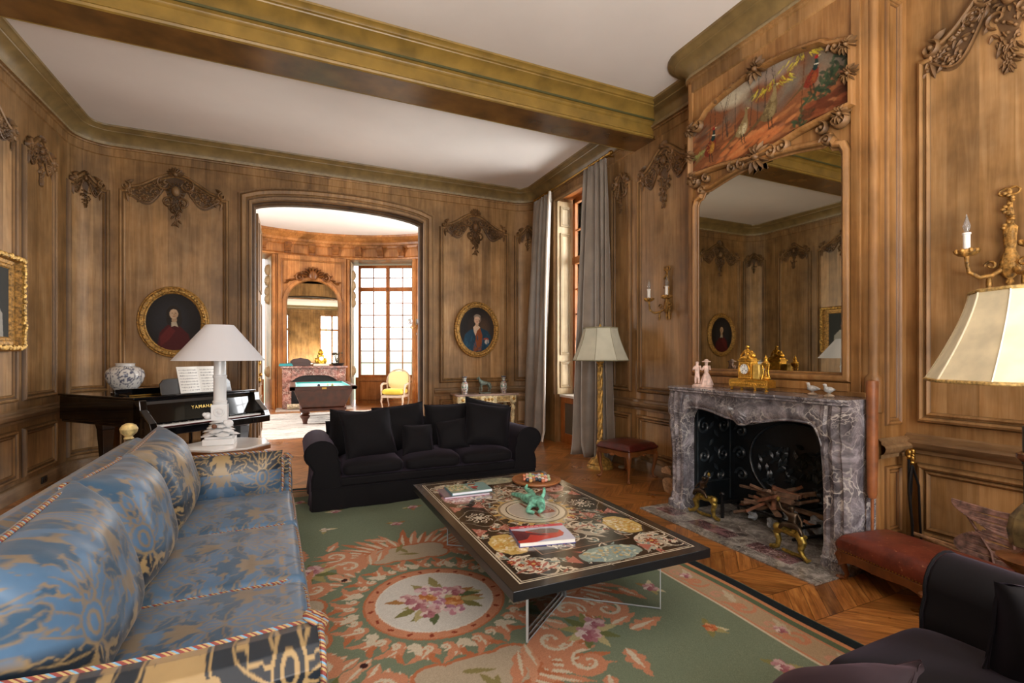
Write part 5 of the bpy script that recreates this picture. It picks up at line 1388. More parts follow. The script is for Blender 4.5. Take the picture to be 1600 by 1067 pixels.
# ---- verdigris reclining figure
VG = simple('verdigris_bronze', '#5f9a86', rough=.55, nz=.4, nscale=30, bmp=.4, bscale=60)
fg = thing('bronze_figure', 'verdigris bronze figure of a person lying on its side on the coffee table', 'sculpture', (1.50, 3.02, TZ), rz=-.25)
bm2 = bmesh.new()
J = dict(pel=(0, 0, .035, .034), ch=(.02, -.12, .045, .040), nk=(.03, -.17, .05, .018), hd=(.035, -.215, .045, .028), hd2=(.03, -.235, .035, .02), sl=(.06, -.14, .06, .018), el=(.05, -.20, .02, .014), ha=(.005, -.24, .014, .012), sr=(-.025, -.14, .03, .018), er=(-.06, -.21, .018, .014), hr=(-.02, -.25, .014, .012),
         hl=(.03, .02, .045, .028), kl=(.03, .11, .05, .022), fl=(.01, .19, .05, .014), tl=(.03, .215, .075, .008), hp=(-.03, .02, .03, .028), kr=(-.04, .11, .026, .02), fr=(-.08, .17, .02, .014), tr=(-.09, .20, .014, .01), up=(.085, -.08, .09, .012), up2=(.09, -.06, .125, .009), sh2=(.06, -.1, .06, .015))
E_ = [('pel', 'ch'), ('ch', 'nk'), ('nk', 'hd'), ('hd', 'hd2'), ('ch', 'sl'), ('sl', 'el'), ('el', 'ha'), ('ch', 'sr'), ('sr', 'er'), ('er', 'hr'), ('pel', 'hl'), ('hl', 'kl'), ('kl', 'fl'), ('fl', 'tl'), ('pel', 'hp'), ('hp', 'kr'), ('kr', 'fr'), ('fr', 'tr'), ('ch', 'sh2'), ('sh2', 'up'), ('up', 'up2')]
def skin(name, J, E_, root_v, mat, parent, lvl=2):
    ks = list(J); me = bpy.data.meshes.new(name); me.from_pydata([J[k][:3] for k in ks], [(ks.index(a), ks.index(b)) for a, b in E_], [])
    o = bpy.data.objects.new(name, me); COL.objects.link(o); o.parent = parent
    m = o.modifiers.new('skin', 'SKIN'); m.use_smooth_shade = True
    sv = me.skin_vertices[0].data
    for i_, k in enumerate(ks): sv[i_].radius = (J[k][3],)*2; sv[i_].use_root = (k == root_v)
    s_ = o.modifiers.new('sub', 'SUBSURF'); s_.levels = lvl; s_.render_levels = lvl
    me.materials.append(mat); return o
skin('body', J, E_, 'pel', VG, fg)

# ================================================================== velvet sofas
VEL = simple('black_velvet', '#0d0b0e', rough=.8, sheen=.32, sheen_tint='#8a7a90', nz=.15, nscale=3, spec=.2)
VELP = simple('aubergine_velvet', '#1d1318', rough=.75, sheen=.35, sheen_tint='#9c7f8c', nz=.15, nscale=4, spec=.2)
def rounded(name, mat, parent, x0, x1, y0, y1, z0, z1, r=.05, crown=.03, n=(24, 20), seed=0, puff=.0, wr=.006):
    """soft box cushion: dense rounded box via superellipsoid-like mapping"""
    mb = MB(); w, d, h = x1-x0, y1-y0, z1-z0
    def f(a, b):
        th = 2*PI*a; ph = PI*(b-.5)
        cs, sn = math.cos(th), math.sin(th)
        e1 = .22; e2 = .35
        cx_ = math.copysign(abs(cs)**e1, cs); sy = math.copysign(abs(sn)**e1, sn)
        mx = max(abs(cx_), abs(sy)) or 1
        cp = abs(math.cos(ph))**e2
        x = w/2*cx_*cp; y = d/2*sy*cp; z = h/2*math.copysign(abs(math.sin(ph))**(.55), math.sin(ph))
        k = max(0, 1-(2*x/w)**2)*max(0, 1-(2*y/d)**2)
        z += math.copysign(crown*k, z) if z > 0 else 0
        nz_ = noise.noise(Vector((x*5+seed, y*5, z*5)))*wr
        return (x0+w/2+x+nz_, y0+d/2+y+nz_, z0+h/2+z+nz_)
    mb.grid(n[0]*2, n[1], f, cu=True); return mb.build(name, mat, parent, smooth=180)
def pillow_mesh(w, h, t, nu=60, nv=34, seed=0, pinch=.07, wr=.022):
    """pillow in x-z plane, thickness along y"""
    mb = MB()
    def f(a, b):
        th = 2*PI*a; v = -1+2*b; v = math.copysign(abs(v)**.8, v)
        c_, s_ = math.cos(th), math.sin(th)
        X = math.copysign(abs(c_)**.55, c_); T = math.copysign(abs(s_)**1.25, s_)
        tt = t/2*max(0, 1-abs(v)**2.6)**.6*max(0, 1-abs(X)**7)**.5 if abs(s_) > 1e-6 else 0
        wx = w/2*X*(1-pinch*(1-v*v)); hz = h/2*v*(1-pinch*(1-X*X))
        nn = noise.noise(Vector((wx*4+seed*3.1, hz*4, 2*s_+seed)))*wr
        n2 = noise.noise(Vector((wx*13+seed, hz*9, s_)))*wr*.35
        return (wx+nn*.4, T*tt+nn*(1 if abs(s_) > .2 else .2)+n2*abs(s_), hz+nn*.5)
    mb.grid(nu, nv, f, cu=True); return mb
def sofa(name, label, loc, rz, mat):
    """2.4 m rolled arm slip-covered sofa, faces -y; origin centre base"""
    r = thing(name, label, 'sofa', loc, rz=rz)
    w, d = 1.18, .475
    mb = MB()
    def skirt(a, b):
        # perimeter of base with soft pleats
        per = [(-w+.03, -d), (w-.03, -d), (w-.03, d), (-w+.03, d)]
        L_ = [2*(w-.03), 2*d, 2*(w-.03), 2*d]; T_ = sum(L_); s_ = a*T_; i_ = 0
        while i_ < 3 and s_ > L_[i_]: s_ -= L_[i_]; i_ += 1
        p, q = Vector(per[i_]), Vector(per[(i_+1) % 4]); t = min(1, s_/L_[i_]); pt = p.lerp(q, t); dirn = (q-p).normalized(); nrm = Vector((dirn.y, -dirn.x))
        wob = (.006*math.sin(s_*30)+.008*math.sin(s_*11))*(1-b)+.015*(1-b)
        pt = pt+nrm*wob; return (pt.x, pt.y, .012+.2*b)
    mb.grid(220, 6, skirt, cu=True); mb.box(-w+.035, w-.035, -d+.005, d-.005, .015, .21); mb.build('skirt', mat, r, smooth=60)
    mb = MB(); mb.box(-w+.03, w-.03, -d+.0, d, .21, .30); mb.build('seat_base', mat, r, bevel=.02)
    mb = MB(); mb.tube([(-w+.025, -d-.004, .212), (w-.025, -d-.004, .212)], .006, 6); mb.build('piping', mat, r)
    for k in range(3):
        xa = -w+.29+k*(2*w-.58)/3; rounded('seat_cushion', mat, r, xa+.003, xa+(2*w-.58)/3-.003, -d-.02, .2, .29, .43, crown=.035, seed=k)
    mb = MB(); mb.grid(3, 30, lambda a, b: (-w+.2+(2*w-.4)*a, .26+.22*(.5-.5*math.cos(2*PI*b))*1.0 if False else (.24+.11-.11*math.cos(2*PI*b)), .22+.0+(.28+.27*math.sin(PI*min(1, b))) if False else (.22+.50*math.sin(PI*b)**.45)))
    mb.build('backrest', mat, r, smooth=60)
    for sg in (-1, 1):
        # arm : profile in x-z swept along y
        prof = []
        cxr, czr, R = sg*(w-.12), .53, .125
        pts = [(sg*(w-.29), .22)]+[(sg*(w-.275), .3+.05*k) for k in range(4)]
        a0 = math.radians(190) if sg > 0 else math.radians(-10)
        for k in range(15):
            ang = (PI+.2)-(PI+.2+math.radians(50))*k/14
            pts.append((cxr+sg*(R*math.cos(ang)*1.15+.01), czr+R*math.sin(ang)))
        pts += [(sg*(w-.05), .38), (sg*(w-.03), .3), (sg*(w-.03), .2)]
        mb = MB(); n_ = 24
        def prof_at(t):
            # t 0 front .. 1 back
            y = -d-.005+(2*d)*t; s_ = 1-.03*math.sin(PI*t)
            dz = -.02*t; rr = 1 if 0 < t < 1 else .93
            return [(x*1.0, y, z+dz if z > .35 else z) for x, z in pts]
        vs = []
        for k in range(n_+1):
            t = k/n_; vs += prof_at(t)
        m_ = len(pts); fs = [(k*m_+j, (k+1)*m_+j, (k+1)*m_+j+1, k*m_+j+1) for k in range(n_) for j in range(m_-1)]
        fs += [tuple(range(m_)), tuple(n_*m_+j for j in range(m_))]
        mb.add(vs, fs); a_ = mb.build('arm', mat, r, smooth=50, bevel=.012, bseg=3)
        mb = MB(); mb.tube([(x, -d-.007, z) for x, z in pts], .006, 6); mb.build('arm_piping', mat, a_)
    return r
sofa('velvet_sofa', 'black velvet rolled-arm sofa heaped with black cushions beyond the coffee table', (1.31, 5.285, .0), 0, VEL)
s2 = sofa('velvet_sofa', 'near black velvet sofa with a rolled arm at the bottom right corner', (1.33, .585, 0), PI, VEL)
def cushion(name, label, x, y, z, w, h, t, rz, tilt, mat, seed, roll=0, group='black velvet cushions', pipe=True):
    r = thing(name, label, 'cushion', (x, y, z), group=group); r.rotation_euler = (tilt, roll, rz); r.rotation_mode = 'XYZ'
    mb = pillow_mesh(w, h, t, seed=seed); mb.build('cover', mat, r, smooth=180)
    if pipe:
        mb = MB(); q = []
        for k in range(64):
            a = 2*PI*k/64; c_, s_ = math.cos(a), math.sin(a); X = math.copysign(abs(c_)**.35, c_); V_ = math.copysign(abs(s_)**.35, s_)
            q.append((w/2*X*(1-.07*(1-V_*V_)), 0, h/2*V_*(1-.07*(1-X*X))))
        mb.tube(q, .005, 5, closed=True); mb.build('piping', mat, r)
    return r
# tilt about x: leaning back towards +y
for (x, w, h, rz, lb, ro, zz) in ((.60, .54, .50, .10, 'black cushion behind at the left arm, mostly hidden, against the sofa back', .10, .62), (1.08, .56, .52, -.05, 'second back cushion from the left, its right corner highest, behind the small cushion', -.10, .65), (1.62, .54, .50, .03, 'third back cushion from the left, square topped, behind the right small cushion', .0, .65), (2.07, .56, .54, -.12, 'back cushion at the right end behind the front right cushion', .22, .65)):
    cushion('cushion', lb, x, 5.36, zz, w, h, .20, rz, -.22, VEL, x, roll=ro)
cushion('cushion', 'big black velvet cushion at the left arm in front of the back row', .70, 5.06, .66, .52, .48, .17, .16, -.30, VEL, 11, roll=-.08)
cushion('cushion', 'small square black cushion left of the middle of the far sofa', 1.20, 5.06, .565, .34, .32, .13, .05, -.30, VEL, 12, roll=.03)
cushion('cushion', 'small square black cushion right of the middle of the far sofa', 1.59, 5.10, .585, .34, .33, .13, -.15, -.30, VEL, 13, roll=-.12)
cushion('cushion', 'big black velvet cushion leaning at the right arm of the far sofa, in front', 2.0, 5.08, .665, .54, .48, .17, -.12, -.30, VEL, 14, roll=.14)
cushion('cushion', 'dark velvet cushion in the back corner of the near sofa at the right edge', 2.09, .60, .60, .42, .36, .14, PI-.9, -.3, VEL, 15, group='cushions on the near sofa')
cushion('cushion', 'aubergine piped cushion lying on the near sofa at the bottom edge', 1.25, .80, .53, .46, .40, .15, PI+.35, -1.0, VELP, 16, group='cushions on the near sofa')

# ================================================================== blue damask sofa
def heightgrid(w, d, res):
    nx, ny = int(w/res)+1, int(d/res)+1
    return nx, ny
def soft_slab(w, d, h, r, crown, res, fn=lambda x, y, z: z):
    """soft seat cushion centred at 0, uniform vertex spacing"""
    mb = MB(); nx, ny = heightgrid(w, d, res)
    def prof(q, half):            # q distance param -half..half -> (pos, drop)
        return q
    def f(a, b):
        # arc-length parametrisation over the rounded edges
        def ax(t, half):
            L = half-r+r*PI/2; s_ = (2*t-1)*L; m = abs(s_)
            if m < half-r: return s_, 0.0
            al = (m-(half-r))/r; return math.copysign(half-r+r*math.sin(al), s_), al
        x, ax_ = ax(a, w/2); y, ay = ax(b, d/2)
        z = h/2-r*(1-math.cos(max(ax_, ay))) if max(ax_, ay) > 0 else h/2
        if ax_ > 0 and ay > 0: 
            q = min(1, math.hypot(ax_, ay)/(PI/2)); z = h/2-r*(1-math.cos(q*PI/2))
        kk = max(0, 1-(2*x/w)**2)*max(0, 1-(2*y/d)**2)
        return (x, y, fn(x, y, z+crown*kk**.7))
    mb.grid(nx, ny, f)
    def side(a, b):
        per = [(-w/2, -d/2), (w/2, -d/2), (w/2, d/2), (-w/2, d/2)]; T_ = 2*(w+d); s_ = a*T_; i_ = 0; L_ = [w, d, w, d]
        while i_ < 3 and s_ > L_[i_]: s_ -= L_[i_]; i_ += 1
        p, q = Vector(per[i_]), Vector(per[(i_+1) % 4]); t = min(1, s_/L_[i_]); pt = p.lerp(q, t)
        z = (h/2-r)*(1-b)+(-h/2)*b; o_ = .012*math.sin(PI*b)
        k_ = 1+o_/max(w, d)*2
        return (pt.x*k_, pt.y*k_, fn(pt.x, pt.y, z))
    mb.grid(int(2*(w+d)/res), 14, side, cu=True); return mb
def pillow_grid(w, h, t, res, seed=0, pinch=.06, wr=.015):
    mb = MB(); nx, nz = int(w/res)+1, int(h/res)+1
    for sg in (-1, 1):
        def f(a, b):
            u, v = 2*a-1, 2*b-1
            T = t/2*max(0, 1-abs(u)**3.2)**.55*max(0, 1-abs(v)**3.2)**.55
            x = w/2*u*(1-pinch*(1-v*v)); z = h/2*v*(1-pinch*(1-u*u)); e = min(1, T/(t*.2))
            nn = noise.noise(Vector((x*4+seed*3.1, z*4, sg+seed)))*wr+noise.noise(Vector((x*14+seed, z*9, sg)))*wr*.35
            return (x, sg*T+nn*e, z)
        mb.grid(nx, nz, f)
    return mb
def damask(kind):
    W, L = .50, .66; G = '#7f705c' if kind == 'b' else '#a0875c'
    c = Canvas(W, L, .003, G)
    BL, BD, NV = '#4d6d8c', '#36556f', '#15202b'
    F = BL if kind == 'b' else NV; F2 = BD if kind == 'b' else '#16222d'
    q9 = random.Random(6)
    for i_ in range(34 if kind == 'b' else 10):
        x_, y_, a_ = q9.uniform(0, W/2), q9.uniform(0, L), q9.uniform(-.5, 3.6); cc_ = F if i_ % 3 else F2
        for dx_ in (-W, 0, W):
            for dy_ in (-L, 0, L):
                for sg_ in (1, -1): c.leaf(dx_+sg_*x_, y_+dy_, a_ if sg_ > 0 else PI-a_, .15, .06, cc_, 4, curl=.8*sg_)
    for (ox, oy) in [(i_*W+(.5*W if j_ % 2 else 0), j_*L/2) for j_ in (-1, 0, 1, 2, 3) for i_ in (-1, 0, 1, 2)]:
        def leaf(x, y, a, L_, W_, col, lb, sg, cu=0):
            aa = a if sg > 0 else PI-a
            c.leaf(ox+sg*(x-.008*math.cos(a)), oy+y-.008*math.sin(a), aa, L_+.016, W_+.016, G, lb, curl=cu*sg)
            c.leaf(ox+sg*x, oy+y, aa, L_, W_, col, lb, curl=cu*sg)
            c.leaf(ox+sg*x, oy+y, aa, L_*.72, .007, G, 0, curl=cu*sg)
        for sg in (-1, 1):
            leaf(.02, -.02, -.15, .19, .075, F2, 4, sg, .9); leaf(.03, .02, .35, .20, .085, F, 5, sg, .5)
            leaf(.02, .06, .85, .19, .085, F, 5, sg, -.4); leaf(.10, .14, .05, .12, .06, F2, 4, sg, -1.1)
            leaf(.02, .12, 1.25, .17, .06, F, 4, sg, -.5); leaf(.05, -.07, -1.1, .12, .05, F, 3, sg, 1.4)
            c.scroll(ox+sg*.15, oy-.085, .045, (1.0 if sg > 0 else PI-1.0), 1.25, .020, F, sg); c.scroll(ox+sg*.185, oy+.215, .035, (3 if sg > 0 else 0), 1.2, .017, F2, -sg)
        c.ell(ox, oy+.04, .044, .066, G); c.ell(ox, oy+.04, .036, .056, F); c.ell(ox, oy+.04, .022, .038, G); c.ell(ox, oy+.04, .012, .026, F)
        for q in range(3): leaf(0, .10+.03*q, PI/2, .07, .035, F2 if q % 2 else F, 0, 1)
        leaf(0, -.02, -PI/2, .09, .04, F, 3, 1)
    return c
DB, DN = damask('b'), damask('n')
SAT = vcol('damask_satin', rough=.36, sheen=.1, spec=.5, nz=.10, nscale=9, bmp=.10, bscale=14)
def rope_mat():
    m, n, b = nt('twisted_cord'); v = coords(n, (1, 1, 1)); sp_ = n.nodes.new('ShaderNodeSeparateXYZ'); n.links.new(v, sp_.inputs[0])
    s1 = math_(n, 'ADD', math_(n, 'ADD', sp_.outputs[0], sp_.outputs[1]), sp_.outputs[2]); f = math_(n, 'FRACT', math_(n, 'MULTIPLY', s1, 26.0))
    r_ = n.nodes.new('ShaderNodeValToRGB'); r_.color_ramp.interpolation = 'CONSTANT'; e = r_.color_ramp.elements; e[0].color = rgba('#7a3a34'); e[0].position = 0; e[1].position = .82; e[1].color = rgba('#6c94ae')
    for p, c_ in ((.3, '#a8905f'), (.5, '#6d322e'), (.64, '#a38a60')): x = e.new(p); x.color = rgba(c_)
    n.links.new(f, r_.inputs[0]); n.links.new(r_.outputs[0], b.inputs['Base Color']); b.inputs['Roughness'].default_value = .75; return m
ROPE = rope_mat()
def dpaint(o, mode, navy=lambda v: np.zeros(len(v)), s_=1.0, off=(0, 0)):
    me = o.data; v = verts_np(me)
    if mode == 'xy': a, b = v[:, 1]*1.0, v[:, 0]*1.0
    elif mode == 'yz': a, b = v[:, 1], v[:, 2]
    elif mode == 'xz': a, b = v[:, 0], v[:, 2]
    elif mode == 'roll': a, b = v[:, 1], v[:, 2]+v[:, 0]
    c1 = DB.sample((a+off[0])*s_, (b+off[1])*s_, True); c2 = DN.sample((a+off[0])*s_, (b+off[1])*s_, True); k = np.clip(navy(v), 0, 1)[:, None]
    paint(me, c1*(1-k)+c2*k)
def arcpt(pts, t):
    L_ = [math.dist(pts[i], pts[i+1]) for i in range(len(pts)-1)]; s_ = t*sum(L_)
    for i, l in enumerate(L_):
        if s_ <= l or i == len(L_)-1: u_ = min(1, s_/l); return (pts[i][0]*(1-u_)+pts[i+1][0]*u_, pts[i][1]*(1-u_)+pts[i+1][1]*u_)
        s_ -= l
def blue_sofa():
    r = thing('damask_sofa', 'long blue and gold damask sofa trimmed with twisted cord at the left', 'sofa', (-.455, 2.735, 0), rz=math.radians(2.0))
    L2 = 1.385; D = .5
    # coordinates: +x front, y along
    mb = MB(); mb.grid(150, 34, lambda a, b: _wrapbox(a, b, -D+.04, D-.01, -L2, L2, .05, .28)); o = mb.build('seat_base', SAT, r, smooth=40); dpaint(o, 'yz', lambda v: (v[:, 2] < .2)*.9)
    for k in range(3):
        ya = -L2+.19+k*(2*L2-.38)/3; yb = ya+(2*L2-.38)/3
        w, d, h = .86, yb-ya-.006, .20
        mb = soft_slab(w, d, h, .045, .04, .0062, lambda x, y, z, k=k: z+(.005*noise.noise(Vector((x*5, y*3+k*7, 0)))+.0025*noise.noise(Vector((x*20, y*8+k, 1))) if z > 0 else 0))
        mb.v = [(x+.07, y+ya+.003+d/2, z+.36) for x, y, z in mb.v]; o = mb.build('seat_cushion', SAT, r, smooth=180)
        dpaint(o, 'xy', lambda v: (v[:, 2] < .40)*.85, 1.0, (k*.2, .1))
        q = []
        for i_ in range(90):
            th = 2*PI*i_/90; cs, sn = math.cos(th), math.sin(th); cx_ = math.copysign(abs(cs)**.24, cs); sy = math.copysign(abs(sn)**.24, sn)
            q.append((.07+(w/2-.010)*cx_, ya+.003+d/2+(d/2-.010)*sy, .450))
        mb = MB(); mb.tube(q, .0075, 6, closed=True); mb.build('cord_trim', ROPE, o)
    # back with rolled top
    mb = MB()
    def bk(a, b):
        y = -L2+2*L2*a; th = b
        pts = [(-D+.02, .08), (-D, .4), (-D-.02, .72), (-D-.045, .80), (-D-.03, .865), (-D+.03, .885), (-D+.085, .86), (-D+.105, .80), (-D+.12, .7), (-D+.17, .3), (-D+.17, .28)]
        q_ = arcpt(pts, th); return (q_[0], y, q_[1])
    mb.grid(400, 210, bk); o = mb.build('backrest', SAT, r, smooth=180); dpaint(o, 'roll')
    mb = MB(); mb.tube([(-D-.045, -L2, .845), (-D-.045, L2, .845)], .009, 6); mb.tube([(-D+.09, -L2+.1, .855), (-D+.09, L2-.1, .855)], .008, 6); mb.build('cord_trim', ROPE, o)
    # arms
    for sg in (-1, 1):
        zt = .70; mb = MB()
        def arm(a, b):
            x = -D+.0+(2*D-.02)*a; yi = sg*(L2-.17); yo = sg*(L2+.0)
            dz = .05*(1-a)**2-.015*math.sin(PI*a)
            pts = [(yi, .30), (yi, zt-.14), (yi+sg*.0, zt-.05), (yi+sg*.02, zt-.01), (yi+sg*.085, zt+.0), (yo-sg*.02, zt-.012), (yo+sg*.02, zt-.055), (yo+sg*.02, zt-.11), (yo-sg*.01, zt-.16), (yo-sg*.01, .3), (yo-sg*.01, .05)]
            q_ = arcpt(pts, b); return (x, q_[0], q_[1]+dz*min(1, max(0, (q_[1]-.35)/.2)))
        mb.grid(400, 300, arm)
        n0 = len(mb.v)
        def fa(a, b):
            p = arm(1, a); q_ = (p[0], sg*(L2-.085), max(.05, min(p[2], .66)*.6)); return (p[0]+.018*math.sin(PI*min(1, b)), p[1]*(1-b)+q_[1]*b, p[2]*(1-b)+q_[2]*b)
        mb.grid(60, 12, fa)
        o = mb.build('arm', SAT, r, smooth=60); dpaint(o, 'xz', lambda v: np.where(v[:, 2] > .57, 1.0, .0), 1.0, (.1, .05))
        mb = MB(); mb.tube([arm(i_/30, .345) for i_ in range(31)], .009, 7); mb.tube([arm(1, i_/60) for i_ in range(4, 61)], .008, 6); mb.tube([arm(i_/30, .60) for i_ in range(31)], .008, 7); mb.build('cord_trim', ROPE, o)
        mb = MB(); p = arm(1, .345); mb.lathe([(.038, 0), (.036, .012), (.02, .016), (.018, .01), (.0, .014)], n=20, M=Matrix.Translation((p[0]-.01, p[1]+sg*.01, p[2]+.004)) @ Matrix.Rotation(.5, 4, 'Y')); mb.build('rosette', ROPE, o)
    # loose back cushions, leaning
    for k, (y0_, y1_, tz, tw) in enumerate(((-1.20, -.36, .02, .05), (-.40, .38, -.03, -.04), (.36, 1.19, .02, .06))):
        w, h, t = y1_-y0_, .56, .34; mb = pillow_grid(w, h, t, .0062, seed=k+3)
        R3 = Matrix.Translation((-D+.26, (y0_+y1_)/2, .69)) @ Matrix.Rotation(tw, 4, 'X') @ Matrix.Rotation(-.26, 4, 'Y') @ Matrix.Rotation(-PI/2, 4, 'Z')
        mb.v = [tuple(R3 @ Vector(p)) for p in mb.v]; o = mb.build('back_cushion', SAT, r, smooth=180)
        dpaint(o, 'yz', lambda v, k=k: np.clip((.68+.05*np.sin(v[:, 1]*9)-v[:, 2])/.05, 0, .95)+(k == 2)*np.where((v[:, 1] < .75), .6, 0), 1.0, (k*.3, .0))
        q = []
        for i_ in range(110):
            a = 2*PI*i_/110; c_, s2_ = math.cos(a), math.sin(a); X = math.copysign(abs(c_)**.4, c_); V_ = math.copysign(abs(s2_)**.4, s2_)
            q.append(R3 @ Vector((w/2*X*(1-.05*(1-V_*V_)), 0, h/2*V_*(1-.05*(1-X*X)))))
        mb = MB(); mb.tube(q, .009, 6, closed=True); mb.build('cord_trim', ROPE, o)
        mb = MB(); mb.lathe([(.034, -.01), (.036, .0), (.033, .012), (.02, .015), (.016, .01), (0, .015)], n=20, M=R3 @ Matrix.Translation((w/2*.9*(1 if k < 2 else 1), -.035, h/2*.88)) @ Matrix.Rotation(PI/2, 4, 'X')); mb.build('rosette', ROPE, o)
    # arm cushion at the far end
    mb = pillow_grid(.66, .33, .15, .0055, seed=9, pinch=.03, wr=.008); R3 = Matrix.Translation((.10, L2-.26, .60)) @ Matrix.Rotation(-.12, 4, 'X')
    mb.v = [tuple(R3 @ Vector(p)) for p in mb.v]; o = mb.build('arm_cushion', SAT, r, smooth=180); dpaint(o, 'xz', lambda v: np.where((v[:, 2] > .64) | (v[:, 2] < .47), .95, .15), 1.0, (.2, .1))
    q = []
    for i_ in range(80):
        a = 2*PI*i_/80; c_, s2_ = math.cos(a), math.sin(a); X = math.copysign(abs(c_)**.3, c_); V_ = math.copysign(abs(s2_)**.3, s2_); q.append(R3 @ Vector((.33*X, 0, .165*V_)))
    mb = MB(); mb.tube(q, .008, 6, closed=True); mb.build('cord_trim', ROPE, o)
    # finial knob on the back corner
    mb = MB(); mb.lathe([(.012, 0), (.03, .01), (.02, .025), (.045, .05), (.052, .075), (.04, .10), (.02, .112), (.0, .115)], (-D-.01, L2-.03, .875), 18); mb.build('corner_knob', simple('silk_covered_knob', '#b5a06c', rough=.5, nz=.3, nscale=25), r)
    for sx in (-D+.08, D-.08):
        for sy in (-L2+.1, L2-.1): mb = MB(); mb.lathe([(.03, 0), (.035, .05)], (sx, sy, .008), 10); mb.build('foot', MAH, r)
    return r
def _wrapbox(a, b, x0, x1, y0, y1, z0, z1):
    per = [(x1, y0), (x1, y1), (x0, y1), (x0, y0)]; L_ = [y1-y0, x1-x0, y1-y0, x1-x0]; s_ = a*sum(L_); i_ = 0
    while i_ < 3 and s_ > L_[i_]: s_ -= L_[i_]; i_ += 1
    t = min(1, s_/L_[i_]); p, q = per[i_], per[(i_+1) % 4]; return (p[0]*(1-t)+q[0]*t, p[1]*(1-t)+q[1]*t, z0+(z1-z0)*b)
blue_sofa()
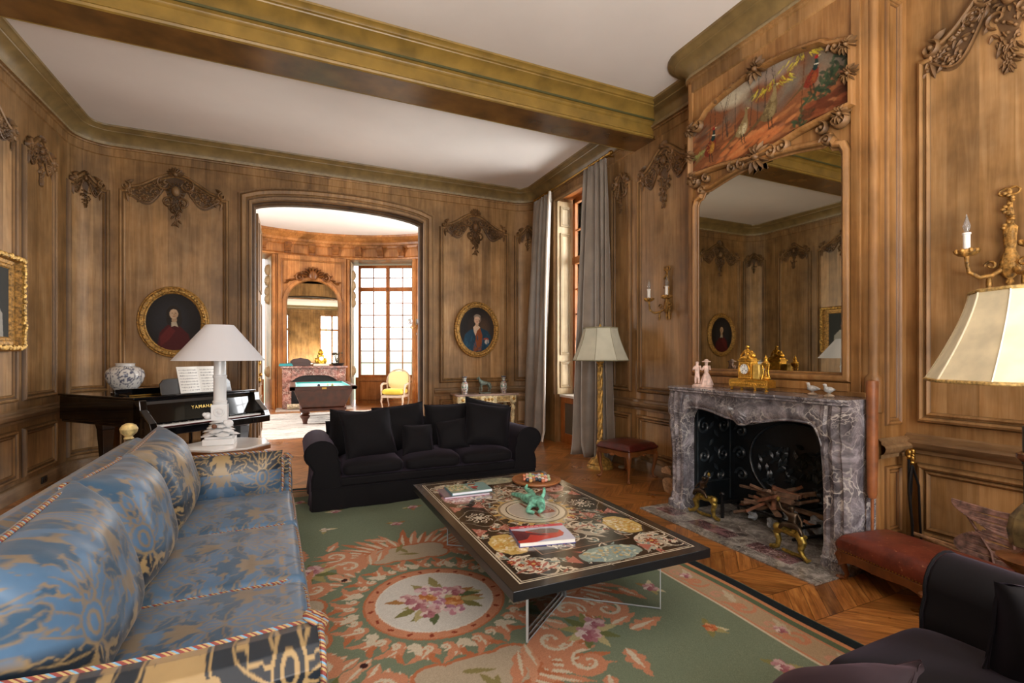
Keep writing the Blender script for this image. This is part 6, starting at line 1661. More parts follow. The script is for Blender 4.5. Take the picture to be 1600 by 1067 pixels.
# ================================================================== grand piano
PBLK = simple('piano_black_lacquer', '#070708', rough=.10, coat=.6, spec=.6)
PBROWN = simple('dark_brown_lacquer', '#2b241c', rough=.25, coat=.3)
def piano():
    r = thing('grand_piano', 'black lacquered grand piano in the far left corner', 'piano', (-1.30, 5.95, 0), rz=math.radians(42))
    outl = [(0, .28), (1.40, .28), (1.40, .62), (1.37, .80), (1.28, .95), (1.14, 1.08), (1.02, 1.22), (.93, 1.38), (.82, 1.52), (.66, 1.62), (.46, 1.68), (.26, 1.70), (0, 1.70)]
    mb = MB(); mb.prism(outl, .72, .985); mb.prism([(x*.98+.012, y if y < .3 else .3+(y-.3)*.985) for x, y in outl], .69, .72); case = mb.build('case', PBLK, r, smooth=0, bevel=.006)
    mb = MB(); mb.prism([(x*1.015-.012, (y-.012) if y < .5 else y+.012) for x, y in outl if True], .988, 1.012); mb.build('lid', PBLK, r, smooth=0, bevel=.008)
    mb = MB(); mb.box(.0, 1.40, -.0, .30, .615, .695); mb.box(.02, 1.38, .10, .3, .69, .70); mb.build('keybed', PBLK, r, smooth=0, bevel=.008)
    for a, b_ in ((-.0, .075), (1.325, 1.40)):
        mb = MB(); mb.hexa([(a, .0, .69), (b_, .0, .69), (b_, .3, .69), (a, .3, .69), (a, .03, .755), (b_, .03, .755), (b_, .3, .985), (a, .3, .985)]); mb.hexa([(a, .16, .75), (b_, .16, .75), (b_, .3, .75), (a, .3, .75), (a, .2, .985), (b_, .2, .985), (b_, .3, .985), (a, .3, .985)]); mb.build('cheek', PBLK, r, smooth=0, bevel=.008)
    mb = MB(); mb.hexa([(.075, .22, .72), (1.325, .22, .72), (1.325, .28, .72), (.075, .28, .72), (.075, .255, .93), (1.325, .255, .93), (1.325, .30, .985), (.075, .30, .985)]); fb_ = mb.build('fallboard', PBLK, r, smooth=0, bevel=.006)
    # raised maker's name, facing the player
    cu = bpy.data.curves.new('lettering', 'FONT'); cu.body = 'YAMAHA'; cu.size = .052; cu.extrude = .0008; cu.align_x = 'CENTER'; cu.space_character = 1.25
    to = bpy.data.objects.new('tmp_text', cu); COL.objects.link(to); dg = bpy.context.evaluated_depsgraph_get(); dg.update()
    me = bpy.data.meshes.new_from_object(to.evaluated_get(dg)); bpy.data.objects.remove(to)
    lo = link('lettering', me, simple('brass_letters', '#c9a75a', rough=.3, metal=.9), fb_, 0); lo.location = (.68, .229, .845); lo.rotation_euler = (PI/2-.16, 0, 0)
    # keys
    wk = None; kb = MB().box(.08, 1.32, .05, .23, .70, .706).build('key_slip', simple('red_felt', '#5c1d1d', rough=.9), r, smooth=0)
    WK = simple('white_keys', '#e9e8e4', rough=.2); BK_ = simple('black_keys', '#0c0c0c', rough=.25)
    n_ = 52; kw = 1.23/n_
    for i in range(n_):
        if wk is None: wk = MB().box(0, kw-.0012, .06, .215, .706, .722).build('white_key', WK, kb, smooth=0)
        else: o = wk.copy(); COL.objects.link(o); wk_ = o; o.location = (0, 0, 0)
        (wk if i == 0 else o).location = (.085+i*kw, 0, 0)
    bk = None
    for i in range(n_-1):
        if (i % 7) in (1, 4): continue
        if bk is None: bk = MB().box(-.005, .005, .12, .215, .722, .734).build('black_key', BK_, kb, smooth=0); o = bk
        else: o = bk.copy(); COL.objects.link(o)
        o.location = (.085+(i+1)*kw, 0, 0)
    # folded lid front, brass hinge
    mb = MB(); mb.hexa([(.02, .44, 1.014), (.98, .44, 1.014), (.98, .74, 1.014), (.02, .74, 1.014), (.02, .44, 1.03), (.98, .44, 1.03), (.98, .74, 1.05), (.02, .74, 1.05)]); mb.box(-.0, 1.0, .62, .66, 1.014, 1.085); mb.build('folded_lid_front', PBLK, r, smooth=0, bevel=.004)
    MB().box(.04, .96, .436, .441, 1.016, 1.03).build('lid_hinge', simple('polished_brass', '#d8b45e', rough=.2, metal=1), r, smooth=0)
    # music desk
    md = MB(); md.prism([(.30, 0), (1.12, 0), (1.12, .12), (1.08, .165), (1.02, .175), (.40, .175), (.34, .165), (.30, .12)], -.008, .008, f=lambda x, z, y: (x, .345+y+z*.28, 1.012+z)); md.build('music_desk', PBROWN, r, smooth=0, bevel=.003)
    # legs
    for (x, y) in ((.13, .36), (1.27, .36), (.38, 1.55)):
        mb = MB()
        for (w0, z0), (w1_, z1) in zip([(.075, .70), (.075, .62), (.065, .56)], [(.075, .62), (.065, .56), (.042, .14)]):
            mb.hexa([(x-w1_, y-w1_, z1), (x+w1_, y-w1_, z1), (x+w1_, y+w1_, z1), (x-w1_, y+w1_, z1), (x-w0, y-w0, z0), (x+w0, y-w0, z0), (x+w0, y+w0, z0), (x-w0, y+w0, z0)])
        mb.box(x-.052, x+.052, y-.052, y+.052, .06, .15); l_ = mb.build('leg', PBLK, r, smooth=0, bevel=.004)
        mb = MB(); mb.lathe([(.012, .02), (.014, .065)], (x, y, 0), 8); mb.ell((x, y-.01, .022), (.014, .022, .022), 10, 8); mb.build('caster', BRASS, l_)
    mb = MB(); mb.box(.60, .80, .30, .42, .16, .2); mb.box(.62, .64, .34, .38, .18, .70); mb.box(.76, .78, .34, .38, .18, .70)
    for x in (.64, .70, .76): mb.box(x-.012, x+.012, .20, .31, .165, .178)
    mb.build('pedal_lyre', PBLK, r, smooth=0, bevel=.003)
    mb = MB(); mb.prism([(.0, .0), (.0, -.26), (.06, -.22), (.10, -.12), (.20, -.03), (.30, 0)], .05, .09, f=lambda q, z, x: (x, .3+q*1.2, .70+z*.45)); mb.build('bracket', PBLK, r, smooth=0)
    return r
piano()
def onpiano(x, y, z):
    a = math.radians(42); return (-1.30+x*math.cos(a)-y*math.sin(a), 5.95+x*math.sin(a)+y*math.cos(a), z)
# sheet music
sm = thing('sheet_music', 'open white sheet music standing on the piano desk', 'sheet music', onpiano(.74, .335, 1.018), rz=math.radians(42))
SHM = vcol('printed_paper', rough=.7, nz=.02)
for k, sg in ((0, -1), (1, 1)):
    c = Canvas(.24, .31, .002, '#eceae4'); r5 = random.Random(k)
    for st in range(8):
        y = .275-.034*st
        for l_ in range(5): c.rect(.018, .222, y-.003*l_, y-.003*l_+.0007, '#8a8a8c')
        for q in range(26): x = r5.uniform(.02, .22); c.ell(x, y-r5.uniform(0, .013), .0022, .0016, '#3a3a3e'); c.rect(x, x+.0008, y-.012, y+.004, '#55555a')
    me, U, V = grid_mesh('page', 110, 140, lambda U, V, sg=sg: np.stack([(U*.24 if sg > 0 else (U-1)*.24), V*.31*.28+.02*np.sin(PI*U)*(-1)+.0*U-.005, V*.30], 1)); paint(me, c.sample(U*.24, V*.31)); o = link('left_page' if sg < 0 else 'right_page', me, SHM, sm, 180, solid=.004)
MB().box(-.235, .235, .005, .012, 0, .29, 0).build('cover', simple('dark_red_cover', '#5a2a2a', rough=.6), sm, smooth=0, rot=(-.27, 0, 0))
# vase on piano
def bluewhite(me, rr=.2, hh=.33, bg='#d9d6d0', ink='#4a4f66', n_=420, sd=2):
    c = Canvas(2*PI*rr, hh, .005, bg); r5 = random.Random(sd); W = 2*PI*rr
    for i in range(n_):
        x, y = r5.uniform(0, W), r5.uniform(.03, hh-.03); c.leaf(x, y, r5.uniform(0, 6.3), .022, .012, ink, 0, .85)
    for k in range(5):
        x = W*(k+.5)/5; y = hh*.55; c.ell(x, y, hh*.26, hh*.30, ink); c.ell(x, y, hh*.23, hh*.27, bg)
        for j in range(14): c.leaf(x+r5.uniform(-.04, .04), y+r5.uniform(-.05, .05), r5.uniform(0, 6), .05, .022, ink, 2, .9)
    c.rect(0, W, hh-.03, hh-.022, ink); c.rect(0, W, .01, .02, ink)
    v = verts_np(me); paint(me, c.sample((np.arctan2(v[:, 1], v[:, 0])+PI)*rr, v[:, 2]))
PORC = vcol('glazed_porcelain', rough=.15, coat=.5, nz=.03)
vs_ = thing('porcelain_vase', 'round white vase with dark leafy medallions standing on the piano', 'vase', (-1.87, 7.38, 1.014))
mb = MB(); pr = [(.105, 0), (.108, .01), (.14, .05), (.175, .11), (.196, .17), (.198, .20), (.185, .245), (.155, .28), (.115, .298), (.098, .305), (.094, .325), (.105, .335), (.10, .338), (.088, .33), (.088, .3)]
import bisect
def densify(pr, k=5): return [((pr[i][0]*(k-j)+pr[i+1][0]*j)/k, (pr[i][1]*(k-j)+pr[i+1][1]*j)/k) for i in range(len(pr)-1) for j in range(k)]+[pr[-1]]
mb.lathe(densify(pr, 6), n=150); o = mb.build('body', PORC, vs_, smooth=60); bluewhite(o.data)

# ================================================================== side table with the white lamp
stb = thing('side_table', 'octagonal white marble-topped wooden side table under the white lamp', 'side table', (-.50, 4.72, 0), rz=.15)
o8 = [(.34*math.cos(PI/8+k*PI/4)*(1.0), .34*math.sin(PI/8+k*PI/4)) for k in range(8)]
mb = MB(); mb.prism([(x*.97, y*.97) for x, y in o8], .69, .705); mb.build('marble_top', simple('white_marble', '#dcd9d6', rough=.12, nz=.04, nscale=5, coat=.3), stb, smooth=0, bevel=.003)
WAL = oak('walnut', '#5c3318', '#8a5228', '#a86a38', plank=9, grain=(9, 9, 5))
mb = MB(); mb.prism(o8, .655, .69); mb.prism([(x*.85, y*.85) for x, y in o8], .585, .655); mb.build('apron', WAL, stb, smooth=0, bevel=.004)
for k in range(4):
    a = PI/4+k*PI/2; mb = MB(); mb.tube([(.25*math.cos(a), .25*math.sin(a), .6), (.26*math.cos(a), .26*math.sin(a), .3), (.28*math.cos(a), .28*math.sin(a), .0)], [.028, .022, .018], 8); mb.build('leg', WAL, stb)
WC = simple('white_ceramic', '#dfe1e2', rough=.25, coat=.2)
wlamp = thing('table_lamp', 'white table lamp with a shell-encrusted column and wide conical shade', 'lamp', (-.56, 4.76, .705))
mb = MB(); mb.lathe([(.345, .0), (.105, .30)], (0, 0, .70), 64, caps=False); mb.lathe([(.341, .0), (.102, .298)], (0, 0, .70), 64, caps=False); mb.build('lamp_shade', simple('white_paper_shade', '#cdcdd1', rough=.85), wlamp, smooth=60)
mb = MB(); mb.box(-.115, .115, -.115, .115, .0, .05); mb.box(-.10, .10, -.10, .10, .05, .07); mb.build('base', WC, wlamp, smooth=0, bevel=.006)
mb = MB(); mb.lathe([(.052, .18), (.052, .34), (.055, .345), (.055, .36), (.048, .365), (.047, .55), (.053, .56), (.053, .575), (.046, .58), (.045, .73), (.02, .74), (.012, .78), (.012, .98)], n=28); mb.box(-.058, .058, -.058, .058, .20, .33); mb.build('column', WC, wlamp, smooth=40)
mb = MB(); mb.tube([(.033*math.cos(t_), -.062, .27+.033*math.sin(t_)) for t_ in [2*PI*k/20 for k in range(20)]], .008, 6, closed=True); mb.ell((0, -.062, .27), (.018, .01, .018), 10, 6); mb.build('roundel', WC, wlamp)
r6 = random.Random(12)
def shell(mb, x, y, z, R, rot, tilt):
    old = mb.M; mb.M = Matrix.Translation((x, y, z)) @ Matrix.Rotation(rot, 4, 'Z') @ Matrix.Rotation(tilt, 4, 'Y')
    def f(a, b):
        th = 2*PI*a; r_ = R*b*(1+.06*math.cos(9*th)*b); return (r_*math.cos(th)*1.15, r_*math.sin(th)*.85, .012-.016*b*b)
    def g(a, b):
        th = 2*PI*a; r_ = R*b*(1+.06*math.cos(9*th)*b); return (r_*math.cos(th)*1.15, r_*math.sin(th)*.85, -.016+.012*b*b)
    mb.grid(36, 5, f, cu=True); mb.grid(36, 5, g, cu=True); mb.M = old
for i in range(17):
    lv = i//5; a = i*2*PI/5+lv*.6; q = .075-.014*lv; mb = MB()
    shell(mb, q*math.cos(a), q*math.sin(a), .088+.032*lv+.006*r6.random(), .068-.009*lv, a, .12+.12*r6.random()); mb.build('shell', WC, wlamp, smooth=50)
mb = MB(); mb.ell((-.03, -.085, .155), (.02, .018, .02), 10, 8); mb.build('brown_bead', simple('brown_bead', '#6a4632', rough=.3), wlamp)
for (x, y, z, s_) in ((-.085, -.03, .24, .03), (.07, -.05, .17, .035)):
    mb = MB(); mb.ell((x, y, z), (s_, s_*.8, s_), 10, 7); mb.ell((x-.02, y-.01, z+.012), (s_*.6, s_*.5, s_*.6), 8, 6); mb.build('coral_lump', WC, wlamp)

# ================================================================== gilt floor lamp
SHADE = simple('pale_green_silk', '#b9b6a2', rough=.8, nz=.05, nscale=6, emit=('#b9b6a2', .05))
def flared_shade(root, z0, z1, r0, r1, panels, mat, trim, name='lamp_shade', seam=None):
    mb = MB(); n_ = panels*8
    for off in (0, -.004):
        def f(a, b):
            th = 2*PI*a; r_ = (r1+off)+(r0-r1)*((1-b)**1.35)
            k = a*panels; fr_ = k-math.floor(k); poly = math.cos(PI/panels)/math.cos((fr_-.5)*2*PI/panels)
            return (r_*poly*1.02*math.cos(th), r_*poly*1.02*math.sin(th), z0+(z1-z0)*b)
        mb.grid(n_, 14, f, cu=True)
    o = mb.build(name, mat, root, smooth=30)
    for zz, rr in ((z0, r0), (z1, r1)):
        pts = []; mb = MB()
        for i in range(n_):
            th = 2*PI*i/n_; k = i/n_*panels; fr_ = k-math.floor(k); poly = math.cos(PI/panels)/math.cos((fr_-.5)*2*PI/panels); pts.append((rr*poly*1.025*math.cos(th), rr*poly*1.025*math.sin(th), zz))
        mb.tube(pts, .008, 6, closed=True); mb.build('trim_braid', trim, o)
    mb = MB()
    for k in range(panels):
        th = 2*PI*k/panels; mb.tube([((r1+(r0-r1)*((1-b)**1.35))*1.025*math.cos(th), (r1+(r0-r1)*((1-b)**1.35))*1.025*math.sin(th), z0+(z1-z0)*b) for b in [q/13 for q in range(14)]], .0035, 5)
    mb.build('seams', seam or trim, o)
fl = thing('floor_lamp', 'gilt twisted floor lamp with a pale panelled shade in front of the grey curtain', 'lamp', (3.62, 5.24, 0))
flared_shade(fl, 1.385, 1.80, .355, .215, 8, SHADE, simple('grey_braid', '#8d8970', rough=.8))
mb = MB(); mb.lathe([(.165, 0), (.165, .03), (.15, .05), (.155, .065), (.13, .09), (.11, .12), (.07, .135), (.05, .16), (.042, .24), (.032, .27), (.05, .29), (.055, .32), (.035, .36)], n=36, flute=12, fa=.03); mb.build('base', GOLDP, fl, smooth=40)
mb = MB()
for s_ in (0, PI*2/3, PI*4/3): mb.tube([(.017*math.cos(s_+z*13), .017*math.sin(s_+z*13), .36+z) for z in [q*.012 for q in range(80)]], .021, 8)
mb.build('twisted_stem', GOLDP, fl, smooth=180)
mb = MB(); mb.lathe([(.03, 1.30), (.045, 1.315), (.03, 1.33), (.05, 1.36), (.055, 1.37), (.01, 1.38), (.01, 1.8), (.02, 1.82), (.008, 1.85), (0, 1.87)], n=20); mb.build('capital', GOLDP, fl)
cbx = thing('power_cord', 'pale electric cord coiled on the floor beside the gilt lamp base', 'cord', (3.86, 5.08, .006)); mb = MB(); mb.tube([(.07*math.cos(t_*.5)*(1+.1*math.sin(t_)), .05*math.sin(t_*.5), .004+.0006*t_) for t_ in range(36)], .004, 5); mb.build('cord', simple('beige_cord', '#a89b80', rough=.6), cbx)

# ================================================================== stools / bench
LEA = simple('oxblood_leather', '#4a1c17', rough=.32, nz=.2, nscale=12, bmp=.2, bscale=60, coat=.1)
def worn_leather():
    m, n, b = nt('worn_red_leather'); v = coords(n); f = noise_(n, v, 7, 8, .7); g = noise_(n, v, 26, 6, .7, .5)
    c = ramp(n, f, [(.3, '#421a13'), (.5, '#6b2e1f'), (.7, '#7d3d2a')]); c = mixc(n, c, '#a87450', ramp(n, g, [(.62, (0, 0, 0)), (.68, (1, 1, 1))])); n.links.new(c, b.inputs['Base Color']); b.inputs['Roughness'].default_value = .38; bump(n, b, g, .15); return m
WLEA = worn_leather()
def stool(name, label, loc, rz, W, D, Hs, top, crown, cat='stool', th=.07):
    r = thing(name, label, cat, loc, rz=rz)
    mb = soft_slab(W, D, th, .03, crown, .02); mb.v = [(x, y, z+Hs-th/2) for x, y, z in mb.v]; st = mb.build('seat', top, r, smooth=180)
    mb = MB(); per = [(-W/2, -D/2), (W/2, -D/2), (W/2, D/2), (-W/2, D/2)]; L_ = [W, D, W, D]
    k_ = 0; tot = 2*(W+D); n_ = int(tot/.018)
    for i in range(n_):
        s_ = i/n_*tot; q = 0
        while q < 3 and s_ > L_[q]: s_ -= L_[q]; q += 1
        p = Vector(per[q]).lerp(Vector(per[(q+1) % 4]), s_/L_[q]); mb.ell((p.x*1.012, p.y*1.012, Hs-th+.006), .0045, 5, 4)
    mb.build('nailheads', BRASS, st)
    # scalloped apron
    for (a, b_) in ((0, 1), (1, 2), (2, 3), (3, 0)):
        pa, pb = Vector(per[a])*.97, Vector(per[b_])*.97; mb = MB(); n_ = 40; vs = []
        nr = Vector((pb.y-pa.y, pa.x-pb.x)).normalized()*.018
        for i in range(n_+1):
            t = i/n_; p = pa.lerp(pb, t); zl = Hs-th-.035-.02*(math.sin(PI*t*2)**2)-.025*math.exp(-((t-.5)/.07)**2)-.06*(abs(t-.5)*2)**8
            for q in ((p.x, p.y, Hs-th), (p.x+nr.x, p.y+nr.y, Hs-th), (p.x+nr.x, p.y+nr.y, zl), (p.x, p.y, zl)): vs.append(q)
        mb.add(vs, [(4*i+j, 4*i+(j+1) % 4, 4*i+4+(j+1) % 4, 4*i+4+j) for i in range(n_) for j in range(4)])
        mb.ell((pa.x*.5+pb.x*.5+nr.x, pa.y*.5+pb.y*.5+nr.y, Hs-th-.045), (.03, .03, .02), 8, 5); mb.build('apron', WAL, r, smooth=40)
    hh = Hs-th
    for sx in (-1, 1):
        for sy in (-1, 1):
            x, y = sx*(W/2-.025), sy*(D/2-.025); mb = MB()
            mb.tube([(x, y, hh), (x+sx*.012, y+sy*.012, hh*.82), (x+sx*.004, y+sy*.004, hh*.5), (x-sx*.012, y-sy*.012, hh*.2), (x-sx*.004, y-sy*.004, hh*.06), (x+sx*.014, y+sy*.014, .014)], [.034, .034, .022, .014, .013, .017], 10); mb.ell((x+sx*.018, y+sy*.018, .013), (.022, .022, .013), 8, 6); mb.build('leg', WAL, r)
    return r
stool('leather_stool', 'carved wooden stool with a smooth oxblood leather seat beside the gilt floor lamp', (3.63, 4.70, 0), math.radians(12), .50, .48, .42, LEA, .035)
stool('leather_bench', 'long low bench with worn red leather and nailheads beside the fireplace', (3.36, 1.45, 0), math.radians(-9), .42, 1.06, .285, WLEA, .045, 'bench', .10)

# ================================================================== logs by the chimney, fire tools, pole
BARK = simple('log_bark', '#6a5a48', rough=.95, nz=.4, nscale=30, bmp=.6, bscale=40); CUTW = simple('cut_wood', '#a08060', rough=.9, nz=.2, nscale=30)
def logob(name, label, loc, L, R, rz, tilt=0, mat=None, seed=0, group=None, split=False):
    r = thing(name, label, 'log', loc, group=group, rot=(0, tilt, rz)); r5 = random.Random(seed); rr = [R*r5.uniform(.88, 1.1) for _ in range(14)]
    mb = MB(); n_ = 14
    def f(a, b):
        k = int(a*n_) % n_; th = 2*PI*a; q = rr[k]*(1-.05*math.sin(b*7)); z = q*math.sin(th)
        if split and z < -.2*R: z = -.2*R
        return (-L/2+L*b, q*math.cos(th), z)
    mb.grid(n_, 8, f, cu=True); mb.build('bark', mat or BARK, r, smooth=50)
    for e in (0, 1): mb = MB(); mb.add([f(k/n_, e) for k in range(n_)], [tuple(range(n_))]); mb.build('cut_end', CUTW, r, smooth=0)
    return r
logob('firewood_log', 'big round firewood log on the floor left of the fireplace', (3.76, 3.98, .09), .36, .085, .2, seed=1)
logob('firewood_log', 'flat split log lying on top of the big log left of the fireplace', (3.76, 4.0, .215), .34, .07, .05, seed=2, split=True)
# fire tools
ft = thing('fireplace_tools', 'black iron fireplace tools with brass knobs leaning in the panelled corner', 'fireplace tools', (3.88, 1.92, 0))
IRONT = simple('wrought_iron', '#1e1e20', rough=.4, metal=.6)
def tool(nm, pts, rad, knob, extra=None):
    mb = MB(); mb.tube(pts, rad, 8)
    if extra: extra(mb)
    o = mb.build(nm, IRONT, ft); mb = MB(); M = Matrix.Translation(knob); mb.lathe([(.008, -.035), (.018, -.02), (.014, -.01), (.02, .005), (.017, .022), (.006, .03), (0, .034)], n=14, M=M); mb.build('brass_knob', BRASS, o)
tool('shovel', [(-.03, -.01, .74), (-.03, -.01, .5), (-.035, -.04, .2)], [.008, .007, .007], (-.03, -.01, .775), lambda mb: mb.hexa([(-.10, -.055, .01), (.03, -.055, .01), (.03, -.045, .01), (-.10, -.045, .01), (-.07, -.05, .2), (.0, -.05, .2), (.0, -.04, .2), (-.07, -.04, .2)]))
tool('poker', [(.035, .0, .74), (.03, .01, .4), (.02, -.02, .01)], [.008, .007, .006], (.035, 0, .775))
tool('tongs', [(-.01, -.02, .70), (-.07, -.03, .55), (-.055, -.045, .3), (-.085, -.05, .02)], [.008, .008, .008, .006], (-.01, -.02, .735), lambda mb: mb.tube([(-.01, -.02, .70), (.05, -.03, .55), (.035, -.045, .3), (.06, -.05, .02)], [.008, .008, .008, .006], 8))
# orange-brown wooden pole at the mantel corner
OW = simple('orange_worn_wood', '#8a5430', rough=.45, nz=.25, nscale=9)
pw = thing('wooden_pole', 'orange-brown worn wooden pole standing between the marble mantel and the corner', 'pole', (3.50, 1.945, 0))
mb = MB(); mb.lathe([(.010, 0), (.010, .50), (.024, .505), (.032, .54), (.032, .62), (.036, .78), (.035, .95), (.036, 1.15), (.038, 1.25), (.036, 1.28), (.0, 1.285)], n=16, sx=1, sy=.9); mb.build('pole', OW, pw)
# twig star basket + sticks at the right wall
TW2 = simple('woven_twigs', '#6e5248', rough=.8, nz=.35, nscale=30)
tb = thing('woven_twig_star', 'star-shaped stack of woven brown twigs against the panelling behind the near sofa', 'wicker ornament', (3.72, 1.33, 0))
mb = MB(); r7 = random.Random(3)
for i in range(44):
    t = i/43; z = .18+.36*t; w = .10+.17*abs(math.sin(t*PI*1.4+.4)); mb.tube([(-.0-.04*t, -w+.02*math.sin(i), z-.02), (.02, 0, z+.022*math.sin(i*1.3)), (-.0-.04*t, w, z+.03)], [.007, .0095, .007], 6)
for sg in (-1, 1): mb.tube([(0, sg*.05, .0), (0, sg*.1, .3), (-.03, sg*.24, .56)], .007, 6)
mb.tube([(0, 0, .0), (0, 0, .55)], .008, 6)
mb.build('twigs', TW2, tb)
sw = thing('kindling_sticks', 'pale split sticks lying on the low ledge behind the twig star', 'kindling', (3.85, 1.66, .20))
mb = MB(); mb.tube([(0, -.2, .02), (0, .22, .04)], .012, 6); mb.build('stick', CUTW, sw); mb = MB(); mb.tube([(-.05, -.18, -.01), (-.03, .16, .05)], .011, 6); mb.build('stick', CUTW, sw); mb = MB(); mb.tube([(0, -.1, .0), (0, -.1, -.2)], .01, 6); mb.build('stick', CUTW, sw)

# ================================================================== fire : grate, sticks, paper, andirons
WD = simple('charred_kindling', '#67503f', rough=.85, nz=.35, nscale=14); WD2 = simple('red_kindling', '#7d543e', rough=.85, nz=.3, nscale=14)
r8 = random.Random(17)
gt = thing('fire_grate', 'low dark iron grate holding the kindling inside the fireplace', 'grate', (3.66, 2.78, .014))
mb = MB()
for y in (-.36, .36): mb.tube([(-.20, y, .14), (.22, y, .12)], .012, 6); mb.tube([(-.2, y, 0), (-.2, y, .2)], .016, 6); mb.tube([(.2, y, 0), (.2, y, .12)], .012, 6); mb.ell((-.2, y, .21), .025, 8, 6)
for x in (-.12, 0, .12): mb.tube([(x, -.36, .13), (x, .36, .13)], .009, 6)
mb.build('grate', IRONT, gt)
for i in range(22):
    mt = i % 4 == 1; L = r8.uniform(.2, .62) if i > 5 else r8.uniform(.55, .7); rr_ = r8.uniform(0, .16); aa = r8.uniform(0, 6.28); tl = r8.uniform(-.35, .45); z = .17+.008*i; rz = r8.uniform(.2, 2.9)
    if i in (2, 4): rz, tl, z = 1.6+.05*i, -.06, .2
    mb = MB(); w0, w1_ = r8.uniform(.014, .028), r8.uniform(.010, .024)
    mb.hexa([(-L/2, -w0, -.010), (L/2, -w1_, -.010), (L/2, w1_, -.008), (-L/2, w0, -.012), (-L/2, -w0*.6, .012), (L/2, -w1_*.7, .010), (L/2, w1_*.9, .013), (-L/2, w0*.5, .010)])
    o = mb.build('kindling_stick', WD2 if mt else WD, smooth=0, loc=(3.66+.6*rr_*math.cos(aa), 2.78+1.3*rr_*math.sin(aa)-(.22 if i in (2, 4) else 0), z), rot=(r8.uniform(-.5, .5), tl, rz)); tag(o, 'split piece of kindling in the jumbled pile inside the fireplace', 'firewood', 'kindling pile in the fireplace')
PAP = simple('crumpled_newspaper', '#868c92', rough=.9, nz=.2, nscale=20)
for i, (x, y, z, s_) in enumerate(((3.62, 2.60, .16, .05), (3.70, 2.45, .13, .055), (3.56, 2.92, .09, .035), (3.60, 2.50, .075, .045), (3.55, 2.72, .08, .04))):
    mb = MB(); mb.ell((0, 0, 0), s_, 12, 8); mb.v = [tuple(Vector(p)*(1+.9*noise.noise(Vector(p)*34+Vector((i, 0, 0))))) for p in mb.v]; o = mb.build('newspaper_ball', PAP, smooth=0, loc=(x, y, z)); tag(o, 'crumpled sheet of newspaper stuffed under the kindling', 'paper', 'crumpled newspaper under the kindling')
DBR = simple('dark_bronze', '#4a3d30', rough=.35, metal=.8); GBR = simple('andiron_gilt', '#96803f', rough=.38, metal=.8, nz=.3, nscale=40)
def andiron(label, x, y, m):
    r = thing('andiron', label, 'andiron', (x, y, .0135), rz=0)
    mb = MB()
    mb.tube([(0, m*-.16, .012), (.0, m*-.13, .016), (0, m*-.10, .03), (0, m*-.09, .08), (0, m*-.11, .13), (0, m*-.07, .17), (0, m*-.01, .16), (0, m*.05, .165)], [.014, .02, .017, .02, .026, .03, .026, .03], 10)
    mb.tube([(0, m*.06, .17), (-.01, m*.10, .12), (-.01, m*.085, .06), (-.02, m*.11, .03), (-.03, m*.15, .012), (-.03, m*.17, .028)], [.034, .03, .02, .018, .014, .008], 10)
    mb.tube([(0, m*-.06, .02), (0, m*.02, .012), (0, m*.09, .02)], [.012, .016, .012], 8); mb.ell((0, m*-.10, .17), (.032, .034, .032), 10, 7)
    for k in range(10): a = k*.63; mb.ell((.02*math.cos(a), m*(-.08+.02*k), .17+.015*math.sin(a*2)), (.014, .018, .014), 6, 5)
    mb.build('scroll_base', GBR, r)
    Jc = dict(p=(0, m*.03, .22, .026), c=(0, m*.02, .28, .03), n=(0, m*.015, .31, .014), h=(0, m*.01, .335, .024), h2=(0, m*.008, .352, .02), s1=(-.02, m*-.01, .295, .014), e1=(-.03, m*-.05, .32, .01), w1=(-.03, m*-.07, .37, .008), s2=(.01, m*.05, .295, .014), e2=(0, m*.085, .26, .01), w2=(-.02, m*.10, .23, .008), k1=(-.04, m*-.03, .22, .018), f1=(-.04, m*-.06, .175, .012), k2=(-.03, m*.09, .215, .018), f2=(-.03, m*.11, .165, .011))
    skin('putto', Jc, [('p', 'c'), ('c', 'n'), ('n', 'h'), ('h', 'h2'), ('c', 's1'), ('s1', 'e1'), ('e1', 'w1'), ('c', 's2'), ('s2', 'e2'), ('e2', 'w2'), ('p', 'k1'), ('k1', 'f1'), ('p', 'k2'), ('k2', 'f2')], 'p', DBR, r, 2)
    mb = MB(); mb.ell((-.03, m*-.072, .385), (.012, .012, .018), 6, 5)
    for k in range(5): a = k*1.257; mb.ell((-.03, m*-.072+.012*math.cos(a), .39+.012*math.sin(a)), .006, 5, 4)
    mb.build('torch', GBR, r)
    mb = MB(); mb.tube([(.03, m*.0, .1), (.25, m*.0, .09), (.4, 0, .08), (.42, 0, 0)], .012, 6); mb.build('log_bar', IRONT, r)
andiron('gilt andiron with a dark bronze putto, left one in the fireplace', 3.36, 3.24, 1)
andiron('gilt andiron with a dark bronze putto, right one in front of the kindling', 3.27, 2.36, -1)

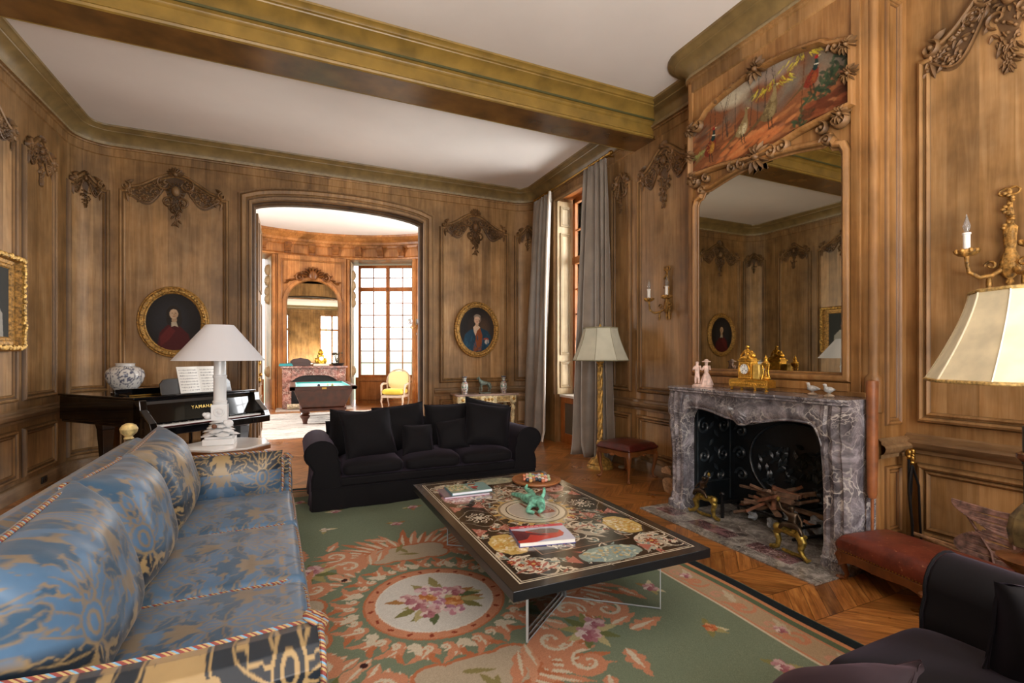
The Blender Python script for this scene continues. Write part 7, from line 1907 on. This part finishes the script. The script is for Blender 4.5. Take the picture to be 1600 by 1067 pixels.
# ================================================================== on the mantel
MS = 1.1565
PNK = simple('biscuit_pink', '#d8bcb0', rough=.6, nz=.12, nscale=30)
fig = thing('porcelain_couple', 'small pale pink porcelain couple at the left end of the mantel', 'figurine', (3.45, 3.36, MS), rz=-.9)
mb = MB(); mb.lathe([(.075, 0), (.075, .015), (.06, .028)], n=18, sx=1.2, sy=.8); mb.build('base', PNK, fig)
def fgr(px, man, m):
    J = dict(p=(px, 0, .12, .02), c=(px, 0, .175, .024), n=(px, 0, .2, .010), h=(px, -.002, .222, .018), h2=(px, 0, .238, .014), s1=(px-.022, 0, .188, .01), e1=(px-.036, -.02, .155, .008), w1=(px-.02, -.035, .17, .006), s2=(px+.022, 0, .188, .01), e2=(px+.036, -.018, .16, .008), w2=(px+.03, -.03, .2, .006))
    E1 = [('p', 'c'), ('c', 'n'), ('n', 'h'), ('h', 'h2'), ('c', 's1'), ('s1', 'e1'), ('e1', 'w1'), ('c', 's2'), ('s2', 'e2'), ('e2', 'w2')]
    if man:
        J.update(k1=(px-.014, 0, .08, .012), f1=(px-.014, 0, .03, .009), k2=(px+.014, -.008, .08, .012), f2=(px+.014, -.01, .03, .009)); E1 += [('p', 'k1'), ('k1', 'f1'), ('p', 'k2'), ('k2', 'f2')]
    skin('man' if man else 'woman', J, E1, 'p', PNK, fig, 2)
    if not man:
        mb = MB(); mb.lathe([(.058, .02), (.054, .04), (.036, .09), (.02, .13)], (px, 0, 0), 18, flute=9, fa=.08); mb.build('skirt', PNK, fig)
        mb = MB(); mb.lathe([(.04, .0), (.038, .006), (.02, .012), (.016, .022), (0, .026)], (px, 0, .232), 16, sx=1, sy=1); mb.build('hat', PNK, fig)
fgr(-.045, True, 1); fgr(.035, False, 1)
# gilt clock
GB = simple('bright_gilt', '#d0a044', rough=.26, metal=.9, bmp=.3, bscale=120, nz=.15, nscale=40)
ck = thing('gilt_clock', 'bright gilt clock with seated figure and urn in the middle of the mantel', 'clock', (3.46, 2.84, MS), rz=-PI/2-.0); ck.scale = (.92, .92, .92)
# local: +x right (towards -y world... facing -X world)
mb = MB(); mb.box(-.20, .20, -.055, .055, .035, .095); mb.box(-.19, .19, -.05, .05, .095, .105)
for k in range(16): mb.ell((-.17+.0227*k, -.056, .065), (.009, .005, .012), 6, 5)
mb.build('plinth', GB, ck, bevel=.004)
for x in (-.18, -.07, .07, .18):
    mb = MB(); mb.lathe([(.012, 0), (.016, .008), (.008, .016), (.012, .026), (.015, .036)], (x, -.04, 0), 12); mb.build('foot', GB, ck)
mb = MB(); mb.box(-.105, .03, -.045, .045, .105, .265); mb.box(-.115, .04, -.05, .05, .265, .28); mb.box(-.10, .025, -.04, .04, .28, .295)
for k in range(8): mb.ell((-.10+.0175*k, -.046, .116), (.008, .006, .01), 6, 5)
mb.build('case', GB, ck, bevel=.004)
mb = MB(); mb.box(.03, .10, -.03, .04, .105, .24); mb.build('side_block', simple('gilt_onyx', '#d9b25c', rough=.25, metal=.3, nz=.2), ck, bevel=.008)
c = Canvas(.1, .1, .0015, '#f3f2ec', -.05, -.05)
for k in range(12): a = k*PI/6; c.stroke([(.034*math.cos(a), .034*math.sin(a)), (.043*math.cos(a), .043*math.sin(a))], .004, '#33333a')
c.stroke([(0, 0), (-.028, .0)], .004, '#1e1e28'); c.stroke([(0, 0), (.004, .034)], .0025, '#1e1e28'); c.ell(-.018, -.015, .006, .006, '#22222c'); c.ell(.018, -.015, .006, .006, '#22222c'); c.ell(0, 0, .004, .004, '#22222c')
me, U, V = grid_mesh('dial', 40, 40, lambda U, V: np.stack([-.0375+.047*np.sqrt(V)*np.cos(U*2*PI), np.full_like(U, -.0475), .195+.047*np.sqrt(V)*np.sin(U*2*PI)], 1)); paint(me, c.sample(.047*np.sqrt(V)*np.cos(U*2*PI), .047*np.sqrt(V)*np.sin(U*2*PI))); link('dial', me, PORC, ck, 0)
mb = MB(); mb.tube([(-.0375+.05*math.cos(t_), -.05, .195+.05*math.sin(t_)) for t_ in [2*PI*k/32 for k in range(32)]], .005, 6, closed=True); mb.build('bezel', GB, ck)
Jc = dict(p=(-.03, 0, .30, .022), c=(-.045, 0, .35, .024), n=(-.045, 0, .372, .01), h=(-.04, -.004, .395, .019), h2=(-.035, 0, .41, .015), s1=(-.07, 0, .36, .012), e1=(-.10, -.01, .32, .009), w1=(-.12, -.01, .27, .008), s2=(-.02, 0, .36, .012), e2=(.01, -.02, .33, .009), w2=(.03, -.02, .31, .008), k1=(.0, -.03, .305, .015), f1=(.01, -.03, .28, .01), t1=(-.10, .0, .30, .02), t2=(-.125, 0, .2, .02), t3=(-.12, 0, .115, .022))
skin('seated_figure', Jc, [('p', 'c'), ('c', 'n'), ('n', 'h'), ('h', 'h2'), ('c', 's1'), ('s1', 'e1'), ('e1', 'w1'), ('c', 's2'), ('s2', 'e2'), ('e2', 'w2'), ('p', 'k1'), ('k1', 'f1'), ('p', 't1'), ('t1', 't2'), ('t2', 't3')], 'p', GB, ck, 2)
mb = MB(); mb.lathe([(.03, .105), (.02, .12), (.01, .13), (.008, .2), (.02, .215), (.034, .235), (.036, .25), (.02, .262), (.014, .28), (.018, .29), (.006, .31), (0, .325)], (.145, 0, 0), 16)
for k in range(3): a = k*2.1; mb.tube([(.145+.03*math.cos(a), .03*math.sin(a), .24), (.145+.022*math.cos(a), .022*math.sin(a), .17), (.145+.036*math.cos(a), .036*math.sin(a), .11)], .005, 6)
mb.build('tripod_urn', GB, ck)
mb = MB(); mb.ell((.005, 0, .315), (.035, .03, .03), 10, 7); mb.ell((.005, 0, .345), (.012, .012, .02), 8, 6); mb.ell((.14, .0, .118), (.05, .035, .025), 9, 6); mb.build('drapery', GB, ck)
# birds
BRD = simple('grey_white_porcelain', '#a3a29f', rough=.35, nz=.25, nscale=60)
for (lb, x, y, rz, hx) in (('grey and white porcelain quail turned sideways on the mantel, left of its pair', 3.47, 2.33, PI/2, 0), ('grey and white porcelain quail facing the room, right one of the pair', 3.43, 2.185, PI-.2, 0)):
    b = thing('porcelain_bird', lb, 'figurine', (x, y, MS), rz=rz, group='porcelain quails on the mantel')
    mb = MB(); mb.lathe([(.03, 0), (.034, .008), (.026, .016), (.012, .022), (.01, .03)], n=14); mb.build('base', simple('green_brown_base', '#8a7a68', rough=.4, nz=.3, nscale=50), b)
    mb = MB(); mb.tube([(-.055, 0, .05), (-.03, 0, .052), (0, 0, .05), (.022, 0, .055), (.03, 0, .072), (.034, 0, .086), (.042, 0, .09)], [.004, .014, .024, .02, .011, .012, .006], 10); mb.tube([(.042, 0, .09), (.056, 0, .088)], [.004, .001], 5); mb.build('body', BRD, b, smooth=180)

# ================================================================== console table with vases and horse
cn = thing('console_table', 'gilt carved console table with a marble top against the far wall', 'console table', (2.98, 7.74, 0))
GCR = simple('cream_gilt', '#c9b68c', rough=.5, metal=.05, nz=.3, nscale=22, bmp=.4, bscale=60)
mb = MB(); mb.box(-.54, .54, -.24, .22, .775, .805); mb.build('marble_top', simple('mauve_marble', '#9d877c', rough=.2, nz=.15, nscale=6), cn, smooth=0, bevel=.006)
mb = MB(); mb.box(-.50, .50, -.205, -.185, .655, .775); mb.box(-.50, -.48, -.2, .2, .655, .775); mb.box(.48, .50, -.2, .2, .655, .775); mb.box(-.14, .14, -.225, -.19, .65, .775); mb.box(-.5, -.41, -.222, -.19, .65, .775); mb.box(.41, .5, -.222, -.19, .65, .775)
mb.build('apron', GCR, cn, smooth=0, bevel=.004)
mb = MB()
for k in range(14):
    for sg in (-1, 1): mb.box(sg*(.16+.017*k)-.004, sg*(.16+.017*k)+.004, -.212, -.2, .675, .755)
for x in (-.455, 0, .455, -.06, .06): mb.ell((x, -.225, .715), (.026, .014, .026), 10, 6)
for k in range(6): a = k*PI/3; mb.ell((-.455+.022*math.cos(a), -.225, .715+.022*math.sin(a)), (.009, .01, .009), 6, 4); mb.ell((.455+.022*math.cos(a), -.225, .715+.022*math.sin(a)), (.009, .01, .009), 6, 4)
mb.build('carved_frieze', GOLDP, cn)
for (x, y) in ((-.455, -.17), (.455, -.17), (-.455, .15), (.455, .15)):
    mb = MB(); mb.lathe([(.018, 0), (.03, .03), (.018, .06), (.02, .1), (.035, .45), (.03, .5), (.042, .54), (.045, .57), (.03, .60), (.025, .615), (.04, .63), (.04, .66)], (x, y, 0), 18, flute=9, fa=.05); mb.build('leg', GCR, cn)
fam = Canvas(.5, .30, .003, '#c9c6be'); r9 = random.Random(30)
for i in range(520): fam.leaf(r9.uniform(0, .5), r9.uniform(0, .3), r9.uniform(0, 6), .026, .014, r9.choice(['#3f8a78', '#a84a52', '#3c4670', '#c98a78', '#5fa890', '#2f2f40', '#b9a06a']), 0)
for y in (.02, .20, .27): fam.rect(0, .5, y, y+.012, '#3a3a52')
for k in range(4): fam.ell(.06+.125*k, .11, .04, .055, '#d6d2c6'); [fam.leaf(.06+.125*k+r9.uniform(-.02, .02), .11+r9.uniform(-.03, .03), r9.uniform(0, 6), .03, .016, r9.choice(['#3f9a80', '#b05560', '#4a548a'])) for _ in range(8)]
for (lb, x) in (('slim painted vase on the gilt console, left of the bronze horse', 2.62), ('slim painted vase on the gilt console, right of the bronze horse', 3.33)):
    v = thing('painted_vase', lb, 'vase', (x, 7.72, .806), group='pair of painted vases on the console')
    mb = MB(); mb.lathe(densify([(.045, 0), (.047, .01), (.055, .05), (.062, .12), (.056, .17), (.034, .20), (.028, .225), (.030, .25), (.044, .285), (.046, .29), (.036, .288), (.024, .25)], 5), n=60); o = mb.build('body', PORC, v, smooth=60); vv = verts_np(o.data); paint(o.data, fam.sample((np.arctan2(vv[:, 1], vv[:, 0])+PI)*.079, vv[:, 2]))
hs = thing('bronze_horse', 'green bronze horse standing on the gilt console between two vases', 'sculpture', (2.99, 7.74, .806))
GRB = simple('green_grey_bronze', '#5f6a60', rough=.5, metal=.3, nz=.3, nscale=30)
MB().box(-.10, .10, -.035, .035, 0, .012).build('base', GRB, hs, bevel=.003)
Jh = dict(r=(.07, 0, .165, .036), b=(.0, 0, .165, .034), c=(-.06, 0, .17, .038), n1=(-.085, 0, .21, .028), n2=(-.10, 0, .245, .020), h=(-.105, 0, .272, .016), m=(-.13, 0, .25, .012), m2=(-.145, 0, .232, .009),
          a1=(-.065, -.018, .12, .014), a2=(-.062, -.018, .07, .009), a3=(-.064, -.018, .022, .008), b1=(-.072, .018, .12, .014), b2=(-.085, .018, .075, .009), b3=(-.08, .018, .022, .008),
          c1=(.075, -.018, .12, .017), c2=(.095, -.018, .078, .009), c3=(.085, -.018, .022, .008), d1=(.07, .018, .12, .017), d2=(.085, .018, .078, .009), d3=(.07, .018, .022, .008), t1=(.10, 0, .17, .010), t2=(.115, 0, .12, .012), t3=(.115, 0, .07, .006))
skin('horse', Jh, [('r', 'b'), ('b', 'c'), ('c', 'n1'), ('n1', 'n2'), ('n2', 'h'), ('h', 'm'), ('m', 'm2'), ('c', 'a1'), ('a1', 'a2'), ('a2', 'a3'), ('c', 'b1'), ('b1', 'b2'), ('b2', 'b3'), ('r', 'c1'), ('c1', 'c2'), ('c2', 'c3'), ('r', 'd1'), ('d1', 'd2'), ('d2', 'd3'), ('r', 't1'), ('t1', 't2'), ('t2', 't3')], 'b', GRB, hs, 2)
mb = MB()
for sg in (-1, 1): mb.tube([(-.103, sg*.007, .28), (-.1, sg*.009, .298)], [.005, .001], 5)
mb.build('ears', GRB, hs)
rdt = thing('red_toy_box', 'bright red plastic box under the gilt console, mostly hidden by the sofa', 'box', (3.02, 7.62, 0)); mb = MB(); mb.box(-.22, .22, -.12, .12, 0, .50); mb.box(-.24, .24, -.14, .14, .50, .54); mb.ell((.16, 0, .56), (.05, .05, .03), 10, 6); mb.build('box', simple('red_plastic', '#c0303a', rough=.35), rdt, bevel=.012)

# ================================================================== portraits
def oval_portrait(label, x, z, seed, painter):
    r = thing('oval_portrait', label, 'painting', (x, YF-.015, z), group=None)
    rx, rz_ = .315, .385; c = Canvas(2*rx, 2*rz_, .004, '#241f1d', -rx, -rz_); painter(c); c.speckle(.14, seed, 2)
    me, U, V = grid_mesh('canvas', 110, 80, lambda U, V: np.stack([rx*V*np.cos(U*2*PI), np.full_like(U, -.03), rz_*V*np.sin(U*2*PI)], 1)); paint(me, c.sample(rx*V*np.cos(U*2*PI), rz_*V*np.sin(U*2*PI))); link('canvas', me, OILP, r, 0)
    mb = MB(); n_ = 96; prof = [(0, .02), (.012, .035), (.022, .03), (.03, .045), (.06, .055), (.078, .04), (.088, .045), (.1, .03), (.1, 0)]
    vs = []
    for i in range(n_):
        a = 2*PI*i/n_
        for o_, h_ in prof:
            hh_ = h_*(1+(.12*math.cos(i*PI/2) if .02 < o_ < .08 else 0)); vs.append(((rx+o_)*math.cos(a), -hh_-.012, (rz_+o_)*math.sin(a)))
    k = len(prof); mb.add(vs, [(i*k+j, ((i+1) % n_)*k+j, ((i+1) % n_)*k+j+1, i*k+j+1) for i in range(n_) for j in range(k-1)])
    fr_ = mb.build('frame', GOLDD, r, smooth=35)
    mb = MB()
    for i in range(56): a = 2*PI*i/56; mb.ell(((rx+.045)*math.cos(a), -.062, (rz_+.045)*math.sin(a)), (.017, .010, .013), 6, 4)
    for i in range(110): a = 2*PI*i/110; mb.ell(((rx+.014)*math.cos(a), -.045, (rz_+.014)*math.sin(a)), (.006, .005, .006), 5, 4)
    mb.build('frame_carving', GOLDP, fr_)
def lady(c):
    c.ell(.1, .0, .3, .35, '#3a2f28', 0, .8, .6); c.ell(.12, .02, .14, .2, '#5d4632', 0, .6, .9)
    c.poly([(-.26, -.25), (-.22, -.08), (-.12, .0), (.08, .03), (.2, -.02), (.26, -.12), (.22, -.39), (-.2, -.39)], '#1f3e52')
    c.poly([(-.06, .02), (.05, .05), (.10, -.1), (.08, -.36), (-.08, -.38), (-.02, -.15)], '#8a4a26'); c.poly([(-.07, .04), (-.01, .10), (.06, .04), (.0, -.02), (-.03, -.11), (-.06, -.03)], '#d8bda2')
    c.ell(.0, .10, .028, .05, '#c9a78a'); c.ell(.0, .165, .052, .068, '#d4b196'); c.ell(.02, .165, .034, .05, '#c9a086', 0, .6, .8); c.ell(.005, .225, .062, .045, '#8d7f70'); c.ell(.05, .18, .025, .05, '#7d6c5c'); c.ell(.0, .19, .05, .04, '#d4b196')
    for x in (-.02, .022): c.ell(x, .172, .009, .004, '#3a2a22'); 
    c.ell(.0, .155, .006, .014, '#b98f76', 0, .8); c.ell(.0, .135, .014, .005, '#9a4a40'); c.ell(.17, -.16, .05, .02, '#a8482e'); c.ell(.18, -.21, .04, .04, '#cbbfb0'); 
    for i in range(40): c.leaf(rg.uniform(-.22, .2), rg.uniform(-.36, -.06), rg.uniform(-2, -1), .1, .015, rg.choice(['#2b5468', '#183242', '#35607a']), 0, .6)
def gent(c):
    c.ell(-.05, .0, .26, .34, '#2d2c2e', 0, .9, .8); c.poly([(-.2, -.39), (-.16, -.14), (-.07, -.04), (.07, -.06), (.17, -.16), (.22, -.39)], '#4a1a1a'); c.poly([(-.16, -.2), (-.05, -.06), (.02, -.12), (-.06, -.25), (-.15, -.33)], '#5f2220')
    c.ell(.0, .12, .085, .10, '#2a221d'); c.ell(.055, .03, .04, .09, '#2a221d'); c.ell(-.05, .04, .035, .08, '#2a221d'); c.ell(.005, .03, .03, .05, '#a98a6c'); c.poly([(-.03, -.0), (.03, -.0), (.05, -.07), (.01, -.05), (-.03, -.07)], '#b5a48c'); c.ell(.0, .11, .05, .066, '#c0a080'); c.ell(.022, .10, .03, .05, '#a07c5e', 0, .6, .8)
    for x in (-.018, .02): c.ell(x, .122, .009, .004, '#2e201a')
    c.ell(.0, .10, .006, .014, '#a5815f'); c.ell(.0, .078, .014, .005, '#8a4a3c')
oval_portrait('gilt oval portrait of a dark haired person in red above the piano', -1.48, 1.905, 3, gent)
oval_portrait('gilt oval portrait of a person in a blue and orange dress above the console', 2.93, 1.895, 4, lady)
# rectangular portrait on left wall
rp = thing('framed_portrait', 'rectangular gilt framed portrait of a person in pale grey at the left edge', 'painting', (XL+.02, 5.94, 1.95)); rp.scale = (1, .9, .9)
c = Canvas(.62, .74, .005, '#1d1e18', -.31, -.37); c.poly([(-.2, -.37), (-.18, -.12), (-.06, -.0), (.05, .0), (.17, -.1), (.22, -.37)], '#8f8a80'); c.poly([(-.06, 0), (.05, .0), (.02, -.2), (-.03, -.2)], '#a8a296'); c.ell(0, .05, .035, .06, '#b08c70'); c.ell(.0, .14, .06, .08, '#b8937a'); c.ell(-.01, .2, .07, .05, '#1f1814'); c.ell(-.05, .15, .03, .06, '#1f1814'); c.ell(.02, .15, .008, .004, '#2a1a14'); c.ell(-.02, .15, .008, .004, '#2a1a14'); c.speckle(.1, 4, 2)
me, U, V = grid_mesh('canvas', 120, 140, lambda U, V: np.stack([np.full_like(U, .035), (U-.5)*.62, (V-.5)*.74], 1)); paint(me, c.sample((U-.5)*-.62, (V-.5)*.74)); link('canvas', me, OILP, rp, 0)
mb = MB(); mb.frame([(-.31, -.37), (.31, -.37), (.31, .37), (-.31, .37)], [(.012, .03, 0), (-.005, .05, 0), (-.03, .045, 0), (-.04, .055, 0), (-.075, .06, 0), (-.08, .1, 0), (-.12, .11, 0), (-.145, .06, 0), (-.145, 0, 0)], lambda u, z, h: (h, u, z)); fr_ = mb.build('frame', GOLDD, rp, smooth=30)
mb = MB()
for k in range(150):
    s_ = k/150*4; e = int(s_); t = (s_-e)*2-1; w_, h_ = .415, .475
    u, z = ((t*w_, -h_), (w_, t*h_), (-t*w_, h_), (-w_, -t*h_))[e]; mb.ell((.105+.012*rg.random(), u+rg.uniform(-.012, .012), z+rg.uniform(-.012, .012)), (.022, .026, .024), 6, 4)
mb.build('frame_carving', GOLDP, fr_)

# ================================================================== wall sconces
CND = simple('candle_white', '#e8e6e0', rough=.5); BLB = simple('clear_bulb', '#dfe0e0', rough=.05, trans=.8, ior=1.3)
def sconce(label, y, z, s=1.0):
    r = thing('wall_sconce', label, 'sconce', (XR-.01, y, z), rz=0, group=None)
    # wall plane x=0, room at -x ; z=0 at the arm junction
    SG = GOLDD
    mb = MB(); mb.lathe([(.0, -.14), (.012, -.13), (.008, -.11), (.02, -.09), (.012, -.07), (.03, -.05), (.045, -.02), (.05, .02), (.04, .06), (.025, .1), (.03, .2), (.034, .24), (.02, .26), (.012, .30), (.02, .32), (.014, .36), (.01, .47), (.0, .48)], (-.02, 0, 0), 14, flute=5, fa=.14, sx=.7)
    for k in range(14): a = k*.9; mb.ell((-.04, .022*math.cos(a), .24+.016*k), (.014, .014, .011), 6, 4)
    for sg in (-1, 1): mb.tube([(-.02, sg*(.02+.028*math.cos(t_)), .46+.022*math.sin(t_)) for t_ in [2*PI*k/12 for k in range(12)]], .007, 6, closed=True)
    mb.build('backplate', SG, r, smooth=60)
    for sg in (-1, 1):
        mb = MB(); mb.tube([(-.03, sg*.02, .0), (-.07, sg*.06, -.045), (-.12, sg*.10, -.055), (-.15, sg*.14, -.02), (-.16, sg*.148, .05), (-.16, sg*.148, .08)], [.014, .013, .012, .013, .011, .014], 8)
        mb.tube([(-.05+.0*t_, sg*(.075+.03*math.cos(t_)*(1-t_/9)), .02+.03*math.sin(t_)*(1-t_/9)) for t_ in [k*.5 for k in range(14)]], .008, 6)
        mb.tube([(-.06, sg*.08, -.05), (-.06, sg*.08, -.10), (-.06, sg*.085, -.14)], [.012, .016, .008], 6)
        ar = mb.build('arm', SG, r, smooth=60)
        mb = MB(); mb.lathe([(.012, .08), (.035, .085), (.052, .10), (.058, .118), (.05, .122), (.03, .105), (.015, .105)], (-.16, sg*.148, 0), 18, flute=6, fa=.12)
        for k in range(8): a = k*PI/4; mb.ell((-.16+.05*math.cos(a), sg*.148+.05*math.sin(a), .112), (.014, .014, .016), 6, 4)
        mb.build('drip_pan', SG, ar, smooth=60)
        mb = MB(); mb.lathe([(.018, .105), (.018, .215), (.022, .218), (.022, .228), (.012, .23)], (-.16, sg*.148, 0), 16); mb.build('candle_sleeve', CND, ar)
        mb = MB(); mb.lathe([(.009, .23), (.018, .255), (.019, .27), (.012, .30), (.005, .325), (.002, .345)], (-.16, sg*.148, 0), 14); mb.build('bulb', BLB, ar)
    return r
sconce('gilt two-candle wall light on the oak panel left of the chimney', 4.40, 2.00)
sconce('gilt two-candle wall light on the right panel above the parchment lamp', 1.44, 1.985)

# ================================================================== right hand lamp
PAR = simple('parchment_shade', '#d2c4a2', rough=.75, nz=.08, nscale=9, emit=('#d8caa8', .12))
rl_ = thing('parchment_lamp', 'lamp with a large creamy parchment shade and painted column at the right edge', 'lamp', (2.93, .985, 0))
flared_shade(rl_, 1.335, 1.735, .355, .20, 10, PAR, simple('gold_braid', '#a88a52', rough=.7, nz=.3, nscale=80), seam=simple('cream_seam', '#e2d9c0', rough=.7))
DGR = simple('black_green_gilt_paint', '#2a3026', rough=.3, nz=.5, nscale=30, coat=.2); BRW = simple('brown_glazed', '#6a4228', rough=.25, nz=.3, nscale=10, coat=.3); OLG = simple('mottled_olive_glass', '#5f5338', rough=.25, nz=.5, nscale=16, coat=.3)
mb = MB(); mb.lathe([(.085, 0), (.085, .04), (.07, .07), (.05, .12), (.04, .45), (.06, .5), (.11, .545), (.12, .56), (.05, .575), (.03, .6)], n=24); mb.build('pedestal', BRW, rl_)
mb = MB(); mb.lathe([(.03, .60), (.075, .62), (.085, .68), (.075, .74), (.05, .78), (.035, .80)], n=12); mb.build('glass_knop', OLG, rl_, smooth=20)
mb = MB(); mb.lathe([(.033, .80), (.034, .97), (.04, .975), (.04, .985)], n=8); mb.build('painted_column', DGR, rl_, smooth=20)
mb = MB(); mb.lathe([(.04, .985), (.055, 1.0), (.055, 1.02), (.035, 1.03)], n=24); mb.build('brown_collar', BRW, rl_)
mb = MB(); mb.lathe([(.035, 1.03), (.036, 1.14), (.018, 1.15), (.012, 1.2), (.010, 1.74), (.02, 1.75), (0, 1.78)], n=12); mb.build('stem', DGR, rl_)
# electric sockets in the left baseboard
skt = thing('wall_socket', 'black double socket in the left baseboard', 'socket', (XL+.03, 7.0, .08)); mb = MB(); mb.box(0, .012, -.06, .06, -.035, .035); mb.lathe([(.022, 0), (.022, .006)], n=14, M=Matrix.Translation((.012, -.03, 0)) @ Matrix.Rotation(PI/2, 4, 'Y')); mb.lathe([(.022, 0), (.022, .006)], n=14, M=Matrix.Translation((.012, .03, 0)) @ Matrix.Rotation(PI/2, 4, 'Y')); mb.build('plate', simple('black_plastic', '#1b1916', rough=.4), skt, bevel=.002)
# ================================================================== lights: daylight lamps added at the windows, unseen bounce fill behind the viewer
def area(name, loc, rot, w, h, power, col=(1, 1, 1)):
    l = bpy.data.lights.new(name, 'AREA'); l.shape = 'RECTANGLE'; l.size = w; l.size_y = h; l.energy = power; l.color = col
    o = bpy.data.objects.new(name, l); COL.objects.link(o); o.location = loc; o.rotation_euler = rot; return o
for a, b_ in RW: area('daylight_fill', ((a+b_)/2, YN-.25, 2.25), (PI/2, 0, 0), 1.35, 3.2, 150, (1, .99, .97))
area('daylight_fill', (4.5, -.8, 2.45), (0, PI/2, 0), 3.2, 1.3, 110, (1, .99, .97))
area('daylight_fill', (4.5, 6.38, 2.45), (0, PI/2, 0), 3.3, 1.4, 210, (.97, .99, 1.0))
area('bounce_fill', (.9, -1.35, .95), (PI, 0, 0), 2.6, 1.4, 330, (1, .97, .93))  # added fill, unseen behind the viewer, aimed at the ceiling

for a in (71, -71):
    x, y = sp(a, SR+.55); area('daylight_fill', (x, y, 2.5), (-PI/2, 0, -math.radians(a)), 1.7, 3.2, 420, (1, .99, .97))  # lamps added at the unseen side windows to brighten the salon
